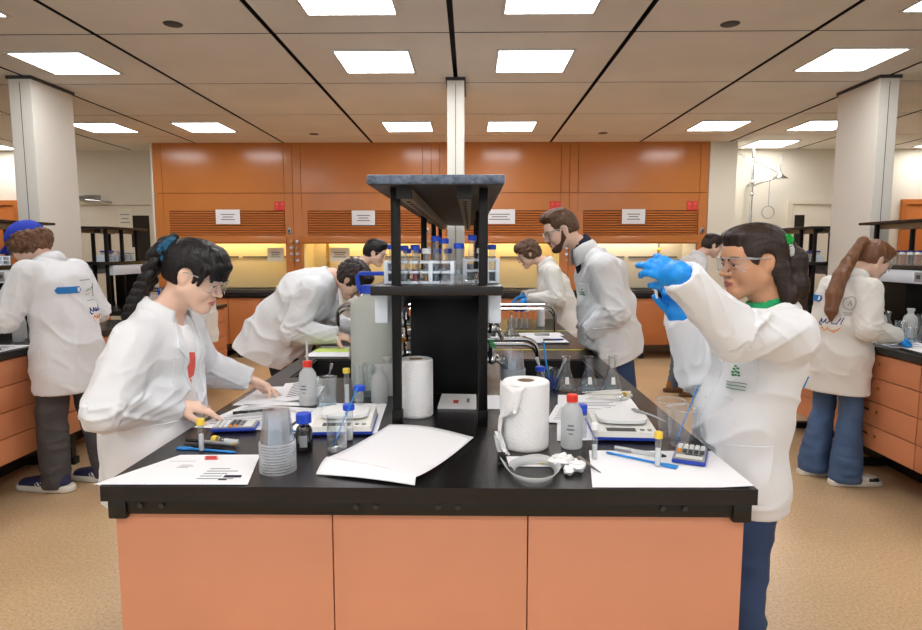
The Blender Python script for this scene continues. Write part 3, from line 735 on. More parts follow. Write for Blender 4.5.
def smooth(V, Q, n=1, lam=0.5):
    E = np.concatenate([Q[:, [0, 1]], Q[:, [1, 2]], Q[:, [2, 3]], Q[:, [3, 0]]]); m = len(V)
    a = np.concatenate([E[:, 0], E[:, 1]]); b = np.concatenate([E[:, 1], E[:, 0]]); cnt = np.maximum(np.bincount(a, minlength=m), 1)
    for _ in range(n):
        V = V + lam * (np.stack([np.bincount(a, V[b, c], m) for c in range(3)], 1) / cnt[:, None] - V)
    return V
def normals(V, Q):
    N = np.cross(V[Q[:, 2]] - V[Q[:, 0]], V[Q[:, 3]] - V[Q[:, 1]]); m = len(V)
    o = np.stack([sum(np.bincount(Q[:, k], N[:, c], m) for k in range(4)) for c in range(3)], 1)
    return o / (np.linalg.norm(o, axis=1, keepdims=True) + 1e-12)
_rt = np.random.RandomState(7).rand(32, 32, 32)
def noise3(P):
    i = np.floor(P).astype(int); f = P - i; f = f * f * (3 - 2 * f); i %= 32; j = (i + 1) % 32
    r = 0
    for a in (0, 1):
        for b in (0, 1):
            for c in (0, 1):
                w = (f[:, 0] if a else 1 - f[:, 0]) * (f[:, 1] if b else 1 - f[:, 1]) * (f[:, 2] if c else 1 - f[:, 2])
                r = r + w * _rt[(j if a else i)[:, 0], (j if b else i)[:, 1], (j if c else i)[:, 2]]
    return r
def ridge(P): return 1 - np.abs(2 * noise3(P) - 1) * 1.0
def to_obj(name, V, Q, mats, parent=None, ang=None, matidx=None):
    me = bpy.data.meshes.new(name)
    me.vertices.add(len(V)); me.vertices.foreach_set('co', np.asarray(V, np.float32).ravel())
    me.loops.add(len(Q) * 4); me.polygons.add(len(Q))
    me.loops.foreach_set('vertex_index', Q.astype(np.int32).ravel()); me.polygons.foreach_set('loop_start', np.arange(0, len(Q) * 4, 4, dtype=np.int32))
    if matidx is not None: me.polygons.foreach_set('material_index', matidx.astype(np.int32))
    me.update(calc_edges=True); me.validate()
    return link_mesh(name, me, mats, parent, True, None, ang)

# ------------------------------------------------------------------ people
mat('skin_light', (234, 196, 174), 0.5, spec=0.35, var=0.03, vscale=30)
mat('skin_tan', (198, 146, 112), 0.5, spec=0.35, var=0.03, vscale=30)
mat('lips_rose', (200, 118, 108), 0.45)
mat('lips_brown', (158, 92, 82), 0.45)
def cloth_mat(name, rgb):
    m = mat(name, rgb, 0.85, spec=0.15, bump=0.12, bscale=420, sheen=0.1); nt = m.node_tree; L = nt.links; b = nt.nodes['Principled BSDF']
    fine = b.inputs['Normal'].links[0].from_node; tc = nt.nodes.new('ShaderNodeTexCoord')
    n = nt.nodes.new('ShaderNodeTexNoise'); n.inputs['Scale'].default_value = 7.5; n.inputs['Detail'].default_value = 3; n.inputs['Distortion'].default_value = 1.4
    try: n.noise_type = 'RIDGED_MULTIFRACTAL'
    except Exception: pass
    L.new(tc.outputs['Object'], n.inputs['Vector'])
    bp = nt.nodes.new('ShaderNodeBump'); bp.inputs['Strength'].default_value = 0.32; bp.inputs['Distance'].default_value = 0.012
    L.new(n.outputs['Fac'], bp.inputs['Height']); L.new(bp.outputs[0], fine.inputs['Normal']); return m
cloth_mat('coat_white', (226, 228, 231)); cloth_mat('coat_cream', (222, 220, 214))
mat('hair_black', (17, 14, 16), 0.42, spec=0.35, bump=0.7, bscale=55, stretch=(1, 1, 0.12), detail=5, var=0.25, vscale=40)
mat('hair_dark', (42, 29, 25), 0.42, spec=0.4, bump=0.7, bscale=60, stretch=(1, 1, 0.12), detail=5, var=0.3, vscale=40)
mat('hair_brown', (88, 60, 41), 0.45, spec=0.45, bump=0.8, bscale=60, stretch=(1, 1, 0.14), detail=5, var=0.3, vscale=40)
mat('hair_long_brown', (116, 76, 48), 0.42, spec=0.5, bump=0.8, bscale=70, stretch=(1, 1, 0.1), detail=5, var=0.35, vscale=45)
mat('hair_curl', (112, 80, 56), 0.5, spec=0.4, bump=1.0, bscale=70, detail=5, var=0.4, vscale=60)
mat('beard', (84, 58, 42), 0.8, bump=0.6, bscale=400)
mat('eye_white', (236, 234, 230), 0.2); mat('iris_dark', (38, 24, 16), 0.15)
mat('denim', (72, 98, 136), 0.85, bump=0.2, bscale=300, var=0.16, vscale=9)
mat('denim_dark', (44, 66, 104), 0.85, bump=0.2, bscale=300, var=0.12, vscale=9)
mat('denim_grey', (92, 104, 124), 0.85, bump=0.2, bscale=300, var=0.12, vscale=9)
mat('trouser_grey', (76, 74, 76), 0.85, bump=0.15, bscale=300, var=0.08, vscale=8)
mat('trouser_black', (34, 34, 38), 0.85, bump=0.15, bscale=300)
mat('glove_blue', (14, 142, 232), 0.42, bump=0.15, bscale=120, spec=0.45)
mat('cap_blue', (30, 56, 178), 0.8, bump=0.1, bscale=300)
mat('shirt_white', (236, 236, 236), 0.85); mat('shirt_navy', (34, 38, 62), 0.85); mat('shirt_green', (22, 152, 92), 0.8, bump=0.1, bscale=200)
mat('shoe_navy', (40, 46, 84), 0.7, bump=0.2, bscale=260); mat('shoe_black', (30, 30, 32), 0.6); mat('shoe_white', (228, 226, 220), 0.6); mat('shoe_brown', (140, 92, 52), 0.6); mat('sole_white', (226, 222, 212), 0.6); mat('sole_brown', (90, 62, 40), 0.7)
mat('scrunchie_blue', (18, 84, 118), 0.7, bump=1.0, bscale=90, var=0.7, vscale=60); mat('scrunchie_green', (16, 160, 60), 0.7, bump=1.0, bscale=120, var=0.3, vscale=80); mat('scrunchie_pale', (214, 222, 224), 0.5, var=0.2, vscale=80)
mat('button_white', (226, 226, 226), 0.3)
clear_mat('frame_clear', (236, 240, 244), 0.06, 0.3, 0.1, milky=0.35)

def rot_head(pitch, yaw=0.0, roll=0.0):
    """columns = forward, left, up of the head; pitch > 0 looks down, yaw > 0 turns left"""
    return np.array((Matrix.Rotation(yaw, 3, 'Z') @ Matrix.Rotation(pitch, 3, 'Y') @ Matrix.Rotation(roll, 3, 'X')))

def head_field(F, H, R, s, neck_to, neck_r=0.052, nose=1.0, jaw=1.0, cheeks=1.0):
    w = lambda x, y, z: H + R @ (np.array([x, y, z]) * s)
    e = lambda c, r, Rl=None: p_ell(w(*c), np.array(r) * s, R if Rl is None else R @ Rl)
    F.u(e((-0.012, 0, 0.036), (0.096, 0.074, 0.086)), 0.02)
    F.u(e((0.032, 0, -0.030), (0.056, 0.057, 0.080)), 0.03)
    F.u(e((-0.02, 0, -0.02), (0.07, 0.064, 0.06)), 0.03)
    for y in (-1, 1): F.u(p_cone(w(0.0, y * 0.048 * jaw, -0.055), w(0.066, y * 0.016, -0.100), 0.024 * s, 0.020 * s), 0.03 * s)
    F.u(e((0.074, 0, -0.099), (0.021, 0.022, 0.018)), 0.02)
    F.u(p_cone(w(0.077, -0.032, 0.020), w(0.077, 0.032, 0.020), 0.014 * s), 0.022)
    F.u(e((0.060, 0, 0.045), (0.032, 0.05, 0.036)), 0.03)
    for y in (-1, 1): F.u(e((0.058, y * 0.040, -0.034), (0.027 * cheeks, 0.022, 0.026)), 0.03)
    for y in (-1, 1): F.d(e((0.101, y * 0.031, 0.0), (0.020, 0.019, 0.012)), 0.012)
    for y in (-1, 1): F.u(e((0.081, y * 0.031, 0.0045), (0.0150, 0.0175, 0.0085)), 0.004); F.u(e((0.0795, y * 0.031, -0.010), (0.0135, 0.016, 0.005)), 0.004)
    F.u(p_cone(w(0.086, 0, 0.010), w(0.104 + 0.006 * nose, 0, -0.026), 0.0078 * s, 0.0095 * s), 0.010)
    F.u(e((0.106 + 0.006 * nose, 0, -0.031), (0.0115, 0.0115, 0.0095)), 0.006)
    for y in (-1, 1): F.u(e((0.098, y * 0.0125, -0.034), (0.0105, 0.0075, 0.008)), 0.005)
    F.u(e((0.084, 0, -0.066), (0.017, 0.026, 0.018)), 0.012)
    F.u(p_cone(w(0.0935, -0.016, -0.0615), w(0.0935, 0.016, -0.0615), 0.0062 * s), 0.006); F.u(e((0.097, 0, -0.060), (0.0065, 0.012, 0.0058)), 0.004)
    F.u(e((0.0945, 0, -0.0745), (0.0075, 0.017, 0.0072)), 0.005)
    F.d(p_cone(w(0.106, -0.022, -0.0672), w(0.106, 0.022, -0.0672), 0.0028 * s), 0.003)
    for y in (-1, 1):
        Rl = np.array(Matrix.Rotation(y * -0.35, 3, 'Z') @ Matrix.Rotation(-0.2, 3, 'Y'))
        F.u(e((-0.012, y * 0.076, -0.006), (0.019, 0.009, 0.033), Rl), 0.006)
        F.d(e((-0.006, y * 0.086, -0.002), (0.010, 0.006, 0.019), Rl), 0.004)
    F.u(p_cone(w(-0.022, 0, -0.05), neck_to, neck_r * s, neck_r * 1.1 * s), 0.028)
    return w

FING = {'index': (0.029, 0.0, (0.042, 0.026, 0.020), 0.0088), 'middle': (0.0095, 0.004, (0.046, 0.029, 0.021), 0.009), 'ring': (-0.0105, 0.001, (0.042, 0.027, 0.020), 0.0085), 'little': (-0.029, -0.008, (0.033, 0.020, 0.017), 0.0075)}
def hand_field(F, W, d, n, side, curl=0.3, size=1.0, grow=0.0, curls=None, thumb=(0.35, 0.9, 0.35), tcurl=0.2, spread=0.12):
    """hand at wrist W: fingers along d, palm faces n, side +1 left / -1 right hand"""
    d = nrm(d); n = np.array(n, float); n = nrm(n - d * (n @ d)); l = np.cross(n, d) * side * -1.0     # l points to the thumb side
    F.u(p_flat(W, W + d * 0.035 * size, 0.026 * size + grow, 0.020 * size + grow, 0.034 * size + grow, 0.017 * size + grow, l), 0.012)
    F.u(p_flat(W + d * 0.03 * size, W + d * 0.080 * size, 0.035 * size + grow, 0.017 * size + grow, 0.040 * size + grow, 0.0135 * size + grow, l), 0.012)
    tips = {}
    for nm, (off, bk, ln, r) in FING.items():
        c = (curls or {}).get(nm, curl); c = c if isinstance(c, (tuple, list)) else (c, c * 1.2, c * 0.8)
        p = W + (d * (0.082 + bk) + l * off) * size; a = 0.0; f0 = nrm(d + l * off / 0.03 * spread)
        r = r * size + grow
        for q in range(3):
            a += c[q]; dirn = f0 * math.cos(a) + n * math.sin(a); e = p + dirn * ln[q] * size
            F.u(p_cone(p, e, r * (1 - 0.06 * q), r * (1 - 0.06 * (q + 1))), 0.004 if q else 0.008); p = e
        tips[nm] = p
    p = W + (d * 0.022 + l * 0.026 + n * 0.006) * size; t = nrm(d * thumb[0] + l * thumb[1] + n * thumb[2]); r = 0.0115 * size + grow
    e = p + t * 0.040 * size; F.u(p_cone(p, e, r * 1.25, r), 0.012)
    t2 = nrm(t + (d * 0.9 + n * 0.3) * tcurl * 2); e2 = e + t2 * 0.032 * size; F.u(p_cone(e, e2, r, r * 0.92), 0.004)
    t3 = nrm(t2 + d * tcurl); e3 = e2 + t3 * 0.024 * size; F.u(p_cone(e2, e3, r * 0.92, r * 0.75), 0.004)
    tips['thumb'] = e3
    return tips

def cast_patch(bvh, org, u, v, dirn, poly, step=0.012, off=0.003, th=0.0015, far=0.6):
    """lay the 2-D outline POLY (u, v about org) onto a surface met along dirn"""
    xs = [p[0] for p in poly]; ys = [p[1] for p in poly]; org = Vector(org); u = Vector(u); v = Vector(v); dv = Vector(dirn).normalized()
    bm = bmesh.new(); bm.faces.new([bm.verts.new((x, y, 0)) for x, y in poly])
    for a, ax in ((xs, 0), (ys, 1)):
        k = math.floor(min(a) / step) + 1
        while k * step < max(a):
            co = [0, 0, 0]; no = [0, 0, 0]; co[ax] = k * step; no[ax] = 1
            bmesh.ops.bisect_plane(bm, geom=bm.verts[:] + bm.edges[:] + bm.faces[:], plane_co=co, plane_no=no); k += 1
    ok = {}
    for w in bm.verts:
        p = org + u * w.co.x + v * w.co.y
        h = bvh.ray_cast(p - dv * 0.3, dv, far)
        if h[0] is None: h = bvh.find_nearest(p)
        nn = h[1] if h[1].dot(dv) < 0 else -h[1]
        if (h[0] - p).length > 0.25: h = bvh.find_nearest(p)
        nn = h[1] if h[1].dot(dv) < 0 else -h[1]
        ok[w] = (h[0] + nn * off, h[0] - nn * 0.001)
    rim = [e for e in bm.edges if len(e.link_faces) == 1]
    base = {tuple(round(q, 5) for q in w.co): p for w, p in ok.items()}
    r = bmesh.ops.extrude_edge_only(bm, edges=rim)
    low = [g for g in r['geom'] if isinstance(g, bmesh.types.BMVert)]
    for w in low: w.co = base[tuple(round(q, 5) for q in w.co)][1]
    for w, p in ok.items(): w.co = p[0]
    return bm
def bm_obj(name, bm, mats, parent, ang=40):
    bmesh.ops.recalc_face_normals(bm, faces=bm.faces[:])
    me = bpy.data.meshes.new(name); bm.to_mesh(me); bm.free(); return link_mesh(name, me, mats, parent, True, None, ang)
def bm_join(a, b):
    me = bpy.data.meshes.new('t'); b.to_mesh(me); a.from_mesh(me); bpy.data.meshes.remove(me); b.free(); return a

def text_bm(txt, size, font_scale_x=1.0):
    cu = bpy.data.curves.new('t', 'FONT'); cu.body = txt; cu.size = size; cu.resolution_u = 2; cu.align_x = 'CENTER'
    o = bpy.data.objects.new('t', cu); COL.objects.link(o)
    me = bpy.data.meshes.new_from_object(o.evaluated_get(bpy.context.evaluated_depsgraph_get()))
    bm = bmesh.new(); bm.from_mesh(me); bpy.data.objects.remove(o); bpy.data.curves.remove(cu); bpy.data.meshes.remove(me)
    return bm

BENCHES = [(-0.932, 0.716, 1.476, 5.272, 0.08), (2.498, 4.422, 1.6, 5.242, 0.24), (-4.652, -2.688, 1.6, 5.162, 0.24), (2.498, 4.422, 5.9, 6.752, 0.24), (-4.652, -2.688, 5.82, 6.752, 0.24)]
class Person:
    """built in its own frame: x forward, y left, z up, origin on the floor between the feet"""
    def __init__(s, label, loc, heading, group=None):
        s.root = thing('person', label, 'person', (loc[0], loc[1], 0), heading, group); s.B = Field(); s.fine = []; s.coat = None
    def press(s, V, coat=False):
        """cloth and hands meet the benches instead of sinking in: lie on the worktop, fold back at its edge"""
        x0, y0, _ = s.root.location; h = s.root.rotation_euler[2]; c, n = math.cos(h), math.sin(h); V = np.array(V)
        X = x0 + V[:, 0] * c - V[:, 1] * n; Y = y0 + V[:, 0] * n + V[:, 1] * c; Z = V[:, 2]
        for bx0, bx1, by0, by1, zl in BENCHES:
            m = (X > bx0) & (X < bx1) & (Y > by0) & (Y < by1) & (Z < 0.9150) & (Z > zl)
            if coat:      # hanging cloth slopes out over the edge
                lo_ = np.maximum(Z - 0.926, 0) * 3; dd = np.minimum(X - bx0, bx1 - X); q = (X > bx0) & (X < bx1) & (Y > by0) & (Y < by1) & (Z >= 0.88) & (((Z < 0.965) & (dd < 0.12)) | ((Z < 0.936) & (dd < 0.3))) & (dd > lo_)
                X = np.where(q, np.where(X - bx0 < bx1 - X, bx0 + lo_ - 0.002, bx1 - lo_ + 0.002), X)
            if not m.any(): continue
            d0 = X - bx0; d1 = bx1 - X; dx = np.minimum(d0, d1); dz = 0.9150 - Z
            up = m & (dz < 0.055) & (dz < dx - (0.06 if coat else -0.01)); Z = np.where(up, 0.9150, Z)
            out = m & ~up; X = np.where(out, np.where(d0 < d1, bx0 - 0.002, bx1 + 0.002), X); Z = np.where(out & (Z > 0.893), 0.9152, Z)
        dX = X - x0; dY = Y - y0
        return np.stack([dX * c + dY * n, -dX * n + dY * c, Z], 1)
    def part(s, name, V, Q, mats, parent=None, **k): return to_obj(name, s.press(V), Q, mats, parent or s.root, **k)
    def legs(s, hips, knees, ankles, toes, trouser, r=(0.088, 0.068, 0.055), flare=0.0, h=0.008, shoes='shoe_black', sole='sole_white', shoe_kind='sneaker', accent=None, feet_z=0.0, size=1.12):
        P = Field()
        mid = (hips[0] + hips[1]) / 2
        for F, g in ((s.B, -0.014), (P, 0.0)):
            F.u(p_flat(mid + V3(0, 0, 0.11), mid + V3(0, 0, -0.01), 0.15 + g, 0.105 + g, 0.165 + g, 0.115 + g, V3(0, 1, 0)), 0.03)
            for hp, kn, an in zip(hips, knees, ankles):
                F.u(p_cone(hp, kn, r[0] + g, r[1] + g), 0.03); F.u(p_cone(kn, an if g else an + V3(0, 0, -0.02), r[1] + g, r[2] + g + (flare if not g else 0)), 0.02)
        for an, to in zip(ankles, toes): s.B.u(p_cone(an, an + nrm(V3(to[0], to[1], 0)) * 0.13 + V3(0, 0, -0.04), 0.036, 0.026), 0.02)
        P.i(p_plane(V3(0, 0, min(a[2] for a in ankles) - 0.055), V3(0, 0, -1)), 0.004)
        V, Q = P.mesh(h); N = normals(V, Q)
        low = np.clip((0.75 - V[:, 2]) / 0.6, 0, 1)
        V = V + N * ((ridge(V * np.array([9, 9, 16]) + 3) - 0.6) * 0.012 * (0.4 + low) + (ridge(V * np.array([6, 6, 40]) + 9) - .6) * 0.008 * low ** 2)[:, None]
        V = smooth(V, Q, 1)
        s.tr = s.part('trousers', V, Q, [trouser])
        for an, to in zip(ankles, toes):
            d = nrm(V3(to[0], to[1], 0)); l = V3(-d[1], d[0], 0); a = V3(an[0], an[1], 0)
            U = Field()
            U.u(p_flat(a - d * 0.035 + V3(0, 0, 0.05), a + d * 0.05 + V3(0, 0, 0.048), 0.037, 0.032, 0.045, 0.032, l), 0.01)
            U.u(p_flat(a + d * 0.05 + V3(0, 0, 0.046), a + d * 0.165 + V3(0, 0, 0.034), 0.046, 0.030, 0.038, 0.020, l), 0.02)
            U.u(p_cone(a + V3(0, 0, 0.05) - d * 0.01, a + V3(0, 0, 0.10) - d * 0.012, 0.042, 0.045), 0.02)
            U.i(p_plane(a + V3(0, 0, 0.022), V3(0, 0, -1)), 0); U.i(p_plane(a + V3(0, 0, 0.11), V3(0, 0, 1)), 0)
            V, Q = U.mesh(0.006); V = a + (V - a) * size; mi = np.zeros(len(Q), int)
            if accent:
                C = V[Q].mean(1) - a; x = C @ d; y = np.abs(C @ l)
                if accent == 'stripes': mi = ((((x - 0.035 - C[:, 2] * 0.5) % 0.028) < 0.013) & (x > 0.015) & (x < 0.10) & (C[:, 2] < 0.072) & (y > 0.03)).astype(int)
                else: mi = ((x > 0.125) & (C[:, 2] < 0.055) | (x < -0.03) & (C[:, 2] < 0.075) | (np.abs(x - 0.055) < 0.025) & (C[:, 2] < 0.052)).astype(int)
            so = s.part('shoe', V, Q, [shoes, 'shoe_white' if accent == 'stripes' else 'shoe_black'], matidx=mi)
            U = Field(); U.u(p_flat(a - d * 0.055 + V3(0, 0, 0.014), a + d * 0.06 + V3(0, 0, 0.014), 0.040, 0.05, 0.046, 0.05, l), 0.005); U.u(p_flat(a + d * 0.05 + V3(0, 0, 0.014), a + d * 0.168 + V3(0, 0, 0.014), 0.048, 0.05, 0.040, 0.05, l), 0.01)
            U.i(p_plane(a + V3(0, 0, 0.032), V3(0, 0, 1)), 0); U.i(p_plane(a + V3(0, 0, 0.001), V3(0, 0, -1)), 0)
            V, Q = U.mesh(0.006); V = a + (V - a) * size; s.part('sole', V, Q, [sole], so)
    def head(s, H, pitch, yaw=0.0, roll=0.0, scale=0.94, skin='skin_light', lips='lips_rose', near=False, **kw):
        s.H = np.array(H, float); s.R = rot_head(pitch, yaw, roll); s.s = scale; s.skin = skin; s.lips = lips
        s.w = head_field(s.B, s.H, s.R, scale, s.neck, **kw)
        r = 0.15 * scale; s.fine.append((s.H - r, s.H + r, 0.003 if near else 0.005)); s.near = near
    def torso(s, pts, ws, ds, tw=V3(0, 1, 0)):
        for j in range(len(pts) - 1): s.B.u(p_flat(pts[j], pts[j + 1], ws[j], ds[j], ws[j + 1], ds[j + 1], tw), 0.03)
    def arm(s, sh, el, wr, r=(0.046, 0.038, 0.026)):
        s.B.u(p_cone(sh, el, r[0], r[1]), 0.03); s.B.u(p_cone(el, wr, r[1] * 0.98, r[2]), 0.015)
    def hand(s, W, d, n, side, **k):
        W = np.array(W, float); t = hand_field(s.B, W, d, n, side, **k); s.fine.append((W - 0.13 * np.ones(3) + nrm(d) * 0.09, W + 0.13 * np.ones(3) + nrm(d) * 0.09, 0.0034 if s.near else 0.0055)); return t
    def glove(s, W, el, d, n, side, mat_='glove_blue', h=0.0032, **k):
        F = Field(); W = np.array(W, float)
        hand_field(F, W, d, n, side, grow=0.0022, **k); ax = nrm(W - el)
        F.u(p_cone(W - ax * 0.05, W + ax * 0.005, 0.037, 0.034), 0.015)
        V, Q = F.mesh(h); N = normals(V, Q); V = V + N * ((ridge(V * 45) - 0.6) * 0.0025)[:, None]
        return s.part('glove', V, Q, [mat_])
    def body(s, h=0.010):
        V, Q = s.B.mesh(h, s.fine); 
        C = (V[Q].mean(1) - s.H) @ s.R / s.s
        li = (((np.abs(C[:, 2] + 0.0675) < 0.0125 - 0.3 * np.abs(C[:, 1])) & (C[:, 0] > 0.086) & (np.abs(C[:, 1]) < 0.024))).astype(int)
        s.body_o = s.part('body', V, Q, [s.skin, s.lips], matidx=li)
        s.hbvh = BVHTree.FromPolygons([tuple(v) for v in V], [tuple(q) for q in Q]); return s.body_o
    def face(s, brow='hair_dark', eyes=True, gaze=None, brow_th=0.0035):
        w = s.w; sc = s.s
        for y in (-1, 1):
            b = MB(); c = w(0.0790, y * 0.031, 0.0); f = s.R @ (gaze if gaze is not None else V3(1, 0, -0.25)); f = nrm(f)
            b.sphere(c, 0.0128 * sc, 16, 12, m=0); p = c + f * 0.0062 * sc
            z = Vector(f); ax = z.to_track_quat('Z', 'Y').to_matrix(); b.lathe([(0.0, 0.0078 * sc), (0.004 * sc, 0.0069 * sc), (0.0062 * sc, 0.0055 * sc), (0.0066 * sc, 0.0035 * sc)], p, 16, m=1, ax=ax)
            b.build('eye', ['eye_white', 'iris_dark'], s.root)
            b = MB(); pts = [w(0.0985 - 0.010 * abs(q - 0.25) - 0.022 * max(q - 0.6, 0) - 0.004, y * (0.014 + 0.036 * q), 0.0195 + 0.007 * math.sin(q * PI * 0.8)) for q in [k / 8 for k in range(9)]]
            bvh = s.hbvh
            pp = [bvh.find_nearest(Vector(q)) for q in pts]; pp = [q[0] + q[1] * 0.0006 for q in pp]
            b.tube(pp, [brow_th * sc * (0.9 - 0.55 * k / 8) for k in range(9)], 6); b.build('eyebrow', brow, s.root)
            b = MB(); pts = [w(0.097 - 0.007 * abs(2 * q - 1) ** 2, y * (0.018 + 0.027 * q), 0.0005 + 0.0025 * math.sin(q * PI)) for q in [k / 8 for k in range(9)]]
            pp = [bvh.find_nearest(Vector(q)) for q in pts]; pp = [q[0] + q[1] * 0.0006 for q in pp]
            b.tube(pp, 0.0012 * sc, 5); b.build('eyelashes', 'iris_dark', s.root)
    def goggles(s, temple='frame_clear'):
        w = s.w; t = bpy.data.objects.new('safety_goggles', None); COL.objects.link(t); t.parent = s.root
        b = MB(); n = 22; P = []
        for i in range(n + 1):
            a = (i / n * 2 - 1); y = 0.074 * math.sin(a * 1.35) / math.sin(1.35); x = 0.052 + 0.068 * math.cos(a * 1.35)
            lo = -0.026 + 0.016 * math.exp(-(a / 0.16) ** 2) + 0.006 * abs(a) ** 3; hi = 0.026 - 0.004 * abs(a)
            P.append([tuple(w(x, y, z)) for z in (lo, lo * 0.4 + hi * 0.6, hi)])
        b.grid(P); o = b.build('lens', 'lens', t)
        b = MB(); b.tube([Vector(p[2]) for p in P], 0.0016, 6); b.build('brow_bar', temple, t)
        b = MB(); b.tube([Vector(p[0]) for p in P], 0.0012, 6); b.build('lower_rim', 'lens', t)
        for y in (-1, 1):
            b = MB(); Q = [w(0.066, y * 0.074, 0.020), w(0.04, y * 0.079, 0.016), w(0.0, y * 0.0815, 0.014), w(-0.025, y * 0.083, 0.008), w(-0.045, y * 0.080, -0.008)]
            b.tube([Vector(q) for q in Q], [0.0045, 0.003, 0.0022, 0.002, 0.0018], 6); b.build('temple', temple, t)
    # ---- coat
    def lab_coat(s, spine, ws, ds, arms, hem, h=0.007, cloth='coat_white', tw=V3(0, 1, 0), sleeve=(0.072, 0.062, 0.048), neck_r=0.066, opened=None, hem_n=V3(0, 0, -1), folds=1.0, shoulder_r=0.056, wr_ext=0.0, k_arm=0.035):
        F = Field()
        for j in range(len(spine) - 1): F.u(p_flat(spine[j], spine[j + 1], ws[j], ds[j], ws[j + 1], ds[j + 1], tw), 0.035)
        top = spine[-1]
        F.u(p_cone(arms[0][0], arms[1][0], shoulder_r), 0.05)
        for sh, el, wr in arms:
            F.u(p_cone(sh, el, sleeve[0], sleeve[1]), k_arm); F.u(p_cone(el, wr, sleeve[1], sleeve[2]), 0.02)
        F.i(p_plane(hem, hem_n), 0.004)
        # hollow under the hem and inside the cuffs
        nn = nrm(hem_n); c0 = spine[0] + (hem - spine[0]) @ nn * nn
        for sh, el, wr in arms:
            ax = nrm(wr - el); F.d(p_plane(wr + ax * wr_ext, -ax) if False else p_cone(wr + ax * (wr_ext + 0.055), wr + ax * (wr_ext + 0.055), 0.0552), 0.002)
            F.d(p_cone(wr - ax * 0.02, wr + ax * 0.05, sleeve[2] - 0.011), 0.002)
        # neck opening
        F.d(p_cone(s.neck - nrm(s.H - s.neck) * 0.035, s.neck + nrm(s.H - s.neck) * 0.16, neck_r - 0.014, neck_r + 0.01), 0.006)
        if opened is not None:
            for q in opened: F.d(q, 0.004)
        V, Q = F.mesh(h); V = smooth(V, Q, 1); N = normals(V, Q)
        # folds: rings on the sleeves, vertical drape on the skirt
        dmin = np.full(len(V), 9.0); su = np.zeros(len(V)); qv = V.copy(); el_w = np.zeros(len(V))
        for sh, el, wr in arms:
            for a, b, off in ((sh, el, 0.0), (el, wr, 1.7)):
                ab = b - a; t = np.clip(((V - a) @ ab) / (ab @ ab), 0, 1); dd = np.linalg.norm(V - a - t[:, None] * ab, axis=1)
                m = dd < dmin; dmin = np.where(m, dd, dmin); su = np.where(m, t * np.linalg.norm(ab) + off, su)
                qv = np.where(m[:, None], V - a - t[:, None] * ab, qv); el_w = np.where(m, 0.35 + 0.65 * (t if off == 0 else 1 - t) ** 1.5 + (0.25 * t ** 6 if off else 0), el_w)
        onarm = np.clip((0.105 - dmin) / 0.03, 0, 1)
        cr = lambda P, e=3: (1 - np.abs(2 * noise3(P) - 1)) ** e - 0.3
        wq = noise3(V * 6)
        qn = qv / (np.linalg.norm(qv, axis=1, keepdims=True) + 1e-6)
        sp = np.stack([su * 9 + 1.5 * qn[:, 2] + 1.1 * qn[:, 0] + 0.8 * wq, qn[:, 1] * 0.8 + su * 1.5, qn[:, 0] * 0.7 + 4], 1)
        sp2 = np.stack([su * 17 - 2.2 * qn[:, 2] + 1.4 * qn[:, 1] + wq, qn[:, 0] * 1.1 + su * 3 + 9, qn[:, 1] + 2], 1)
        fa = cr(sp, 2.5) * 0.016 * el_w + cr(sp2, 3) * 0.009 * el_w + (noise3(V * 11) - .5) * 0.004
        top_z = top @ -nn; hz = hem @ -nn; low = np.clip((top_z - V @ -nn) / max(top_z - hz, 0.1), 0, 1)
        tt = np.stack([V[:, 0] * 5 + 0.8 * wq, V[:, 1] * 5, V[:, 2] * 1.1], 1)
        dg = np.stack([(V[:, 0] * 0.7 + V[:, 2]) * 5 + wq, V[:, 1] * 4, (V[:, 2] - V[:, 0]) * 1.8], 1)
        dg2 = np.stack([(V[:, 1] * 0.8 - V[:, 2]) * 8 + 5 + wq, V[:, 0] * 6, (V[:, 2] + V[:, 1]) * 2.5], 1)
        ft = cr(tt, 2) * (0.004 + 0.020 * low ** 1.3) + cr(dg) * 0.016 * (1 - 0.5 * low) + cr(dg2, 4) * 0.011 + (noise3(V * 11) - .5) * 0.004
        V = V + N * ((fa * onarm + ft * (1 - onarm)) * folds)[:, None]
        V = smooth(V, Q, 1, 0.25)
        V = V - np.maximum((V - hem) @ nn, 0)[:, None] * nn
        V = s.press(V, True); s.coat = to_obj('lab_coat', V, Q, [cloth], s.root); s.cloth = cloth
        s.bvh = BVHTree.FromPolygons([tuple(v) for v in V], [tuple(q) for q in Q]); return s.coat
    def collar(s, up=0.045, r0=0.070, r1=0.082, tilt=None, gap=0.5, drop=0.05, fwd=None, sink=0.028):
        """turned-down collar: stands round the neck and falls back outside, open at the front"""
        ax = nrm((s.H - s.neck) * 0.6 + V3(0, 0, 0.12)) if tilt is None else nrm(tilt); c0_ = s.neck - ax * sink; f = V3(1, 0, 0) if fwd is None else np.array(fwd, float); f = nrm(f - ax * (f @ ax)); l = np.cross(ax, f); c = c0_
        b = MB(); P = []; n = 26
        for i in range(n + 1):
            a = gap + (2 * PI - 2 * gap) * i / n; e = f * math.cos(a) + l * math.sin(a); fr = max(math.cos(a), 0)
            P.append([tuple(c + e * rr + ax * (zz - 0.02 * fr)) for rr, zz in ((r0 - 0.004, -0.03), (r0, up * 0.6), (r0 + 0.004, up), (r0 + 0.013, up * 0.95), (r1 + 0.012, up * 0.35), (r1 + 0.02 + 0.012 * fr, up * 0.3 - drop))])
        b.grid(P); o = b.build('collar', s.cloth, s.coat, ang=60)
        m = o.modifiers.new('t', 'SOLIDIFY'); m.thickness = 0.005
        return o
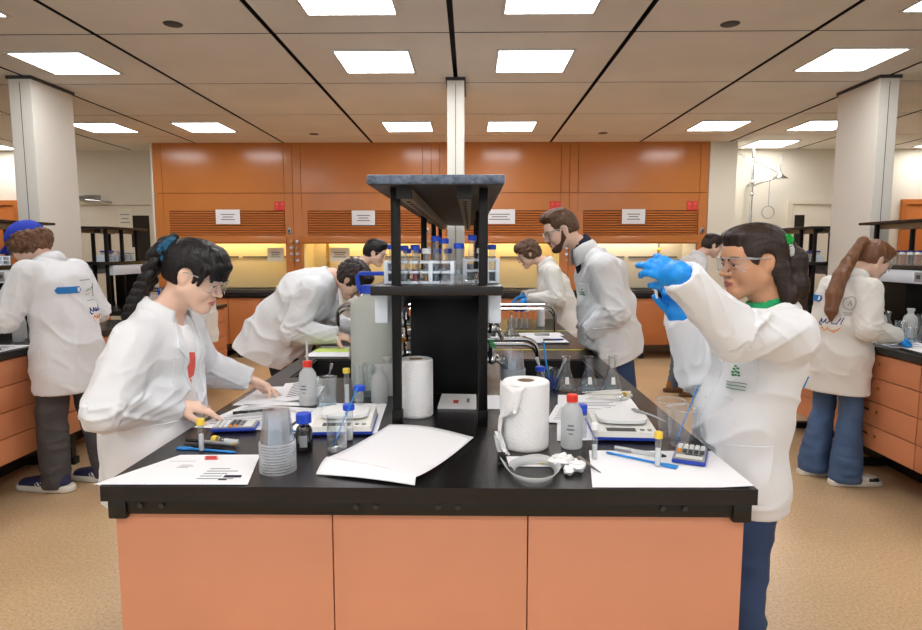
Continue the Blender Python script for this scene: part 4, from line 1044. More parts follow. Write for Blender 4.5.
    def patch(s, name, org, u, v, dirn, poly, mats, off=0.004, th=0.003, step=0.015, parent=None):
        return s.pressed(name, cast_patch(s.bvh, org, u, v, dirn, poly, step, off, th), mats, parent)
    def pressed(s, name, bm, mats, parent=None, ang=40):
        for w, p in zip(bm.verts, s.press(np.array([w.co for w in bm.verts]), True)): w.co = p
        return bm_obj(name, bm, mats, parent or s.coat, ang)
    def strokes(s, name, org, u, v, dirn, lines, wd, mats, off=0.0025):
        bm = bmesh.new()
        for ln in lines:
            pts = []
            for (x, y) in ln:
                p = Vector(org) + Vector(u) * x + Vector(v) * y; h = s.bvh.ray_cast(p - Vector(dirn).normalized() * 0.3, Vector(dirn).normalized(), 0.7)
                if h[0] is None: h = s.bvh.find_nearest(p)
                nn = h[1] if h[1].dot(Vector(dirn)) < 0 else -h[1]
                pts.append(h[0] + nn * off)
            q = MB(); q.tube(pts, wd, 5); bm_join(bm, q.bm)
        return s.pressed(name, bm, mats, None, 60)
    def text(s, name, txt, size, org, u, v, dirn, mats, off=0.003):
        bm = text_bm(txt, size); dv = Vector(dirn).normalized()
        for w in bm.verts:
            p = Vector(org) + Vector(u) * w.co.x + Vector(v) * w.co.y; h = s.bvh.ray_cast(p - dv * 0.3, dv, 0.7)
            if h[0] is None: h = s.bvh.find_nearest(p)
            nn = h[1] if h[1].dot(dv) < 0 else -h[1]; w.co = h[0] + nn * off
        return bm_obj(name, bm, mats, s.coat)
    def hair(s, prims, hmat, h=0.005, amp=0.004, face_cut=True, name='hair', freq=(60, 60, 9), parent=None, low=0.0, mode='strand', cap=True, front=0.075, side_cut=0.012, hairline=0.058, th=0.014, back_low=-0.06, ears=1.0):
        """hair mesh: skull cap grown by th with the face cut away, plus PRIMS in head coordinates"""
        F = Field(); w = s.w; sc = s.s
        e = lambda c, r: p_ell(w(*c), np.array(r) * sc, s.R)
        if cap:
            F.u(e((-0.014, 0, 0.038), (0.096 + th, 0.074 + th, 0.086 + th)), 0.01)
            F.u(e((-0.040, 0, -0.01), (0.066 + th, 0.062 + th, 0.065 + th)), 0.03)
            # the face: a rounded opening in front of the ears, hair line arching over the forehead
            F.d(p_ell(w(0.115, 0, hairline - 0.105), np.array([0.105, 0.105, 0.105]) * sc, s.R), 0.006)
            F.d(p_ell(w(0.075, 0, -0.115), np.array([0.085, 0.16, 0.105]) * sc, s.R), 0.008)
            F.d(p_plane(w(0, 0, back_low), s.R @ V3(0, 0, 1)) if False else p_box(w(-0.05, 0, back_low - 0.15), np.array([0.2, 0.2, 0.15]) * sc, s.R, 0.02), 0.01)
            if ears:
                for y in (-1, 1): F.d(e((-0.004, y * 0.092, -0.010), (0.025 * ears, 0.030 * ears, 0.036 * ears)), 0.006)
        for pr in prims(w, sc, s.R):
            if pr[0] == 'u': F.u(pr[1], pr[2])
            else: F.d(pr[1], pr[2])
        V, Q = F.mesh(h); N = normals(V, Q); L = (V - s.H) @ s.R
        if mode == 'strand':
            ang = np.arctan2(L[:, 1], L[:, 2] + 0.02); 
            nz = ridge(np.stack([ang * 14, L[:, 0] * freq[2], np.linalg.norm(L, axis=1) * 12], 1)) - 0.55
            nz2 = ridge(np.stack([L[:, 0] * 70, L[:, 1] * 70, L[:, 2] * 8], 1)) - 0.55
            V = V + N * ((nz + 0.6 * nz2) * amp)[:, None]
        else:
            V = V + N * ((ridge(L * 38) - 0.5) * amp * 2 + (ridge(L * 80 + 4) - 0.5) * amp)[:, None]
        return s.part(name, V, Q, [hmat], parent)

# ------------------------------------------------------------------ the eleven people
def std_legs(P, hx, hz, fx, sp=0.095, fsp=0.10, toe=(1, 0), **k):
    hips = [V3(hx, y * sp, hz) for y in (1, -1)]; ank = [V3(f, y * fsp, 0.085) for f, y in zip(fx, (1, -1))]
    kn = [(h + a) / 2 + V3(0.025, 0, 0.03) for h, a in zip(hips, ank)]
    P.legs(hips, kn, ank, [toe, toe], **k)

def person_gloved():
    """right foreground: arms raised, blue gloves"""
    P = Person('student in a white lab coat with raised blue-gloved hands and green hair clip, right foreground', (0.90, 1.85), PI)
    P.neck = V3(0.0, 0, 1.315)
    P.head((0.060, 0, 1.465), 0.10, 0.16, 0, 0.845, 'skin_tan', 'lips_brown', True, nose=1.25)
    P.torso([V3(0.04, 0, 0.86), V3(0.04, 0, 1.02), V3(0.01, 0, 1.18), V3(-0.0, 0, 1.27)], (0.14, 0.12, 0.14, 0.09), (0.10, 0.09, 0.10, 0.06))
    L = (V3(0.015, 0.15, 1.262), V3(0.205, 0.235, 1.285), V3(0.358, 0.285, 1.425)); R = (V3(0.02, -0.155, 1.25), V3(0.13, -0.20, 1.085), V3(0.215, -0.15, 1.275))
    P.arm(*L); P.arm(*R)
    WL = L[2] + nrm(L[2] - L[1]) * 0.015; WR = R[2] + nrm(R[2] - R[1]) * 0.02
    kl = dict(d=V3(0.60, -0.72, 0.32), n=V3(-0.5, -0.6, -0.45), side=1, curls={'index': (0.30, 0.45, 0.3), 'middle': (0.12, 0.35, 0.25), 'ring': (0.28, 0.5, 0.3), 'little': (0.15, 0.4, 0.3)}, thumb=(0.8, 0.35, 0.55), tcurl=0.2, size=0.80, spread=0.14)
    kr = dict(d=V3(0.30, 0.10, 0.92), n=V3(0.45, 0.85, -0.10), side=-1, curls={'index': (0.5, 0.6, 0.4), 'middle': (0.75, 0.8, 0.5), 'ring': (0.9, 0.9, 0.5), 'little': (0.9, 0.9, 0.6)}, thumb=(0.75, 0.35, 0.6), tcurl=0.2, size=0.88)
    tl = P.hand(WL, **kl); tr = P.hand(WR, **kr)
    std_legs(P, 0.075, 0.80, (0.045, 0.085), trouser='denim_dark', r=(0.078, 0.062, 0.052), flare=0.01, shoes='shoe_black')
    P.body(); P.face('hair_dark', brow_th=0.0045); P.goggles()
    g = P.glove(WL, L[1], **kl); P.glove(WR, R[1], **kr)
    P.lab_coat([V3(0.08, 0, 0.62), V3(0.08, 0, 0.84), V3(0.075, 0, 1.0), V3(0.025, 0, 1.18), V3(0.0, 0, 1.255)], (0.18, 0.17, 0.16, 0.16, 0.11), (0.118, 0.118, 0.115, 0.102, 0.074), [L, R], V3(0, 0, 0.735), h=0.005, sleeve=(0.074, 0.062, 0.046), neck_r=0.064, shoulder_r=0.054,
               opened=[p_cone(V3(0.125, 0.02, 1.215), V3(0.11, 0.02, 1.36), 0.03, 0.066)])
    P.collar(0.04, 0.062, 0.074, gap=0.95, drop=0.06, sink=0.008)
    F = Field(); F.u(p_cone(V3(0.0, 0, 1.25), V3(0.014, 0, 1.338), 0.058, 0.053)); F.u(p_cone(V3(0.06, 0, 1.22), V3(0.055, 0, 1.285), 0.045), 0.03); F.d(p_cone(V3(0.012, 0, 1.335), V3(0.06, 0, 1.50), 0.045, 0.06), 0.004)
    V, Q = F.mesh(0.005); P.part('shirt', V, Q, ['shirt_green'])
    hb = lambda w, sc, R: [('u', p_cone(w(-0.075, 0.0, 0.052), w(-0.125, 0.0, 0.042), 0.05, 0.030), 0.03), ('u', p_cone(w(-0.118, 0.005, 0.042), w(-0.145, 0.012, -0.01), 0.026, 0.038), 0.01),
                           ('u', p_cone(w(-0.145, 0.012, -0.01), w(-0.140, 0.025, -0.10), 0.038, 0.036), 0.02), ('u', p_cone(w(-0.140, 0.025, -0.10), w(-0.17, 0.03, -0.19), 0.036, 0.010), 0.02),
                           ('u', p_cone(w(-0.06, 0.062, -0.03), w(-0.085, 0.075, -0.12), 0.026, 0.022), 0.02), ('u', p_cone(w(-0.085, 0.075, -0.12), w(-0.06, 0.085, -0.185), 0.022, 0.007), 0.02),
                           ('u', p_cone(w(-0.045, -0.06, -0.03), w(-0.05, -0.07, -0.15), 0.03, 0.012), 0.02), ('u', p_ell(w(0.055, 0, 0.098), np.array((0.045, 0.06, 0.024)) * sc, R), 0.03)]
    P.hair(hb, 'hair_dark', h=0.0038, amp=0.003, hairline=0.064, th=0.012, ears=1.25)
    b = MB()
    for k in range(26):
        a = k * 2.4; z = 1 - 2 * (k + 0.5) / 26; r = math.sqrt(1 - z * z); q = P.w(-0.098, 0.052, 0.066) + 0.014 * np.array([r * math.cos(a), r * math.sin(a), z]); b.sphere(q, 0.0062, 8, 6)
    b.build('hair_clip', 'scrunchie_green', P.root)
    b = MB(); c = P.w(-0.105, 0.012, 0.045); b.tube([Vector(c + P.R @ np.array([0.0 + 0.014 * math.sin(a), 0.036 * math.cos(a), 0.036 * math.sin(a)])) for a in [k * 2 * PI / 18 for k in range(19)]], 0.011, 8, caps=False); b.build('hair_tie', 'scrunchie_pale', P.root)
    # chest pocket print, hip pocket, snaps, logo at the shoulder blade
    dn = V3(-0.9, -1, 0)
    o = V3(0.15, 0.13, 1.145); u = V3(-0.72, 0.69, 0); v = V3(0, 0, 1)
    P.patch('pocket', o, u, v, dn, [(-0.05, -0.06), (-0.04, -0.068), (0.04, -0.068), (0.05, -0.06), (0.05, 0.05), (-0.05, 0.05)], P.cloth)
    for k, (dx, dz) in enumerate([(-0.008, 0.030), (0.006, 0.034), (0.0, 0.022), (-0.012, 0.018), (0.010, 0.020), (-0.004, 0.041), (0.012, 0.010), (-0.010, 0.008), (0.0, 0.010)]):
        P.patch('print_mark', o + u * (dx * 0.8 - 0.01) + v * (dz * 0.8 - 0.012), u, v, dn, [(0.0032 * math.cos(a), 0.0032 * math.sin(a)) for a in [q * PI / 3 for q in range(6)]], 'print_green', off=0.009)
    for k in range(3):
        P.strokes('print_mark', o, u, v, dn, [[(-0.032 + 0.058 * q / 8, -0.025 - k * 0.009 + 0.001 * (q % 2)) for q in range(9)]], 0.0012, 'print_green' if k else 'print_grey', off=0.007)
    P.patch('pocket', V3(0.11, 0.17, 0.87), V3(-0.8, 0.6, 0), v, V3(-0.7, -1, 0), [(-0.07, -0.075), (0.04, -0.075), (0.045, 0.085), (-0.07, 0.075)], P.cloth)
    for z in (0.80, 0.93, 1.06, 1.17):
        h = P.bvh.ray_cast(Vector((0.6, 0.012, z)), Vector((-1, 0, 0)))
        if h[0]:
            b = MB(); b.lathe([(0.0, 0.003), (0.005, 0.003), (0.007, 0.0), (0.0, -0.002)], h[0] + h[1] * 0.002, 14, ax=h[1].to_track_quat('Z', 'Y').to_matrix()); b.build('button', 'button_white', P.coat)
    P.patch('print_mark', V3(-0.10, 0.085, 1.13), V3(0, 1, 0), v, V3(1, 0, 0), [(-0.045, -0.016), (0.05, -0.016), (0.05, 0.016), (-0.045, 0.016)], 'print_blue')
    P.strokes('placket', V3(0.2, 0.028, 0), V3(0, 1, 0), v, V3(-1, 0, 0), [[(0, 0.72 + k * 0.03) for k in range(17)]], 0.0022, P.cloth, off=0.001)
    return P, WL, WR, tl, tr

def person_braid():
    """left foreground: black braid, leaning over papers"""
    P = Person('student with black braid and blue scrunchie leaning over papers, left foreground', (-1.10, 2.08), 0.0)
    P.neck = V3(0.062, 0, 1.29)
    P.head((0.168, 0, 1.413), 0.44, 0.0, 0, 0.90, 'skin_light', 'lips_rose', True, nose=0.7)
    P.torso([V3(0, 0, 0.86), V3(0.01, 0, 1.02), V3(0.025, 0, 1.18), V3(0.045, 0, 1.26)], (0.14, 0.12, 0.14, 0.09), (0.10, 0.09, 0.10, 0.06))
    R = (V3(0.03, -0.155, 1.205), V3(-0.005, -0.255, 1.02), V3(0.095, -0.075, 0.985)); L = (V3(0.045, 0.155, 1.205), V3(0.04, 0.285, 1.04), V3(0.195, 0.345, 0.985))
    P.arm(*R); P.arm(*L)
    kr = dict(d=V3(0.80, 0.50, -0.22), n=V3(-0.1, 0.25, -1), side=-1, curls={'index': (0.15, 0.25, 0.15), 'middle': (0.3, 0.35, 0.2), 'ring': (0.4, 0.5, 0.3), 'little': (0.5, 0.6, 0.4)}, thumb=(0.8, 0.55, 0.3), tcurl=0.25, size=0.92)
    kl = dict(d=V3(0.85, 0.05, -0.30), n=V3(-0.15, -0.35, -0.95), side=1, curls={'index': (0.3, 0.3, 0.2), 'middle': (0.35, 0.4, 0.2), 'ring': (0.4, 0.5, 0.3), 'little': (0.5, 0.5, 0.3)}, thumb=(0.7, 0.6, 0.3), tcurl=0.2, size=0.92)
    P.hand(R[2] + V3(0.014, 0.008, -0.004), **kr); P.hand(L[2] + V3(0.014, 0, -0.004), **kl)
    std_legs(P, 0.0, 0.80, (-0.03, 0.03), trouser='trouser_black', shoes='shoe_white')
    P.body(); P.face('hair_black', gaze=V3(1, 0, -0.5)); P.goggles()
    P.lab_coat([V3(-0.01, 0, 0.56), V3(0.0, 0, 0.84), V3(0.01, 0, 1.0), V3(0.025, 0, 1.17), V3(0.04, 0, 1.235)], (0.22, 0.20, 0.185, 0.18, 0.12), (0.15, 0.14, 0.135, 0.125, 0.08), [R, L], V3(0, 0, 0.66), h=0.005, sleeve=(0.072, 0.070, 0.048), shoulder_r=0.05,
               opened=[p_flat(V3(0.19, -0.012, 0.98), V3(0.15, -0.012, 1.32), 0.035, 0.05, 0.06, 0.05, V3(0, 1, 0))])
    P.collar(0.045, 0.064, 0.08, gap=0.8, drop=0.085, sink=0.008)
    F = Field(); F.u(p_flat(V3(0.02, 0, 0.86), V3(0.022, 0, 1.0), 0.15, 0.12, 0.14, 0.115, V3(0, 1, 0))); F.u(p_flat(V3(0.022, 0, 1.0), V3(0.035, 0, 1.16), 0.14, 0.115, 0.15, 0.115, V3(0, 1, 0)), 0.02); F.u(p_flat(V3(0.035, 0, 1.16), V3(0.058, 0, 1.255), 0.14, 0.11, 0.075, 0.068, V3(0, 1, 0)), 0.02)
    F.d(p_cone(V3(0.07, 0, 1.26), V3(0.15, 0, 1.42), 0.055, 0.075), 0.004)
    V, Q = F.mesh(0.006); sh = P.part('shirt', V, Q, ['shirt_white'])
    bv = BVHTree.FromPolygons([tuple(v) for v in V], [tuple(q) for q in Q])
    bm_obj('print_mark', cast_patch(bv, V3(0.3, -0.022, 1.12), V3(0, 1, 0), V3(0, 0, 1), V3(-1, 0, 0), [(-0.016, -0.06), (0.02, -0.05), (0.03, -0.02), (0.02, 0.03), (-0.01, 0.035), (-0.006, 0.0), (-0.02, -0.02)], 0.012, 0.003), 'print_coral', sh)
    bm_obj('print_mark', cast_patch(bv, V3(0.3, -0.03, 1.06), V3(0, 1, 0), V3(0, 0, 1), V3(-1, 0, 0), [(-0.012, -0.035), (0.012, -0.03), (0.014, 0.0), (-0.008, 0.004)], 0.012, 0.003), 'print_coral', sh)
    g = lambda x, y, z: P.H + V3(x, y, z)
    hb = lambda w, sc, R: [('u', p_cone(w(-0.075, 0, 0.05), w(-0.125, 0, 0.05), 0.05, 0.028), 0.03), ('u', p_ell(w(0.035, 0, 0.096), np.array((0.05, 0.062, 0.030)) * sc, R), 0.03)] + \
        [('u', p_cone(w(0.045, y * 0.75, 0.112 - abs(y) * 0.3), w(0.094 - abs(y) * 0.3, y, 0.080 - abs(y) * 0.2), 0.022, 0.016), 0.012) for y in (-0.055, -0.036, -0.018, 0.0, 0.018, 0.036, 0.055)] + \
        [('u', p_cone(w(0.094 - abs(y) * 0.3, y, 0.080 - abs(y) * 0.2), w(0.109 - abs(y) * 0.42, y * 1.1, 0.030 - abs(y) * 0.2 + 0.004 * (k % 2)), 0.0145, 0.0055), 0.007) for k, y in enumerate((-0.058, -0.045, -0.032, -0.02, -0.007, 0.007, 0.02, 0.032, 0.045, 0.058))] + \
        [('u', p_cone(w(0.055, y * 0.072, 0.05), w(0.050, y * 0.078, -0.012), 0.014, 0.005), 0.008) for y in (-1, 1)]
    P.hair(hb, 'hair_black', h=0.0038, amp=0.0022, hairline=0.08, th=0.015, back_low=-0.05, ears=1.25)
    F = Field(); pts = [P.w(-0.128, 0, 0.045), P.w(-0.165, -0.004, 0.03) , g(-0.150, -0.02, 0.0), g(-0.178, -0.025, -0.05), g(-0.205, -0.028, -0.10), g(-0.225, -0.026, -0.155), g(-0.232, -0.022, -0.21), g(-0.235, -0.02, -0.27)]
    n = 72; B_ = []
    for k in range(n):
        f = k / (n - 1) * (len(pts) - 1); i = min(int(f), len(pts) - 2); p = pts[i] + (pts[i + 1] - pts[i]) * (f - i); q = nrm(pts[i + 1] - pts[i])
        B_.append((p, nrm(np.cross(q, V3(0, 1, 0))), V3(0, 1, 0), 1 - 0.35 * (k / n) ** 2))
    for st in range(3):
        prev = None
        for k, (p, e1, e2, sc_) in enumerate(B_):
            a = k * 0.42 + st * 2 * PI / 3; q = p + e2 * 0.017 * sc_ * math.sin(a) + e1 * (0.012 * math.sin(2 * a) + 0.004 * math.cos(a)) * sc_
            if prev is not None: F.u(p_cone(prev, q, 0.0165 * sc_), 0.003)
            prev = q
    V, Q = F.mesh(0.004); N = normals(V, Q); V = V + N * ((ridge(np.stack([V[:, 0] * 120, V[:, 1] * 120, V[:, 2] * 35], 1)) - 0.5) * 0.0025)[:, None]; P.part('braid', V, Q, ['hair_black'])
    b = MB(); c = P.w(-0.125, 0.0, 0.048)
    for k in range(34):
        a = k * 2 * PI / 17; rr = 0.024 + 0.007 * (k % 3); q = c + P.R @ np.array([-0.010 + 0.016 * (k % 2) - 0.006, rr * math.cos(a), rr * math.sin(a)]); b.sphere(q, 0.0095 + 0.003 * (k % 2), 8, 6)
    b.build('scrunchie', 'scrunchie_blue', P.root)
    P.patch('pocket', V3(0.10, -0.19, 0.86), V3(0.9, 0.3, 0), V3(0, 0, 1), V3(-0.4, 1, 0), [(-0.07, -0.09), (0.07, -0.09), (0.07, 0.08), (-0.07, 0.08)], P.cloth)
    P.patch('pocket', V3(0.14, -0.10, 1.10), V3(0.55, -0.83, 0), V3(0, 0, 1), V3(-0.8, 0.6, 0), [(-0.04, -0.06), (0.045, -0.06), (0.045, 0.05), (-0.04, 0.05)], P.cloth)
    for sgn in (-1, 1):
        P.patch('lapel', V3(0.2, 0.0, 1.16), V3(0, 1, 0), V3(0, 0, 1), V3(-1, 0, 0), [(sgn * 0.045, -0.16), (sgn * 0.065, -0.02), (sgn * 0.10, 0.02), (sgn * 0.085, 0.05), (sgn * 0.07, 0.10), (sgn * 0.048, 0.07)][::sgn], P.cloth, off=0.006, th=0.004)
    return P

def back_print(P, x, z, s=1.0):
    """the coat print between the shoulders: blue label, small marks, crest ring and two words in script"""
    d = V3(1, 0, 0); u = V3(0, -1, 0); v = V3(0, 0, 1); o = V3(x - 0.3, 0, z)
    # u points to the wearer's right
    P.patch('print_mark', o, u, v, d, [(-0.165, 0.02), (-0.155, 0.0), (-0.035, 0.0), (-0.025, 0.02), (-0.035, 0.04), (-0.155, 0.04)], 'print_blue', off=0.006)
    P.patch('print_mark', o, u, v, d, [(-0.05, 0.008), (-0.037, 0.008), (-0.037, 0.032), (-0.05, 0.032)], 'paper', off=0.009)
    P.strokes('print_mark', o, u, v, d, [[(-0.02 + 0.09 * k / 8, 0.075) for k in range(9)]], 0.0022, 'print_green')
    P.strokes('print_mark', o, u, v, d, [[(0.02, 0.005), (0.04, 0.02), (0.055, 0.012), (0.075, 0.03), (0.095, 0.015)], [(0.02, -0.015 ), (0.09, -0.012)], [(0.03, -0.055), (0.095, -0.052)]], 0.0017, 'print_green')
    P.strokes('print_mark', o, u, v, d, [[(0.155 + 0.032 * math.cos(a), 0.005 + 0.04 * math.sin(a)) for a in [k * PI / 9 for k in range(19)]], [(0.145, -0.01), (0.155, 0.02), (0.165, -0.01)], [(0.135, -0.055), (0.175, -0.055)], [(0.14, -0.068), (0.17, -0.068)]], 0.0017, 'print_grey')
    P.strokes('print_mark', o, u, v, d, [[(0.02, -0.125), (0.03, -0.10), (0.04, -0.12), (0.055, -0.125), (0.07, -0.10), (0.075, -0.12), (0.09, -0.125), (0.10, -0.105), (0.11, -0.125), (0.13, -0.125), (0.14, -0.09)], [(0.018, -0.125), (0.03, -0.14), (0.045, -0.135)], [(0.15, -0.125), (0.15, -0.085)]], 0.0034, 'print_navy')
    P.strokes('print_mark', o, u, v, d, [[(0.04, -0.165), (0.055, -0.15), (0.065, -0.168), (0.08, -0.168), (0.09, -0.15), (0.10, -0.168), (0.13, -0.168), (0.145, -0.15)], [(0.05, -0.178), (0.12, -0.178)]], 0.0032, 'print_orange')

def person_cap():
    P = Person('person in a blue cap and white lab coat with printed back, at the left edge', (-2.53, 3.78), PI - 0.12)
    P.neck = V3(0.08, 0, 1.43)
    P.head((0.215, 0, 1.530), 0.58, -0.1, 0, 1.02, 'skin_light', 'lips_rose')
    P.torso([V3(0, 0, 0.92), V3(0, 0, 1.1), V3(0.03, 0, 1.3), V3(0.07, 0, 1.42)], (0.15, 0.14, 0.17, 0.09), (0.11, 0.1, 0.11, 0.07))
    L = (V3(0.06, 0.19, 1.36), V3(0.15, 0.27, 1.10), V3(0.37, 0.17, 1.04)); R = (V3(0.06, -0.19, 1.36), V3(0.0, -0.29, 1.10), V3(0.26, -0.24, 1.02))
    P.arm(*L); P.arm(*R)
    P.hand(L[2], d=V3(0.85, -0.2, -0.4), n=V3(0, -0.6, -0.8), side=1, curl=0.4); P.hand(R[2], d=V3(0.9, 0.2, -0.4), n=V3(0, 0.5, -0.8), side=-1, curl=0.4)
    std_legs(P, -0.01, 0.90, (0.05, -0.16), fsp=0.10, trouser='trouser_grey', r=(0.105, 0.085, 0.068), flare=0.012, shoes='shoe_navy', accent='stripes', toe=(0.95, 0.0), size=1.3)
    P.body(); P.face('hair_brown'); P.goggles()
    P.lab_coat([V3(-0.02, 0, 0.55), V3(-0.01, 0, 0.9), V3(0, 0, 1.1), V3(0.02, 0, 1.28), V3(0.06, 0, 1.37)], (0.255, 0.225, 0.205, 0.205, 0.14), (0.185, 0.165, 0.15, 0.14, 0.09), [L, R], V3(0, 0, 0.635), h=0.0075, sleeve=(0.082, 0.072, 0.056))
    P.collar(0.04, 0.064, 0.078, gap=0.6, sink=0.0)
    hb = lambda w, sc, R: [('u', p_ell(w(-0.080, 0, 0.012), np.array((0.066, 0.090, 0.072)) * sc, R), 0.03), ('u', p_ell(w(-0.03, 0.075, 0.0), np.array((0.05, 0.03, 0.05)) * sc, R), 0.02), ('u', p_ell(w(-0.03, -0.075, 0.0), np.array((0.05, 0.03, 0.05)) * sc, R), 0.02)]
    hb2 = lambda w, sc, R: hb(w, sc, R) + [('d', p_plane(w(0, 0, 0.058), R @ V3(0.22, 0, -1)), 0.004)]
    P.hair(hb2, 'hair_curl', h=0.006, amp=0.009, mode='curl', hairline=0.04, th=0.02, back_low=-0.10)
    F = Field(); w = P.w; sc = P.s
    F.u(p_ell(w(-0.010, 0, 0.052), np.array((0.122, 0.102, 0.096)) * sc, P.R)); F.i(p_plane(w(0, 0, 0.044), P.R @ V3(0.22, 0, -1)), 0.004); F.u(p_flat(w(0.10, -0.045, 0.062), w(0.10, 0.045, 0.062), 0.085, 0.008, 0.085, 0.008, P.R @ V3(1, 0, -0.1)), 0.004)
    V, Q = F.mesh(0.006); P.part('cap', V, Q, ['cap_blue'])
    back_print(P, 0.0, 1.24)
    P.patch('pocket', V3(0.05, 0.25, 0.82), V3(1, -0.2, 0), V3(0, 0, 1), V3(0.2, -1, 0), [(-0.08, -0.09), (0.07, -0.09), (0.07, 0.09), (-0.08, 0.09)], P.cloth)
    return P

def person_ponytail():
    P = Person('person with long brown ponytail, white lab coat and flared jeans at the right bench', (2.37, 3.95), 0.1)
    P.neck = V3(0.085, 0, 1.335)
    P.head((0.205, 0, 1.437), 0.55, 0.0, 0, 0.93, 'skin_light', 'lips_rose')
    P.torso([V3(0, 0, 0.9), V3(0, 0, 1.05), V3(0.03, 0, 1.2), V3(0.06, 0, 1.3)], (0.14, 0.12, 0.14, 0.08), (0.10, 0.09, 0.10, 0.06))
    R = (V3(0.05, -0.17, 1.255), V3(0.0, -0.25, 1.03), V3(0.215, -0.20, 0.975)); L = (V3(0.05, 0.17, 1.255), V3(0.06, 0.25, 1.03), V3(0.26, 0.16, 0.985))
    P.arm(*R); P.arm(*L)
    kr = dict(d=V3(0.9, 0.25, -0.3), n=V3(0, 0.3, -1), side=-1, curl=0.35, size=0.95); kl = dict(d=V3(0.95, -0.2, -0.25), n=V3(0, -0.3, -1), side=1, curl=0.35, size=0.95)
    P.hand(R[2], **kr); P.hand(L[2], **kl)
    std_legs(P, 0.0, 0.84, (-0.05, 0.03), fsp=0.10, trouser='denim', r=(0.088, 0.064, 0.056), flare=0.036, shoes='shoe_white', accent='patches', toe=(1.0, -0.1))
    P.body(); P.face('hair_brown'); P.goggles(); P.glove(R[2], R[1], h=0.005, **kr); P.glove(L[2], L[1], h=0.005, **kl)
    P.lab_coat([V3(-0.01, 0, 0.52), V3(0, 0, 0.84), V3(0.0, 0, 1.02), V3(0.025, 0, 1.18), V3(0.055, 0, 1.26)], (0.235, 0.215, 0.185, 0.185, 0.12), (0.175, 0.16, 0.14, 0.13, 0.085), [R, L], V3(0, 0, 0.605), h=0.0075, cloth='coat_cream', sleeve=(0.074, 0.066, 0.05))
    P.collar(0.04, 0.060, 0.074, sink=0.0)
    g = lambda x, y, z: P.H + V3(x, y, z)
    ch = [P.w(-0.105, 0, 0.05), P.w(-0.15, -0.01, 0.055), g(-0.205, -0.04, -0.02), g(-0.275, -0.075, -0.10), g(-0.325, -0.095, -0.21), g(-0.345, -0.105, -0.31), g(-0.345, -0.11, -0.37)]
    rs = [0.022, 0.03, 0.038, 0.043, 0.045, 0.036, 0.01]
    hb = lambda w, sc, R: [('u', p_cone(w(-0.07, 0, 0.05), w(-0.11, 0, 0.05), 0.05, 0.026), 0.03)] + [('u', p_cone(ch[k], ch[k + 1], rs[k], rs[k + 1]), 0.01) for k in range(len(ch) - 1)] + [('u', p_ell(w(0.055, 0, 0.098), np.array((0.045, 0.06, 0.024)) * sc, R), 0.03)]
    P.hair(hb, 'hair_long_brown', h=0.0055, amp=0.005, hairline=0.068, th=0.011)
    b = MB(); c = P.w(-0.115, 0, 0.05); b.tube([Vector(c + P.R @ np.array([0, 0.027 * math.cos(a), 0.027 * math.sin(a)])) for a in [k * 2 * PI / 14 for k in range(15)]], 0.007, 6, caps=False); b.build('hair_tie', 'scrunchie_pale', P.root)
    back_print(P, 0.0, 1.17)
    return P

def person_bent():
    P = Person('man with short dark hair in a white lab coat bending low over the middle bench', (-1.25, 3.9), 0.0)
    P.neck = V3(0.375, 0, 1.335)
    P.head((0.500, 0, 1.312), 0.95, -0.1, 0, 0.92, 'skin_light', 'lips_rose')
    P.torso([V3(0.05, 0, 0.92), V3(0.12, 0, 1.05), V3(0.23, 0, 1.21), V3(0.33, 0, 1.31)], (0.15, 0.14, 0.17, 0.09), (0.11, 0.1, 0.11, 0.07))
    R = (V3(0.29, -0.19, 1.255), V3(0.185, -0.25, 1.01), V3(0.425, -0.2, 0.985)); L = (V3(0.29, 0.19, 1.24), V3(0.28, 0.27, 1.0), V3(0.5, 0.16, 0.98))
    P.arm(*R); P.arm(*L)
    P.hand(R[2], d=V3(0.93, 0.2, -0.22), n=V3(0, 0.3, -1), side=-1, curl=0.45); P.hand(L[2], d=V3(0.93, -0.2, -0.25), n=V3(0, -0.3, -1), side=1, curl=0.45)
    std_legs(P, 0.07, 0.86, (0.02, 0.14), trouser='trouser_black', r=(0.1, 0.08, 0.062), shoes='shoe_black')
    P.body(); P.face('hair_dark'); P.goggles()
    P.lab_coat([V3(-0.085, 0, 0.74), V3(0.0, 0, 0.9), V3(0.09, 0, 1.06), V3(0.21, 0, 1.2), V3(0.31, 0, 1.285)], (0.26, 0.24, 0.22, 0.21, 0.14), (0.23, 0.20, 0.185, 0.165, 0.095), [R, L], V3(-0.045, 0, 0.816), h=0.0075, sleeve=(0.08, 0.07, 0.052), hem_n=V3(-0.355, 0, -0.935), folds=1.3)
    P.collar(0.03, 0.062, 0.072, tilt=V3(0.8, 0, 0.5), fwd=V3(0.5, 0, -0.8), gap=0.55)
    hb = lambda w, sc, R: [('u', p_ell(w(0.04, 0, 0.10), np.array((0.055, 0.066, 0.034)) * sc, R), 0.02)]
    P.hair(hb, 'hair_dark', h=0.0055, amp=0.007, mode='curl', hairline=0.07, th=0.017)
    return P

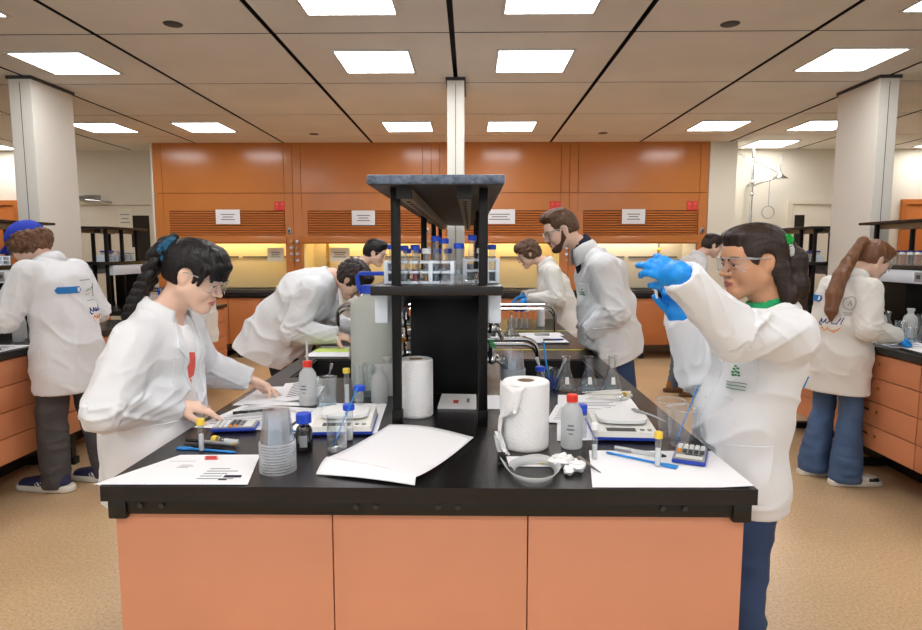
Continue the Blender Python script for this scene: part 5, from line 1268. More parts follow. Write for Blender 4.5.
def person_beard():
    P = Person('tall bearded man in a white lab coat looking down, right side of the middle bench', (0.963, 3.6), PI)
    P.neck = V3(0.325, 0, 1.53)
    P.head((0.437, 0, 1.612), 0.38, 0.05, 0, 0.90, 'skin_light', 'lips_rose', nose=1.2)
    P.torso([V3(0.06, 0, 0.96), V3(0.1, 0, 1.12), V3(0.19, 0, 1.32), V3(0.27, 0, 1.46)], (0.15, 0.14, 0.155, 0.065), (0.10, 0.09, 0.09, 0.05))
    L = (V3(0.225, 0.18, 1.395), V3(0.165, 0.235, 1.17), V3(0.285, 0.165, 1.05)); R = (V3(0.225, -0.18, 1.395), V3(0.15, -0.24, 1.16), V3(0.25, -0.2, 1.02))
    P.arm(*L); P.arm(*R)
    P.hand(L[2], d=V3(-0.6, -0.75, -0.35), n=V3(-0.6, 0.6, 0.3), side=1, curl=0.9); P.hand(R[2], d=V3(-0.6, 0.75, -0.35), n=V3(-0.6, -0.6, 0.3), side=-1, curl=0.9)
    std_legs(P, 0.13, 0.92, (-0.06, 0.06), trouser='denim_dark', r=(0.1, 0.08, 0.062), shoes='shoe_black')
    P.body(); P.face('hair_dark'); P.goggles()
    P.lab_coat([V3(0.135, 0, 0.78), V3(0.145, 0, 1.0), V3(0.17, 0, 1.18), V3(0.20, 0, 1.34), V3(0.255, 0, 1.435)], (0.245, 0.225, 0.205, 0.205, 0.14), (0.18, 0.16, 0.145, 0.13, 0.08), [L, R], V3(0.08, 0, 0.875), h=0.0075, sleeve=(0.08, 0.07, 0.055), hem_n=V3(-0.40, 0, -0.92), folds=1.2,
               opened=[p_cone(V3(0.38, 0, 1.36), V3(0.42, 0, 1.56), 0.02, 0.06)])
    P.collar(0.035, 0.064, 0.076, gap=0.7, drop=0.07)
    F = Field(); F.u(p_cone(V3(0.255, 0, 1.40), V3(0.32, 0, 1.54), 0.092, 0.062)); F.d(p_cone(V3(0.335, 0, 1.55), V3(0.44, 0, 1.68), 0.055, 0.08), 0.004)
    V, Q = F.mesh(0.006); P.part('shirt', V, Q, ['shirt_navy'])
    hb = lambda w, sc, R: [('u', p_ell(w(0.045, 0, 0.108), np.array((0.060, 0.064, 0.034)) * sc, R), 0.02), ('u', p_ell(w(0.0, 0, 0.115), np.array((0.07, 0.062, 0.028)) * sc, R), 0.02)]
    P.hair(hb, 'hair_brown', h=0.005, amp=0.006, hairline=0.078, th=0.007, ears=1.3, back_low=-0.035)
    F = Field(); w = P.w; sc = P.s
    F.u(p_cone(w(0.010, 0.055, -0.045), w(0.066, 0.02, -0.100), 0.022 * sc, 0.027 * sc)); F.u(p_cone(w(0.010, -0.055, -0.045), w(0.066, -0.02, -0.100), 0.022 * sc, 0.027 * sc), 0.01); F.u(p_ell(w(0.075, 0, -0.102), np.array((0.025, 0.03, 0.022)) * sc, P.R), 0.01); F.u(p_cone(w(0.0995, -0.02, -0.051), w(0.0995, 0.02, -0.051), 0.006 * sc), 0.004)
    F.u(p_cone(w(0.004, 0.068, 0.0), w(0.012, 0.058, -0.045), 0.007, 0.016), 0.01); F.u(p_cone(w(0.004, -0.068, 0.0), w(0.012, -0.058, -0.045), 0.007, 0.016), 0.01)
    V, Q = F.mesh(0.0045); N = normals(V, Q); V = V + N * ((ridge(V * 150) - .5) * 0.003)[:, None]; P.part('beard', V, Q, ['beard'])
    P.patch('pocket', V3(0.34, 0.10, 1.25), V3(-0.6, 0.8, 0), V3(0, 0, 1), V3(-0.8, -0.6, 0), [(-0.05, -0.07), (0.055, -0.07), (0.055, 0.06), (-0.05, 0.06)], P.cloth)
    P.strokes('print_mark', V3(0.34, 0.10, 1.25), V3(-0.6, 0.8, 0), V3(0, 0, 1), V3(-0.8, -0.6, 0), [[(-0.02, 0.0), (0.03, 0.0)], [(-0.02, 0.012), (0.03, 0.012)], [(0.0, 0.025), (0.012, 0.03)]], 0.003, 'print_green', off=0.008)
    P.patch('pocket', V3(0.2, 0.24, 1.0), V3(1, -0.25, 0), V3(0, 0, 1), V3(-0.3, -1, 0), [(-0.08, -0.10), (0.08, -0.10), (0.08, 0.07), (-0.08, 0.09)], P.cloth)
    return P

def person_far(label, loc, heading, H, pitch, neck, spine_x, hem, L, R, hairm, trouser, skin='skin_light', glove=False, hmode='strand', curl_amp=0.005, prims=None, scale=0.89, zsh=1.31, goggles=True, shoes='shoe_black', sole='sole_white', cloth='coat_cream', fr=0.07, th=0.015, wsc=1.0, beef=1.0):
    P = Person(label, loc, heading); P.neck = V3(*neck); n = P.neck
    P.head(H, pitch, 0, 0, scale, skin, 'lips_rose')
    sx = spine_x; z1 = n[2] - 0.10
    P.torso([V3(sx[0], 0, 0.88), V3(sx[1], 0, 1.03), V3(sx[2], 0, 1.2), V3(n[0] - 0.03, 0, n[2] - 0.05)], (0.14, 0.13, 0.15, 0.085), (0.10, 0.09, 0.10, 0.065))
    L = [V3(*q) for q in L]; R = [V3(*q) for q in R]
    P.arm(*L); P.arm(*R)
    kl = dict(d=V3(0.9, -0.2, -0.25), n=V3(0, -0.4, -1), side=1, curl=0.45); kr = dict(d=V3(0.9, 0.2, -0.25), n=V3(0, 0.4, -1), side=-1, curl=0.45)
    P.hand(L[2], **kl); P.hand(R[2], **kr)
    std_legs(P, sx[0] * 0.5, 0.83, (-0.04, 0.06), trouser=trouser, h=0.01, shoes=shoes, sole=sole)
    P.body(0.012); P.face('hair_dark')
    if goggles: P.goggles()
    if glove: P.glove(L[2], L[1], h=0.006, **kl); P.glove(R[2], R[1], h=0.006, **kr)
    P.lab_coat([V3(sx[0], 0, hem - 0.1), V3(sx[0], 0, 0.88), V3(sx[1], 0, 1.03), V3(sx[2], 0, 1.19), V3(n[0] - 0.03, 0, n[2] - 0.075)], [q * wsc for q in (0.225, 0.205, 0.19, 0.19, 0.125)], [q * beef for q in (0.17, 0.155, 0.14, 0.13, 0.085)], [L, R], V3(0, 0, hem), h=0.009, cloth=cloth, sleeve=(0.076, 0.066, 0.052))
    P.collar(0.036, 0.062, 0.074, sink=0.008)
    hb = prims or (lambda w, sc, R_: [('u', p_ell(w(0.045, 0, 0.10), np.array((0.058, 0.068, 0.038)) * sc, R_), 0.02)])
    P.hair(hb, hairm, h=0.0065, amp=curl_amp, mode=hmode, hairline=fr, th=th)
    return P

GIRL, GW_L, GW_R, TIP_L, TIP_R = person_gloved()
person_braid(); person_cap(); person_ponytail(); person_bent(); person_beard()
person_far('wavy-haired young man with blue gloves at the far right end of the middle bench', (0.86, 5.47), PI, (0.345, 0, 1.463), 0.5, (0.205, 0, 1.395), (0.02, 0.06, 0.12), 0.75,
           ((0.15, 0.175, 1.30), (0.12, 0.23, 1.09), (0.335, 0.16, 1.075)), ((0.15, -0.175, 1.30), (0.16, -0.23, 1.09), (0.36, -0.13, 1.08)), 'hair_brown', 'trouser_grey', glove=True, hmode='curl', curl_amp=0.009, th=0.018)
person_far('man with black hair and safety goggles standing beyond the bending man', (-1.10, 5.5), 0.0, (0.255, 0, 1.475), 0.35, (0.13, 0, 1.39), (0.0, 0.02, 0.07), 0.7,
           ((0.08, 0.175, 1.30), (0.10, 0.24, 1.08), (0.31, 0.17, 1.02)), ((0.08, -0.175, 1.30), (0.08, -0.24, 1.08), (0.30, -0.17, 1.02)), 'hair_black', 'trouser_black')
person_far('person with dark bun half hidden behind the braided student, coat hem showing', (-2.50, 5.55), PI, (0.235, 0, 1.50), 0.45, (0.10, 0, 1.40), (0.0, 0.0, 0.04), 0.66,
           ((0.05, 0.175, 1.31), (0.06, 0.25, 1.08), (0.28, 0.19, 1.0)), ((0.05, -0.175, 1.31), (0.05, -0.25, 1.08), (0.28, -0.19, 1.0)), 'hair_black', 'trouser_grey', prims=lambda w, sc, R_: [('u', p_cone(w(-0.07, 0, 0.06), w(-0.115, 0, 0.075), 0.05, 0.045), 0.02)], fr=0.066)
person_far('person in white coat, grey jeans and brown shoes behind the gloved student', (2.20, 6.35), 0.0, (0.27, 0, 1.545), 0.4, (0.14, 0, 1.45), (0.0, 0.02, 0.06), 0.71,
           ((0.08, 0.18, 1.36), (0.10, 0.25, 1.13), (0.32, 0.18, 1.0)), ((0.08, -0.18, 1.36), (0.06, -0.25, 1.13), (0.29, -0.19, 1.0)), 'hair_dark', 'denim_grey', shoes='shoe_brown', sole='sole_brown', cloth='coat_white')
person_far('gloved person mostly cut off at the far right edge, behind the right rack', (4.98, 6.3), PI, (0.23, 0, 1.46), 0.45, (0.11, 0, 1.36), (0.0, 0.02, 0.05), 0.68,
           ((0.06, 0.175, 1.27), (0.10, 0.25, 1.06), (0.36, 0.19, 1.02)), ((0.06, -0.175, 1.27), (0.10, -0.25, 1.06), (0.36, -0.19, 1.02)), 'hair_dark', 'denim', glove=True)

clear_mat('cup_rim', (250, 251, 252), 0.06, 0.3, 0.15, milky=0.36)
# ------------------------------------------------------------------ things on the benches
T0 = 0.9105         # worktop surface
class Proto:
    """first call builds, later calls copy the thing with its parts"""
    def __init__(s): s.d = {}
    def get(s, key, make, loc, rotz, label, group=None):
        if key not in s.d:
            o = make(); o.location = loc; o.rotation_euler = (0, 0, rotz); o['label'] = label
            if group: o['group'] = group
            s.d[key] = o; return o
        return dup(s.d[key], loc, rotz, label, group)
PT = Proto()
def empty_thing(name, cat): return thing(name, '', cat)

def mk_vial(cap, h=0.078, r=0.0075, fill=0.6, liquid='white_plastic'):
    def f():
        t = empty_thing('sample_tube', 'test tube')
        b = MB(); b.lathe([(0.0, 0.0), (r * 0.8, 0.0), (r, 0.003), (r, h)], seg=14); b.build('tube', 'clear_plastic', t)
        if fill: b = MB(); b.lathe([(0.0, 0.002), (r * 0.78, 0.002), (r * 0.85, 0.004), (r * 0.85, h * fill), (0, h * fill)], seg=12); b.build('contents', liquid, t)
        b = MB(); b.lathe([(0, h + 0.014), (r * 1.2, h + 0.014), (r * 1.42, h + 0.011), (r * 1.42, h - 0.004), (r * 1.1, h - 0.004)], seg=16); b.build('cap', cap, t)
        return t
    return f
def vial(x, y, label, cap='yellow_cap', z=T0 + 0.003, **k): return PT.get(('vial', cap, str(k)), mk_vial(cap, **k), (x, y, z), 0, label, 'capped sample tubes')
vial(-0.788, 1.745, 'clear tube with yellow cap standing behind the left foreground paper', h=0.082, r=0.008)
vial(0.512, 1.632, 'clear tube with yellow cap standing on the right foreground paper', z=T0 + 0.004, h=0.082, r=0.008)
def lying(x, y, z, ang, label, cap='yellow_cap', h=0.082, r=0.008):
    t = mk_vial(cap, h, r)(); t.location = (x, y, z + r * 1.42); t.rotation_euler = (PI / 2, 0, ang); t['label'] = label; t['group'] = 'capped sample tubes'; return t
lying(-0.70, 1.80, T0, -1.9, 'tube with yellow cap lying beside the pens behind the left paper')
lying(0.57, 2.33, T0 + 0.008, 2.6, 'yellow-capped tube lying by the bundle of pipettes on the right')
vial(-0.470, 2.30, 'yellow-capped tube standing among the beakers left of the rack', h=0.125, r=0.010)
t = mk_vial('white_plastic', 0.09, 0.008, 0.45)(); t.location = (0.352, 1.69, T0 + 0.003); t['label'] = 'open clear tube standing at the left edge of the right paper'; t['group'] = 'capped sample tubes'

def mk_cup(rim=0.048, base=0.034, h=0.095, up=False):
    def f():
        b = MB(); pr = [(0.0, h), (base, h), (base + 0.001, h - 0.004), (base + (rim - base) * 0.45, h * 0.55), (rim - 0.004, 0.010), (rim - 0.003, 0.004), (rim, 0.003), (rim + 0.001, 0.0), (rim - 0.003, 0.0)]
        if up: pr = [(a, h - c) for a, c in pr]
        b.lathe(pr, seg=28, mm=[0] * 5 + [1, 1, 1]); return tag(b.build('plastic_cup', ['cup_plastic', 'cup_rim'], ang=50), '', 'cup')
    return f
for k in range(11): PT.get('cup', mk_cup(), (-0.517, 1.60, T0 + 0.0076 * k), 0, 'clear plastic cup in the tall upside-down stack at the left front of the bench', 'stack of clear cups at the left')
for k in range(12): PT.get('cupr', mk_cup(0.055, 0.042, 0.085), (0.185, 2.62, T0 + 0.0072 * k), 0, 'clear plastic cup in the upside-down stack behind the right paper roll', 'stack of clear cups at the right')
PT.get('cupu', mk_cup(0.047, 0.033, 0.115, True), (0.640, 1.928, T0), 0, 'left and taller of two open clear cups near the gloved student', 'open clear cups')
PT.get('cupu', None, (0.643, 1.832, T0), 0, 'clear cup holding a blue spatula near the gloved student', 'open clear cups')

def spatula(p0, p1, label, w=0.0095, blade=0.03):
    p0 = Vector(p0); p1 = Vector(p1); d = (p1 - p0); L = d.length; d.normalize(); s = d.cross(Vector((0, 0, 1))).normalized(); n = s.cross(d)
    b = MB(); P = []
    for q, ww in ((0, w * 1.5), (blade, w * 1.6), (blade + 0.02, w * 0.62), (L * 0.8, w * 0.6), (L - 0.012, w * 0.8), (L, w * 0.5)):
        P.append([tuple(p0 + d * q + s * (ww * 0.75) * a) for a in (-1, 0, 1)])
    b.grid(P); o = b.build('spatula', 'blue_plastic'); m = o.modifiers.new('t', 'SOLIDIFY'); m.thickness = 0.0038; m.offset = 0
    return tag(o, label, 'spatula', 'blue plastic spatulas')
spatula((0.625, 1.822, T0 + 0.012), (0.676, 1.800, 1.035 + 0.065), 'blue spatula leaning in a clear cup at the right front')
spatula((-0.402, 1.762, T0 + 0.018), (-0.330, 1.766, 1.098), 'blue spatula leaning in the beaker left of the rack')
spatula((0.560, 1.617, T0 + 0.006), (0.398, 1.742, T0 + 0.005), 'blue spatula lying across the right foreground paper')
spatula((-0.872, 1.775, T0 + 0.002), (-0.685, 1.735, T0 + 0.002), 'blue spatula lying in front of the pens at the left')
spatula((-0.615, 1.935, T0 + 0.004), (-0.515, 1.945, T0 + 0.004), 'short blue spatula lying beside the left balance')

def pen(p0, p1, mats, label, r=0.005, cat='pen'):
    p0 = Vector(p0); p1 = Vector(p1); d = (p1 - p0).normalized(); L = (p1 - p0).length
    t = thing('pen', label, cat, p0, 0, 'pens on the bench'); o = Vector((0, 0, 0))
    b = MB(); b.cyl(o, d * L * 0.62, r, seg=12); b.build('barrel', mats[0], t)
    b = MB(); b.cyl(d * L * 0.62, d * L * 0.98, r * 1.15, seg=12); b.build('cap', mats[1], t)
    b = MB(); b.cyl(d * -0.012, o, r * 0.35, r * 0.9, seg=10); b.build('tip', mats[2], t); return t
pen((-0.715, 1.795, T0 + 0.006), (-0.878, 1.838, T0 + 0.006), ['grey_plastic', 'black_matte', 'brass'], 'grey and black marker lying behind the blue spatula at the left')
pen((-0.745, 1.785, T0 + 0.006), (-0.865, 1.80, T0 + 0.006), ['black_matte', 'dark_grey', 'black_matte'], 'thin black pen lying beside the grey marker', 0.004)
pen((0.545, 1.70, T0 + 0.010), (0.425, 1.768, T0 + 0.010), ['milky_plastic', 'steel', 'black_matte'], 'silver marker lying next to the blue spatula on the right paper', 0.006)
pen((-0.72, 2.19, T0 + 0.011), (-0.845, 2.125, T0 + 0.013), ['dark_grey', 'black_matte', 'steel'], 'black pen under the braided student\'s hand', 0.0045)

def paper(name, pts, label, z=T0 + 0.0008, marks=(), matn='paper', curl=None, th=0.0006, cat='paper', group=None, nx=10, ny=10):
    """sheet with corners pts (a, b, c, d in order); marks = (u0, u1, v0, v1, slot) rectangles in sheet coordinates; curl(u, v) lifts it"""
    a, b_, c, d = [Vector((p[0], p[1], 0)) for p in pts]
    def at(u, v):
        p = (a * (1 - u) + b_ * u) * (1 - v) + (d * (1 - u) + c * u) * v
        return Vector((p.x, p.y, z + (curl(u, v) if curl else 0)))
    b = MB(); b.grid([[tuple(at(i / nx, j / ny) + Vector((0, 0, th))) for j in range(ny + 1)] for i in range(nx + 1)], th, m=0)
    mats = [matn]; 
    for (u0, u1, v0, v1, mm) in marks:
        if mm not in mats: mats.append(mm)
        e = Vector((0, 0, th + 0.0005)); n = 4
        b.grid([[tuple(at(u0 + (u1 - u0) * i / n, v0 + (v1 - v0) * j / n) + e) for j in range(n + 1)] for i in range(n + 1)], m=mats.index(mm))
    return tag(b.build(name, mats, ang=30), label, cat, group)
def lines(u0, u1, v0, v1, n, mm='print_grey', jag=0.25, th=0.3):
    R = random.Random(int(u0 * 100 + v0 * 77 + n)); out = []
    for k in range(n):
        v = v0 + (v1 - v0) * k / n; out.append((u0, u1 - (u1 - u0) * jag * R.random(), v, v + (v1 - v0) / n * th, mm))
    return out
paper('paper_sheet', [(-0.835, 1.710), (-0.605, 1.716), (-0.560, 1.489), (-0.950, 1.484)], 'printed paper with a red stripe hanging over the front left corner of the bench', z=T0 + 0.0012,
      marks=[(0.36, 0.50, 0.05, 0.10, 'print_red'), (0.39, 0.53, 0.10, 0.15, 'print_red'), (0.42, 0.56, 0.15, 0.2, 'print_red')] + lines(0.30, 0.44, 0.38, 0.50, 3) + [(0.10, 0.36, 0.24, 0.25, 'print_grey')] + lines(0.62, 0.93, 0.5, 0.9, 5, jag=0.5) + [(0.80, 0.93, 0.72, 0.80, 'print_dark'), (0.78, 0.84, 0.84, 0.88, 'print_dark')], group='papers on the middle bench')
paper('paper_sheet', [(-0.86, 2.30), (-0.575, 2.24), (-0.62, 1.955), (-0.925, 1.99)], 'written sheet lying under the braided student\'s near hand', z=T0 + 0.0008, marks=lines(0.1, 0.9, 0.1, 0.9, 13, jag=0.4), group='papers on the middle bench')
paper('paper_sheet', [(-0.90, 2.60), (-0.63, 2.62), (-0.60, 2.28), (-0.905, 2.28)], 'blank white sheet lying under the held notes, left of the sink', z=T0 + 0.0008, group='papers on the middle bench')
paper('paper_sheet', [(-0.815, 2.66), (-0.655, 2.62), (-0.60, 2.33), (-0.765, 2.33)], 'notes curling up under the braided student\'s far hand', z=T0 + 0.003, curl=lambda u, v: 0.03 * max(u - 0.3, 0) + 0.02 * (1 - v) * u, marks=lines(0.25, 0.9, 0.1, 0.85, 8, 'print_dark', 0.6) + [(0.7, 0.88, 0.85, 0.93, 'print_dark')], group='papers on the middle bench')
paper('paper_sheet', [(-0.57, 2.32), (-0.32, 2.32), (-0.30, 1.93), (-0.60, 1.93)], 'white sheet lying under the left balance and the wash bottle', z=T0 + 0.0001, th=0.0005, group='papers on the middle bench')
# the large folded sheet in the middle
def big():
    t = thing('wrapping_paper', 'large blank white sheet with a folded edge in front of the reagent rack', 'paper', (0, 0, T0))
    A, B_, Cc, D = (-0.272, 2.030), (0.012, 1.858), (-0.134, 1.500), (-0.395, 1.640)
    b = MB(); n = 14; P = []
    for i in range(n + 1):
        row = []
        for j in range(n + 1):
            u = i / n; v = j / n
            x = (A[0] * (1 - u) + B_[0] * u) * (1 - v) + (D[0] * (1 - u) + Cc[0] * u) * v; y = (A[1] * (1 - u) + B_[1] * u) * (1 - v) + (D[1] * (1 - u) + Cc[1] * u) * v
            row.append((x, y, 0.002 + 0.016 * math.sin(PI * u) * (0.4 + 0.6 * (1 - v)) + 0.010 * u ** 3 * (1 - v) ** 2 + 0.018 * v ** 3))
        P.append(row)
    b.grid(P, 0.0006); b.build('sheet', 'paper', t, ang=0)
    b = MB(); P = []; E = [(-0.395, 1.640, 0.022), (-0.134, 1.500, 0.022), (-0.137, 1.452, 0.006), (-0.41, 1.56, 0.002)]
    E = [(-0.395, 1.642, 0.0225), (-0.134, 1.502, 0.0225), (-0.137, 1.484, 0.004), (-0.405, 1.560, 0.003)]
    for i in range(n + 1):
        row = []
        for j in range(7):
            u = i / n; v = j / 6
            q = [(E[0][k] * (1 - u) + E[1][k] * u) * (1 - v) + (E[3][k] * (1 - u) + E[2][k] * u) * v for k in range(3)]
            q[2] += 0.006 * math.sin(PI * v) + 0.004 * math.sin(PI * u); row.append(tuple(q))
        P.append(row)
    b.grid(P, 0.0006); b.build('folded_edge', 'paper', t, ang=0)
big()
paper('booklet', [(-0.114, 2.455), (0.0255, 2.447), (0.024, 2.232), (-0.120, 2.238)], 'white booklet with a red mark lying at the foot of the rack core', z=T0 + 0.001, th=0.007, marks=[(0.38, 0.52, 0.48, 0.72, 'print_red'), (0.74, 0.82, 0.35, 0.65, 'print_grey')], cat='booklet')
paper('paper_sheet', [(0.072, 2.46), (0.16, 2.46), (0.155, 2.24), (0.066, 2.24)], 'white sheet lying right of the front right rack post', z=T0 + 0.0008, group='papers on the middle bench')
paper('paper_sheet', [(0.352, 1.768), (0.712, 1.768), (0.708, 1.490), (0.306, 1.484)], 'blank white sheet under the calculator and tubes at the right front', z=T0 + 0.0008, curl=lambda u, v: 0.004 * max(0, u - 0.8) * 5 * v, group='papers on the middle bench')
paper('paper_sheet', [(0.36, 2.47), (0.645, 2.46), (0.60, 1.885), (0.27, 1.86)], 'written sheets lying under the right balance and pipettes', z=T0 + 0.0008, marks=lines(0.12, 0.8, 0.2, 0.7, 12, jag=0.5), group='papers on the middle bench')
paper('paper_sheet', [(0.33, 2.30), (0.52, 2.26), (0.47, 2.02), (0.26, 2.06)], 'upper written sheet right of the plastic bottle, crossed by a pen', z=T0 + 0.003, marks=lines(0.1, 0.9, 0.12, 0.9, 9, 'print_grey', 0.3), group='papers on the middle bench')
pen((0.515, 2.13, T0 + 0.010), (0.40, 2.14, T0 + 0.010), ['grey_plastic', 'print_navy', 'steel'], 'pen with navy cap lying on the written sheet by the right balance', 0.004)

def calculator(x, y, rot, label, s=1.0, tilt=0.0):
    t = thing('calculator', label, 'calculator', (x, y, T0 + 0.003), rot, 'pocket calculators')
    w, d = 0.088 * s, 0.140 * s
    b = MB(); b.b2(-w / 2, w / 2, -d / 2, d / 2, 0, 0.011, 0.004); b.build('case', 'scale_blue', t)
    b = MB(); b.b2(-w / 2 + 0.003, w / 2 - 0.003, -d / 2 + 0.003, d / 2 - 0.003, 0.011, 0.0145, 0.0015); b.build('face_plate', 'grey_plastic', t)
    b = MB(); b.b2(-w / 2 + 0.009, w / 2 - 0.009, d / 2 - 0.038, d / 2 - 0.012, 0.0145, 0.0152); b.build('display', 'offwhite_plastic', t)
    b = MB(); b.b2(-w / 2 + 0.012, w / 2 - 0.03, d / 2 - 0.052, d / 2 - 0.043, 0.0145, 0.0152); b.build('solar_cell', 'dark_glass', t)
    for r in range(5):
        for c in range(5):
            b = MB(); kx = -w / 2 + 0.0135 + c * (w - 0.027) / 4; ky = -d / 2 + 0.014 + r * 0.0158
            b.box(kx, ky, 0.0168, 0.0115, 0.0105, 0.005, 0.0015); b.build('key', 'print_orange' if (c == 4 and r >= 3) else ('white_plastic' if r < 3 else 'dark_grey'), t)
    return t
calculator(-0.775, 1.975, -1.45, 'silver pocket calculator on the sheet near the braided student\'s hand')
calculator(0.628, 1.708, -0.42 + PI, 'silver pocket calculator with blue case at the right edge of the bench')

# bottles
def bottle_brown():
    t = thing('reagent_bottle', 'small brown glass bottle with blue cap beside the cup stack', 'bottle', (-0.490, 1.765, T0))
    b = MB(); b.lathe([(0, 0), (0.022, 0), (0.0245, 0.003), (0.0245, 0.058), (0.021, 0.069), (0.014, 0.076), (0.014, 0.086)], seg=28); b.build('bottle', 'amber_glass', t)
    b = MB(); b.lathe([(0, 0.004), (0.021, 0.004), (0.0225, 0.006), (0.0225, 0.054), (0, 0.055)], seg=24); b.build('contents', 'louvre_dark', t)
    b = MB(); b.lathe([(0, 0.112), (0.020, 0.112), (0.0225, 0.109), (0.0225, 0.084), (0.015, 0.083)], seg=28); b.build('cap', 'blue_cap', t)
    b = MB(); R = 0.0249
    P = [[(R * math.cos(a), R * math.sin(a), z) for z in (0.015, 0.050)] for a in [-PI / 2 - 0.3 + 0.9 * k / 8 for k in range(9)]]; b.grid(P); b.build('label', 'grey_plastic', t)
bottle_brown()
def wash_bottle(x, y, label, cap='red_cap', s=1.0, tube='straight', rot=0):
    t = thing('wash_bottle', label, 'bottle', (x, y, T0), rot, 'plastic wash bottles')
    b = MB(); b.lathe([(0, 0), (0.030 * s, 0), (0.033 * s, 0.004), (0.033 * s, 0.10 * s), (0.030 * s, 0.118 * s), (0.020 * s, 0.133 * s), (0.0155 * s, 0.137 * s), (0.0155 * s, 0.146 * s)], seg=28); b.build('bottle', 'milky_plastic', t)
    b = MB(); b.lathe([(0, 0.165 * s), (0.014 * s, 0.165 * s), (0.0175 * s, 0.162 * s), (0.0175 * s, 0.143 * s), (0.016 * s, 0.142 * s)], seg=20); b.build('cap', cap, t)
    b = MB()
    if tube == 'straight': b.tube([(0, 0, 0.163 * s), (0, 0, 0.235 * s)], 0.0045, 8)
    elif tube: b.tube([(0, 0, 0.163 * s), (0, 0, 0.19 * s)] + [tuple(p) for p in arc((-0.02, 0, 0.19 * s), 0.02, 0, 2.4, 8, (1, 0, 0), (0, 0, 1))] + [(-0.062, 0, 0.145 * s)], [0.003] * 10 + [0.0018] * (1 + 0), 8)
    if tube: b.build('spout', 'milky_plastic', t)
    b = MB(); R = 0.0336 * s
    for z0, z1, a0, a1 in ((0.060, 0.066, -2.2, -1.5), (0.072, 0.078, -2.1, -1.55), (0.048, 0.052, -2.0, -1.6)):
        b.grid([[(R * math.cos(a), R * math.sin(a), z * s) for z in (z0, z1)] for a in [a0 + (a1 - a0) * k / 6 for k in range(7)]])
    b.build('printed_label', 'print_grey', t)
    return t
wash_bottle(-0.620, 2.305, 'plastic wash bottle with red cap and upright straw, left of the beakers', s=1.03)
wash_bottle(0.306, 1.805, 'plastic wash bottle with red cap right of the paper roll', s=0.98, tube=None)
b = MB(); b.lathe([(0, 0.105), (0.016, 0.105), (0.018, 0.102), (0.018, 0.078), (0, 0.076)], (0, 0, 0), 20, m=0); b.lathe([(0, 0), (0.017, 0), (0.018, 0.003), (0.018, 0.06), (0.012, 0.076)], (0, 0, 0), 20, m=1)
tag(b.build('sample_bottle', ['blue_cap', 'clear_plastic'], loc=(0.352, 1.90, T0 + 0.0015)), 'small clear bottle with blue cap behind the red-capped bottle', 'bottle')
def white_bottle(x, y, label, s=1.0):
    b = MB(); b.lathe([(0, 0), (0.030 * s, 0), (0.032 * s, 0.003), (0.032 * s, 0.085 * s), (0.027 * s, 0.105 * s), (0.014 * s, 0.118 * s), (0.013 * s, 0.132 * s), (0.017 * s, 0.134 * s), (0.017 * s, 0.146 * s), (0, 0.146 * s)], seg=24)
    return tag(b.build('plastic_bottle', 'milky_plastic', loc=(x, y, T0)), label, 'bottle', 'white plastic bottles')
white_bottle(-0.352, 2.345, 'white plastic bottle without cap left of the paper roll'); white_bottle(-0.335, 2.47, 'white plastic bottle standing behind the other one by the sink', 1.08)

def beaker(x, y, r, h, label, fill=0.0, liquid='water', mats='glass', z=T0):
    t = thing('glass_beaker', label, 'beaker', (x, y, z), 0, 'glass beakers')
    b = MB(); b.lathe([(0, 0), (r * 0.9, 0), (r, 0.004), (r, h - 0.004), (r * 1.07, h), (r * 1.04, h), (r * 0.95, h - 0.006), (r * 0.95, 0.006), (r * 0.85, 0.004), (0, 0.004)], seg=28); b.build('beaker', mats, t)
    if fill: b = MB(); b.lathe([(0, 0.0045), (r * 0.88, 0.0045), (r * 0.93, 0.007), (r * 0.93, h * fill), (0, h * fill)], seg=24); b.build('liquid', liquid, t)
    return t
beaker(-0.392, 1.765, 0.030, 0.105, 'small beaker holding a blue spatula in front of the left balance')
beaker(-0.540, 2.27, 0.038, 0.115, 'beaker with a glass rod, right of the red-capped wash bottle', 0.25)
beaker(-0.440, 2.36, 0.024, 0.145, 'narrow glass cylinder, left one behind the left balance', 0.0)
beaker(-0.405, 2.44, 0.027, 0.135, 'narrow glass cylinder, right one behind the left balance', 0.15)
beaker(0.345, 2.60, 0.040, 0.085, 'beaker with blue liquid, straw and pipettes behind the right roll', 0.55, 'blue_liquid')
b = MB(); b.cyl((-0.552, 2.27, T0 + 0.034), (-0.522, 2.266, T0 + 0.15), 0.0035, seg=8); b.cyl((-0.522, 2.266, T0 + 0.15), (-0.518, 2.265, T0 + 0.165), 0.006, seg=8); tag(b.build('dropper', 'clear_plastic'), 'dropper standing in the beaker beside the wash bottle', 'pipette')
b = MB(); b.tube([(0.34, 2.60, T0 + 0.03), (0.325, 2.605, T0 + 0.12), (0.315, 2.61, T0 + 0.20)], 0.0042, 8); tag(b.build('straw', 'blue_plastic'), 'blue straw standing in the beaker of blue liquid', 'straw')
for (dx, dx2, l) in ((-0.02, -0.062, 'left pipette leaning in the beaker of blue liquid'), (0.02, 0.06, 'right pipette leaning in the beaker of blue liquid')):
    b = MB(); b.tube([(0.345 + dx, 2.59, T0 + 0.03), (0.345 + dx2 * 0.8, 2.585, T0 + 0.10), (0.345 + dx2, 2.58, T0 + 0.135)], [0.003, 0.004, 0.0085], 8); tag(b.build('pipette', 'milky_plastic'), l, 'pipette', 'pipettes in the beaker')
for (x, y, l) in ((0.285, 2.46, 'blue-capped bottle standing behind the right paper roll'), (-0.385, 2.10, 'tube with blue cap standing behind the left balance')):
    t = mk_vial('blue_cap', 0.105, 0.014, 0.4)(); t.location = (x, y, T0 + 0.002); t['label'] = l; t['group'] = 'capped sample tubes'
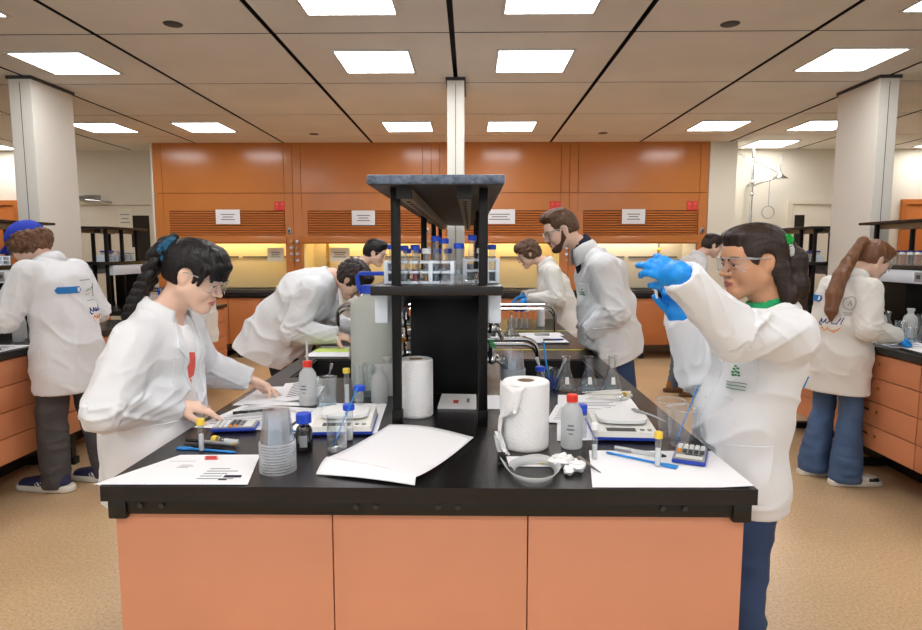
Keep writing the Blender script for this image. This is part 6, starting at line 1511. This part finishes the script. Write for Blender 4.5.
t = mk_vial('blue_cap', 0.10, 0.013, 0.4)(); t.location = (-0.375, 1.858, T0 + 0.002); t['label'] = 'tube with blue cap standing in front of the left balance'; t['group'] = 'capped sample tubes'

def flask(x, y, s, label, fill=0.3, z=T0):
    t = thing('conical_flask', label, 'flask', (x, y, z), 0, 'conical flasks')
    b = MB(); b.lathe([(0, 0), (0.036 * s, 0), (0.040 * s, 0.005 * s), (0.037 * s, 0.016 * s), (0.0145 * s, 0.088 * s), (0.0135 * s, 0.125 * s), (0.019 * s, 0.130 * s), (0.0175 * s, 0.132 * s), (0.0115 * s, 0.124 * s), (0.0125 * s, 0.088 * s), (0.035 * s, 0.014 * s), (0.033 * s, 0.004 * s), (0, 0.004 * s)], seg=28); b.build('flask', 'glass', t)
    if fill: b = MB(); k = fill; b.lathe([(0, 0.005 * s), (0.033 * s, 0.005 * s), (0.0345 * s, 0.014 * s), (0.0345 * s - 0.022 * s * k, 0.014 * s + 0.07 * s * k), (0, 0.014 * s + 0.07 * s * k)], seg=24); b.build('liquid', 'water', t)
    b = MB(); b.grid([[(r_ * math.cos(a), r_ * math.sin(a), z_ * s) for r_, z_ in ((0.0325 * s, 0.030), (0.0248 * s, 0.056))] for a in [-PI / 2 - 0.25 + 0.5 * q / 6 for q in range(7)]]); b.build('marking', 'white_plastic', t)
    return t
flask(0.405, 2.555, 1.12, 'left conical flask of the three at the right sink', 0.15); flask(0.500, 2.555, 1.12, 'middle conical flask of the three at the right sink', 0.3); flask(0.597, 2.555, 1.12, 'right conical flask of the three at the right sink', 0.2)

def balance(x, y, rot, label, z=T0):
    t = thing('balance', label, 'balance', (x, y, z), rot, 'laboratory balances')
    b = MB(); b.prism([(-0.095, -0.105), (0.095, -0.105), (0.1, -0.1), (0.1, 0.12), (-0.1, 0.12), (-0.1, -0.1)], 0.004, 0.013); b.build('base', 'scale_blue', t)
    b = MB(); V = []
    b._new([(-0.098, -0.103, 0.013), (0.098, -0.103, 0.013), (0.098, 0.118, 0.013), (-0.098, 0.118, 0.013), (-0.093, -0.098, 0.028), (0.093, -0.098, 0.028), (0.093, 0.112, 0.042), (-0.093, 0.112, 0.042)], [(3, 2, 1, 0), (4, 5, 6, 7), (0, 1, 5, 4), (1, 2, 6, 5), (2, 3, 7, 6), (3, 0, 4, 7)])
    b.build('housing', 'offwhite_plastic', t)
    b = MB(); n = 40; pl = []
    for k in range(n):
        a = 2 * PI * k / n; c, s_ = math.cos(a), math.sin(a); pl.append((0.078 * math.copysign(abs(c) ** 0.5, c), 0.025 + 0.072 * math.copysign(abs(s_) ** 0.5, s_)))
    b.prism(pl, 0.040, 0.050); b.build('weighing_pan', 'white_plastic', t)
    b = MB(); b._new([(-0.06, -0.092, 0.0292), (0.03, -0.092, 0.0292), (0.03, -0.062, 0.0313), (-0.06, -0.062, 0.0313)], [(0, 1, 2, 3)]); b.build('display', 'dark_glass', t)
    for q in range(2): b = MB(); b.cyl((0.05 + q * 0.022, -0.078, 0.029), (0.05 + q * 0.022, -0.078, 0.033), 0.007, seg=12); b.build('button', 'grey_plastic', t)
    for sx in (-1, 1):
        for sy in (-0.08, 0.1): b = MB(); b.cyl((sx * 0.085, sy, 0), (sx * 0.085, sy, 0.004), 0.01, seg=12); b.build('foot', 'black_matte', t)
    return t
balance(-0.400, 2.105 - 0.03 + 0.02, PI / 2 + 0.1, 'white balance with blue base left of the paper roll', T0 + 0.001) if False else None
balance(-0.418, 2.005, 0.06, 'white balance with blue base left of the rack, beside the beaker', T0 + 0.001)
balance(0.492, 1.955, -0.06, 'white balance with blue base at the right, beside the clear cups', T0 + 0.002)

def roll(x, y, label, r=0.066, h=0.20, tail=False):
    t = thing('paper_roll', label, 'paper roll', (x, y, T0), 0, 'paper towel rolls')
    b = MB(); pr = [(0.026, 0.0), (r - 0.003, 0.0), (r, 0.004)] + [(r + 0.0006 * (k % 2), 0.004 + (h - 0.008) * k / 24) for k in range(1, 24)] + [(r, h - 0.004), (r - 0.004, h), (0.026, h), (0.026, 0.0)]
    b.lathe(pr, seg=44); b.build('towel', 'tissue', t)
    b = MB(); b.lathe([(0.0262, 0.001), (0.0262, h - 0.001), (0.0235, h - 0.001), (0.0235, 0.001)], seg=28); b.build('core', 'cardboard', t)
    if tail:
        b = MB(); P = []; n = 16
        for i in range(n + 1):
            u = i / n; row = []
            for j in range(13):
                v = j / 12; zz = h * (0.985 - 0.98 * v) if True else 0
                rr = r + 0.004 + 0.018 * u * (0.3 + v) + 0.004 * math.sin(9 * u + 5 * v); a = PI * 0.98 + (0.60 + 0.45 * (1 - v) ** 2 + (0.35 if v < 0.42 else 0.10 * math.cos(v * 6))) * u * 1.1
                row.append((rr * math.cos(a), rr * math.sin(a), max(zz + 0.006 * math.sin(u * 7), 0.004)))
            P.append(row)
        b.grid(P); o = b.build('loose_sheet', 'tissue', t, ang=0); m = o.modifiers.new('t', 'SOLIDIFY'); m.thickness = 0.001
        b = MB(); b.grid([[(-0.088 + 0.030 * math.cos(q * 0.9) * s_ + 0.004 * k, -0.030 - 0.014 * k, max(0.05 - 0.007 * k + 0.004 * math.sin(k + q), 0.003)) for q, s_ in ((0, 0.2), (1, 0.6), (2, 1))] for k in range(7)]); o = b.build('torn_tail', 'tissue', t, ang=0); m = o.modifiers.new('t', 'SOLIDIFY'); m.thickness = 0.001
    return t
roll(-0.192, 2.16, 'large white paper roll behind the front left rack post', 0.060, 0.205)
roll(0.168, 1.815, 'large white paper roll with a loose torn sheet, right of the rack', 0.070, 0.202, True)
def card():
    t = paper('printed_card', [(0.104, 1.712), (0.219, 1.712), (0.219, 1.630), (0.108, 1.630)], 'white card with orange, blue and yellow patches in front of the right roll', z=T0 + 0.0008, th=0.001,
              marks=[(0.28, 0.40, 0.25, 0.60, 'print_navy'), (0.42, 0.55, 0.35, 0.60, 'print_coral'), (0.76, 0.95, 0.05, 0.42, 'print_orange'), (0.80, 0.95, 0.48, 0.85, 'print_yellow'), (0.62, 0.66, 0.3, 0.5, 'print_grey')], cat='card')
card()
def strap():
    t = thing('plastic_strap', 'loop of clear plastic strap with black clip in front of the right roll', 'strap', (0, 0, T0))
    pts = [(0.078, 1.735, 0.05), (0.085, 1.695, 0.02), (0.095, 1.62, 0.012), (0.110, 1.545, 0.012), (0.140, 1.500, 0.014), (0.180, 1.495, 0.014), (0.215, 1.525, 0.014), (0.232, 1.58, 0.014), (0.222, 1.625, 0.016), (0.19, 1.645, 0.02), (0.15, 1.635, 0.018), (0.118, 1.605, 0.016), (0.112, 1.58, 0.014)]
    P = []
    V_ = [Vector(p) for p in pts]; out = []
    for i in range(len(V_) - 1):
        p0 = V_[max(i - 1, 0)]; p1 = V_[i]; p2 = V_[i + 1]; p3 = V_[min(i + 2, len(V_) - 1)]
        for q in range(5):
            u = q / 5; out.append(0.5 * ((2 * p1) + (-p0 + p2) * u + (2 * p0 - 5 * p1 + 4 * p2 - p3) * u * u + (-p0 + 3 * p1 - 3 * p2 + p3) * u ** 3))
    for i, p in enumerate(out):
        d = (out[min(i + 1, len(out) - 1)] - out[max(i - 1, 0)]).normalized(); s_ = d.cross(Vector((0, 0, 1))).normalized()
        wv = s_ * 0.008 + Vector((0, 0, 0.009)); P.append([tuple(p - wv), tuple(p + wv)])
    b = MB(); b.grid(P); o = b.build('band', 'milky_plastic', t, ang=0); m = o.modifiers.new('t', 'SOLIDIFY'); m.thickness = 0.0012; m.offset = 0
    b = MB(); b.box(0.0885, 1.66, 0.016, 0.022, 0.026, 0.024, 0.003); b.build('clip', 'black_matte', t)
strap()
def crumple(x, y, s, label, seed, matn='tissue', z=T0):
    R = random.Random(seed); b = MB(); b.sphere((0, 0, 0), 1, 18, 12)
    for v in b.bm.verts:
        n = noise3(np.array([[v.co.x * 2.2 + seed, v.co.y * 2.2, v.co.z * 2.2]]))[0]; v.co *= s * (0.55 + 0.9 * n); v.co.z *= 0.62
    zm = min(v.co.z for v in b.bm.verts)
    for v in b.bm.verts: v.co.z -= zm
    return tag(b.build('crumpled_tissue', matn, loc=(x, y, z), ang=12), label, 'tissue', 'crumpled tissues')
crumple(0.245, 1.635, 0.026, 'leftmost crumpled tissue beside the plastic strap', 1); crumple(0.285, 1.600, 0.022, 'middle crumpled tissue at the corner of the right paper', 2); crumple(0.262, 1.575, 0.016, 'smallest crumpled tissue near the bench edge', 3); crumple(0.27, 1.66, 0.018, 'rearmost crumpled tissue beside the strap', 5)
def forceps(pts, label):
    b = MB(); b.tube(pts, [0.0035, 0.003, 0.0015], 6); b.tube([(p[0] + 0.006 * (1 - i / 2), p[1] + 0.004 * (1 - i / 2), p[2]) for i, p in enumerate(pts)], [0.003, 0.0028, 0.0012], 6); return tag(b.build('forceps', 'steel'), label, 'forceps', 'steel forceps')
forceps([(0.298, 1.655, T0 + 0.02), (0.325, 1.61, T0 + 0.010), (0.345, 1.575, T0 + 0.006)], 'dark tweezers on the tissues at the left edge of the right paper')
forceps([(0.545, 2.03, T0 + 0.058), (0.59, 1.955, T0 + 0.056), (0.615, 1.895, T0 + 0.054)], 'steel tweezers lying across the right balance')

for k in range(9):
    a = 0.06 * (k % 3 - 1) + 0.1; y = 2.375 + 0.016 * k - (0.05 if k > 5 else 0); z = T0 + 0.008 + (0.008 if k > 5 else 0)
    b = MB(); x0 = 0.455 + 0.012 * (k % 4); b.tube([(x0, y, z), (x0 + 0.07, y + 0.07 * a, z), (x0 + 0.10, y + 0.1 * a, z), (x0 + 0.16, y + 0.16 * a, z)], [0.0018, 0.0035, 0.0062, 0.0066], 8)
    tag(b.build('pipette', 'offwhite_plastic'), 'white disposable pipette in the bundle in front of the three flasks', 'pipette', 'bundle of disposable pipettes')

def carboy():
    t = thing('carboy', 'large translucent white carboy with blue handle behind the rack post', 'carboy', (-0.420, 2.62, T0))
    b = MB(); b.lathe([(0, 0), (0.086, 0), (0.092, 0.008), (0.092, 0.345), (0.088, 0.365), (0.07, 0.385), (0.045, 0.395), (0.038, 0.40), (0.038, 0.415)], seg=36); b.build('tank', 'carboy_plastic', t)
    b = MB(); b.lathe([(0, 0.441), (0.041, 0.441), (0.044, 0.437), (0.044, 0.410), (0.039, 0.405)], seg=28); b.build('cap', 'blue_cap', t)
    b = MB(); b.tube([(-0.040, 0, 0.405), (-0.055, 0, 0.43), (-0.062, 0, 0.478), (-0.050, 0, 0.49), (0.050, 0, 0.49), (0.062, 0, 0.478), (0.055, 0, 0.43), (0.040, 0, 0.405)], 0.009, 8); b.build('handle', 'blue_cap', t)
    b = MB(); b.cyl((0.02, -0.085, 0.06), (0.02, -0.125, 0.06), 0.012, seg=10); b.cyl((0.02, -0.12, 0.08), (0.02, -0.12, 0.02), 0.008, seg=10); b.box(0.02, -0.12, 0.09, 0.045, 0.014, 0.016, 0.003); b.build('spigot', 'milky_plastic', t)
carboy()

# second row on the middle bench
def clipboard():
    t = thing('clipboard', 'clipboard with papers on the right side of the bench before the bearded man', 'clipboard', (0.50, 4.02, T0 + 0.001), 0.05)
    b = MB(); b.b2(-0.125, 0.125, -0.17, 0.17, 0, 0.004, 0.002); b.build('board', 'dark_grey', t)
    b = MB(); b.b2(-0.115, 0.12, -0.165, 0.14, 0.004, 0.008); b.build('paper', 'paper', t, smooth=False)
    b = MB(); b.b2(-0.05, 0.05, 0.13, 0.165, 0.008, 0.016, 0.003); b.cyl((-0.05, 0.15, 0.018), (0.05, 0.15, 0.018), 0.006, seg=8); b.build('clip', 'steel', t)
clipboard()
paper('paper_sheet', [(0.34, 4.36), (0.64, 4.38), (0.65, 4.22), (0.35, 4.20)], 'white sheets lying beyond the clipboard on the right half of the bench', group='papers on the middle bench')
pen((0.60, 3.95, T0 + 0.014), (0.47, 3.93, T0 + 0.014), ['print_navy', 'dark_grey', 'steel'], 'dark pen lying on the clipboard papers', 0.006)
for k, (x, y, s, l) in enumerate([(0.175, 3.98, 1.0, 'nearest small flask beside the right rack taps'), (0.26, 4.06, 1.05, 'second small flask beside the right rack taps, near the clipboard'), (0.19, 4.18, 1.0, 'third small flask, close to the rack on the right'), (0.29, 4.26, 1.0, 'farthest small flask of the group behind the right faucet')]): flask(x, y, s, l, 0.2)
for k in range(4):
    t = mk_vial(['yellow_cap', 'blue_cap', 'blue_cap', 'white_plastic'][k], 0.13, 0.010, 0.6)(); t.location = (0.31 + 0.04 * k, 4.62, T0 + 0.002); t['label'] = '%s tube of the row of tall tubes far back on the right' % ['yellow-capped', 'left blue-capped', 'right blue-capped', 'white-capped'][k]; t['group'] = 'capped sample tubes'
roll(0.55, 4.75, 'thin white paper roll far back on the right half of the bench', 0.03, 0.18)
white_bottle(0.12, 4.35, 'white plastic bottle close to the rack beyond the right faucets', 1.2)
paper('paper_sheet', [(-0.91, 3.74), (-0.62, 3.72), (-0.60, 3.36), (-0.92, 3.36)], 'paper with a green upper half before the bending man', z=T0 + 0.0008, marks=[(0.0, 1.0, 0.22, 0.6, 'paper_green'), (0.82, 0.95, 0.65, 0.8, 'print_red')], group='papers on the middle bench')
b = MB(); b.b2(-0.09, 0.09, -0.06, 0.06, 0, 0.012, 0.004, m=0); b.b2(-0.08, 0.08, -0.05, 0.05, 0.012, 0.0135, m=1); tag(b.build('tablet_device', ['dark_grey', 'dark_glass'], loc=(-0.62, 3.90, T0)), 'flat dark device lying by the bending man\'s hands', 'device')

# racks on the upper level
S0 = 1.3856
def tube_rack(x0, x1, y, h, label, n, loc_z=S0, depth=0.075):
    t = thing('tube_rack', label, 'rack', ((x0 + x1) / 2, y, loc_z), 0, 'white tube racks'); w = x1 - x0
    for z in (0.004, h * 0.5, h - 0.005):
        b = MB(); b.b2(-w / 2, w / 2, -depth / 2, -depth / 2 + 0.012, z - 0.004, z + 0.004, 0.001); b.b2(-w / 2, w / 2, depth / 2 - 0.012, depth / 2, z - 0.004, z + 0.004, 0.001)
        for k in range(n + 1):
            x = -w / 2 + 0.003 + (w - 0.006) * k / n; b.b2(x - 0.003, x + 0.003, -depth / 2, depth / 2, z - 0.004, z + 0.004)
        b.build('tier', 'rack_white', t, smooth=False)
    for sx in (-1, 1, 0.34):
        b = MB(); b.b2(sx * (w / 2) - 0.007, sx * (w / 2) + 0.007, -depth / 2 - 0.003, depth / 2 + 0.003, 0, h, 0.002); b.build('upright', 'rack_white', t)
    return t
tube_rack(-0.285, -0.060, 2.125, 0.078, 'front white tube rack on the left half of the rack shelf', 6)
tube_rack(-0.018, 0.095, 2.17, 0.085, 'white tube rack on the right half of the rack shelf', 3)
tube_rack(-0.285, -0.060, 2.26, 0.078, 'second white tube rack behind the front one on the shelf', 6)
def falcon(x, y, z, h, r, cap, liquid, label, tilt=0.0, group='capped tubes in the shelf racks'):
    key = ('f', h, r, cap, liquid)
    o = PT.get(key, mk_vial(cap, h, r, 0.38, liquid), (x, y, z), 0, label, group)
    if tilt: o.rotation_euler = (0.06, tilt, 0)
    return o
mat('red_liquid', (190, 40, 44), 0.3); mat('amber_liquid', (196, 150, 60), 0.3); mat('grey_liquid', (150, 160, 170), 0.4); mat('violet_liquid', (96, 60, 110), 0.4)
for x, h, c, lq, l in [(-0.2675, 0.118, 'blue_cap', 'grey_liquid', 'leftmost'), (-0.2275, 0.114, 'blue_cap', 'grey_liquid', 'second'), (-0.189, 0.116, 'blue_cap', 'red_liquid', 'red-filled'), (-0.150, 0.104, 'white_plastic', 'amber_liquid', 'short amber'), (-0.118, 0.146, 'blue_cap', 'grey_liquid', 'tallest'), (-0.089, 0.138, 'blue_cap', 'grey_liquid', 'right-hand tall')]:
    falcon(x, 2.125, S0 + 0.002, h, 0.0115, c, lq, '%s tube standing in the front white tube rack' % l)
for k, x in enumerate([-0.2675, -0.23, -0.193, -0.155, -0.118, -0.081]):
    falcon(x, 2.26, S0 + 0.002, 0.104, 0.0105, 'scale_blue', ['violet_liquid', 'amber_liquid', 'grey_liquid'][k % 3], 'dark blue capped tube %s in the second tube rack' % ['at the left end', 'second from left', 'third from left', 'third from right', 'second from right', 'at the right end'][k])
falcon(-0.038, 2.09, S0 + 0.001, 0.122, 0.0125, 'blue_cap', 'grey_liquid', 'free-standing blue-capped tube between the two racks')
falcon(0.000, 2.17, S0 + 0.012, 0.140, 0.011, 'blue_cap', 'grey_liquid', 'tilted blue-capped tube in the right tube rack', 0.05)
falcon(0.038, 2.17, S0 + 0.002, 0.105, 0.0105, 'white_plastic', 'red_liquid', 'middle tube with red contents in the right tube rack'); falcon(0.077, 2.17, S0 + 0.002, 0.118, 0.0105, 'scale_blue', 'grey_liquid', 'dark blue capped tube at the right of the right tube rack')
def bag():
    b = MB(); P = []; n = 18
    for i in range(n + 1):
        row = []
        for j in range(n + 1):
            u = i / n; v = j / n; e = math.sin(PI * u) * math.sin(PI * v)
            nz = noise3(np.array([[u * 5.3 + 2, v * 4.2 + 7, 1.5]]))[0]
            row.append((-0.105 + 0.125 * u, 1.985 + 0.075 * v, S0 + 0.002 + e * (0.012 + 0.055 * nz)))
        P.append(row)
    b.grid(P); return tag(b.build('plastic_bag', 'film', ang=15), 'crumpled clear plastic bag on the rack shelf before the tubes', 'bag')
bag()

# ------------------------------------------------------------------ things on the side benches
def dish_row(x0, dx, y0, dy, n, z, mk, lab, group, key):
    for k in range(n): PT.get(key, mk, (x0 + dx * k, y0 + dy * k, z), 0, lab if isinstance(lab, str) else lab[k], group)
def mk_jar(cap, r=0.022, h=0.07, body='clear_plastic'):
    def f():
        t = empty_thing('sample_jar', 'jar')
        b = MB(); b.lathe([(0, 0), (r, 0), (r, h), (r * 0.8, h * 1.06)], seg=16); b.build('jar', body, t)
        b = MB(); b.lathe([(0, h * 1.3), (r * 0.95, h * 1.3), (r, h * 1.27), (r, h * 1.05), (0, h * 1.05)], seg=16); b.build('lid', cap, t); return t
    return f
S1 = S0
# right rack: jars and beakers
ordn = ['nearest', 'second', 'third', 'fourth', 'fifth', 'sixth', 'seventh', 'eighth', 'ninth', 'tenth']
dish_row(3.32, 0.0, 4.36, 0.085, 9, S1, mk_jar('white_plastic', 0.026, 0.075), ['clear white-lidded jar, %s in the front row on the right rack' % o for o in ordn], 'jars on the right rack', 'jarw')
dish_row(3.41, 0.0, 4.40, 0.085, 8, S1, mk_jar('scale_blue', 0.024, 0.085), ['clear blue-lidded jar, %s in the back row on the right rack' % o for o in ordn], 'jars on the right rack', 'jarb')
def rack_back(x, y, lab, z=S1, capm='scale_blue', ang=PI / 2, n=6):
    t = tube_rack(-0.11, 0.11, 0, 0.07, lab, n, z); t.location = (x, y, z); t.rotation_euler = (0, 0, ang)
    for k in range(n):
        q = -0.11 + 0.22 * (k + 0.5) / n
        falcon(x + q * math.cos(ang), y + q * math.sin(ang), z + 0.002, 0.092, 0.011, capm, 'grey_liquid', 'capped tube in the ' + lab, group='tubes in the ' + lab)
rack_back(3.37, 6.12, 'tube rack on the short black rack, right'); rack_back(3.37, 6.42, 'far tube rack on the short black rack, right', capm='white_plastic')
crumple(3.40, 6.60, 0.04, 'crumpled clear bag on the short right rack', 8, 'film', S1)
rack_back(-3.60, 6.08, 'near tube rack on the short black rack, left'); rack_back(-3.60, 6.36, 'far tube rack on the short black rack, left', capm='white_plastic')
rack_back(-3.55, 4.55, 'tube rack on the long left rack', n=6)
# left bench, near the person in the cap
paper('paper_sheet', [(-2.98, 3.75), (-2.72, 3.75), (-2.72, 3.30), (-2.98, 3.28)], 'white papers at the edge of the left side bench', marks=lines(0.1, 0.9, 0.1, 0.8, 6))
pen((-2.76, 3.42, T0 + 0.007), (-2.78, 3.56, T0 + 0.007), ['black_matte', 'dark_grey', 'steel'], 'dark pen lying on the papers of the left side bench')
for k, (x, y, s, l) in enumerate([(-3.00, 4.02, 1.3, 'tall white bottle on the left side bench beyond the papers'), (-2.92, 3.90, 1.0, 'white bottle at the papers of the left side bench'), (-3.08, 3.86, 1.1, 'white bottle deeper on the left side bench')]): white_bottle(x, y, l, s)
for k, (x, y, l) in enumerate([(-2.82, 3.98, 'left small dark-lidded jar by the capped person\'s hands'), (-2.80, 4.10, 'right small dark-lidded jar by the capped person\'s hands')]): PT.get('jark', mk_jar('black_matte', 0.02, 0.03, 'louvre_orange'), (x, y, T0), 0, l, 'dark jars on the left bench')
beaker(-3.05, 6.05, 0.055, 0.14, 'beaker full of pens on the bench behind the left column', mats='milky_plastic')
for k in range(5):
    pen((-3.05 + 0.014 * (k - 2), 6.05 + 0.01 * (k % 2), T0 + 0.02), (-3.05 + 0.024 * (k - 2), 6.05 + 0.01 * (k % 3), T0 + 0.22), [['grey_plastic', 'blue_plastic', 'dark_grey', 'grey_plastic', 'print_navy'][k], ['blue_cap', 'grey_plastic', 'blue_cap', 'dark_grey', 'grey_plastic'][k], 'steel'], 'pen, %s of five standing in the beaker behind the left column' % ['leftmost', 'second from left', 'middle', 'second from right', 'rightmost'][k], 0.006)
white_bottle(-2.95, 6.3, 'white bottle beside the pen beaker behind the left column', 1.2)
# right bench
white_bottle(2.86, 4.30, 'white bottle at the ponytailed student\'s bench, left of the cluster', 1.25); white_bottle(2.98, 4.18, 'white bottle, middle of the cluster on the right side bench', 1.35); white_bottle(3.06, 4.05, 'white bottle, right of the cluster on the right side bench', 1.15)
flask(2.80, 4.45, 1.3, 'conical flask at the back of the cluster on the right side bench', 0.2); flask(2.95, 4.36, 1.2, 'conical flask between white bottles on the right side bench', 0.2); beaker(2.88, 4.12, 0.035, 0.12, 'tall beaker before the white bottles on the right side bench', 0.3)
paper('paper_sheet', [(2.60, 4.10), (2.88, 4.05), (2.84, 3.66), (2.55, 3.72)], 'papers under the ponytailed student\'s hands', marks=lines(0.1, 0.9, 0.1, 0.9, 7, 'print_dark', 0.6, 0.5))
for k, (x, y, sc_, l) in enumerate([(3.02, 3.86, 1.2, 'white bottle at the right edge of the picture, nearer than the cluster'), (2.92, 3.72, 1.05, 'white bottle beside the papers at the right edge of the picture'), (3.08, 3.62, 1.3, 'large white bottle at the right edge deep on the bench')]): white_bottle(x, y, l, sc_)
flask(2.92, 3.95, 1.25, 'conical flask before the white bottles at the right edge', 0.25); beaker(2.80, 3.92, 0.034, 0.10, 'short beaker at the right side bench near the student\'s far glove', 0.3); beaker(3.12, 4.25, 0.04, 0.15, 'tall beaker deep on the right side bench', 0.1)
paper('paper_sheet', [(2.70, 3.62), (2.98, 3.58), (2.95, 3.30), (2.68, 3.34)], 'loose sheets lying deeper than the notebook on the right side bench', marks=lines(0.1, 0.9, 0.1, 0.9, 7, 'print_dark', 0.6, 0.5), z=T0 + 0.012)
for k, (x, y, sc_, l) in enumerate([(-2.92, 4.25, 1.25, 'conical flask on the left side bench left of the capped person'), (-3.10, 4.30, 1.1, 'conical flask deeper on the left side bench')]): flask(x, y, sc_, l, 0.2)
beaker(-2.98, 4.42, 0.04, 0.13, 'beaker on the left side bench beyond the flasks', 0.2)
paper('notebook', [(2.56, 3.66), (2.80, 3.62), (2.78, 3.40), (2.54, 3.44)], 'notebook with dark cover at the edge of the right side bench', th=0.01, matn='dark_grey', marks=[(0.05, 0.95, 0.05, 0.95, 'paper')], cat='notebook')
paper('paper_sheet', [(2.54, 3.43), (2.66, 3.41), (2.64, 3.22), (2.52, 3.24)], 'bright yellow-green note at the edge of the right side bench', matn='tape_yellow')
faucet(3.45 + 0.145, 3.95, 4.72, 1.13, 0.98, 'chrome faucet on the far side of the right rack'); faucet(3.315, 2.98, 6.42, 1.10, 0.97, 'chrome faucet on the short bench behind the right column')
faucet(-3.535, -3.02, 6.4, 1.10, 0.97, 'chrome faucet on the short bench behind the left column')
# inside the hoods and on the back wall
for k, (x, c, l) in enumerate([(2.06, 'print_yellow', 'yellow-lidded jar inside the right fume hood'), (2.14, 'print_red', 'red-lidded jar inside the right fume hood'), (2.22, 'print_yellow', 'small yellow-lidded jar beside the right hood\'s red one'), (2.62, 'blue_cap', 'blue-lidded jar at the right inside the right fume hood')]):
    t = mk_jar(c, 0.035, 0.09, 'milky_plastic')(); t.location = (x, YH + 0.35, 0.931); t['label'] = l; t['group'] = 'jars inside the right hood'
b = MB(); b.tube([(2.70, YH + 0.5, 0.932), (2.70, YH + 0.5, 1.65)], 0.014, 8, m=0)
for z, m_ in ((1.25, 1), (1.38, 2), (1.5, 1)): b.sphere((2.70, YH + 0.48, z), 0.03, 10, 8, m=m_)
tag(b.build('gas_manifold', ['steel', 'print_yellow', 'red_cap'],), 'upright pipe with yellow and red valves inside the right fume hood', 'pipe')
b = MB(); b.cyl((-2.05, YH + 0.48, 0.932), (-2.05, YH + 0.48, 1.62), 0.022, seg=10); tag(b.build('gas_pipe', 'brass'), 'yellow upright pipe inside the hood behind the bending man', 'pipe')
for (x, z, l) in ((-5.02, 1.98, 'upper cream notice on the door behind the left rack'), (-4.98, 1.42, 'lower cream notice on the door behind the left rack')):
    b = MB(); b.b2(x - 0.13, x + 0.10, YB - 0.042, YB - 0.0405, z - 0.17, z + 0.12); sheet_of_lines(b, x - 0.08, x + 0.06, z - 0.11, z + 0.06, YB - 0.042, 3); tag(b.build('paper_notice', ['paper_cream', 'print_grey'], smooth=False), l, 'sign', 'notices on the left door')
# small object held between the gloved hands
def held():
    a = np.array([0.90, 1.85, 0.0]); m = np.array([-1, -1, 1])
    p = Vector(a + m * (TIP_R['thumb'] * 0.5 + TIP_R['index'] * 0.5)); b = MB(); b.tube([p + Vector((-0.004, 0, 0.022)), p, p + Vector((0.004, 0, -0.02))], [0.0055, 0.005, 0.0035], 8)
    tag(b.build('cuvette', 'white_plastic'), 'small white tube held in the far blue glove', 'tube')
held()
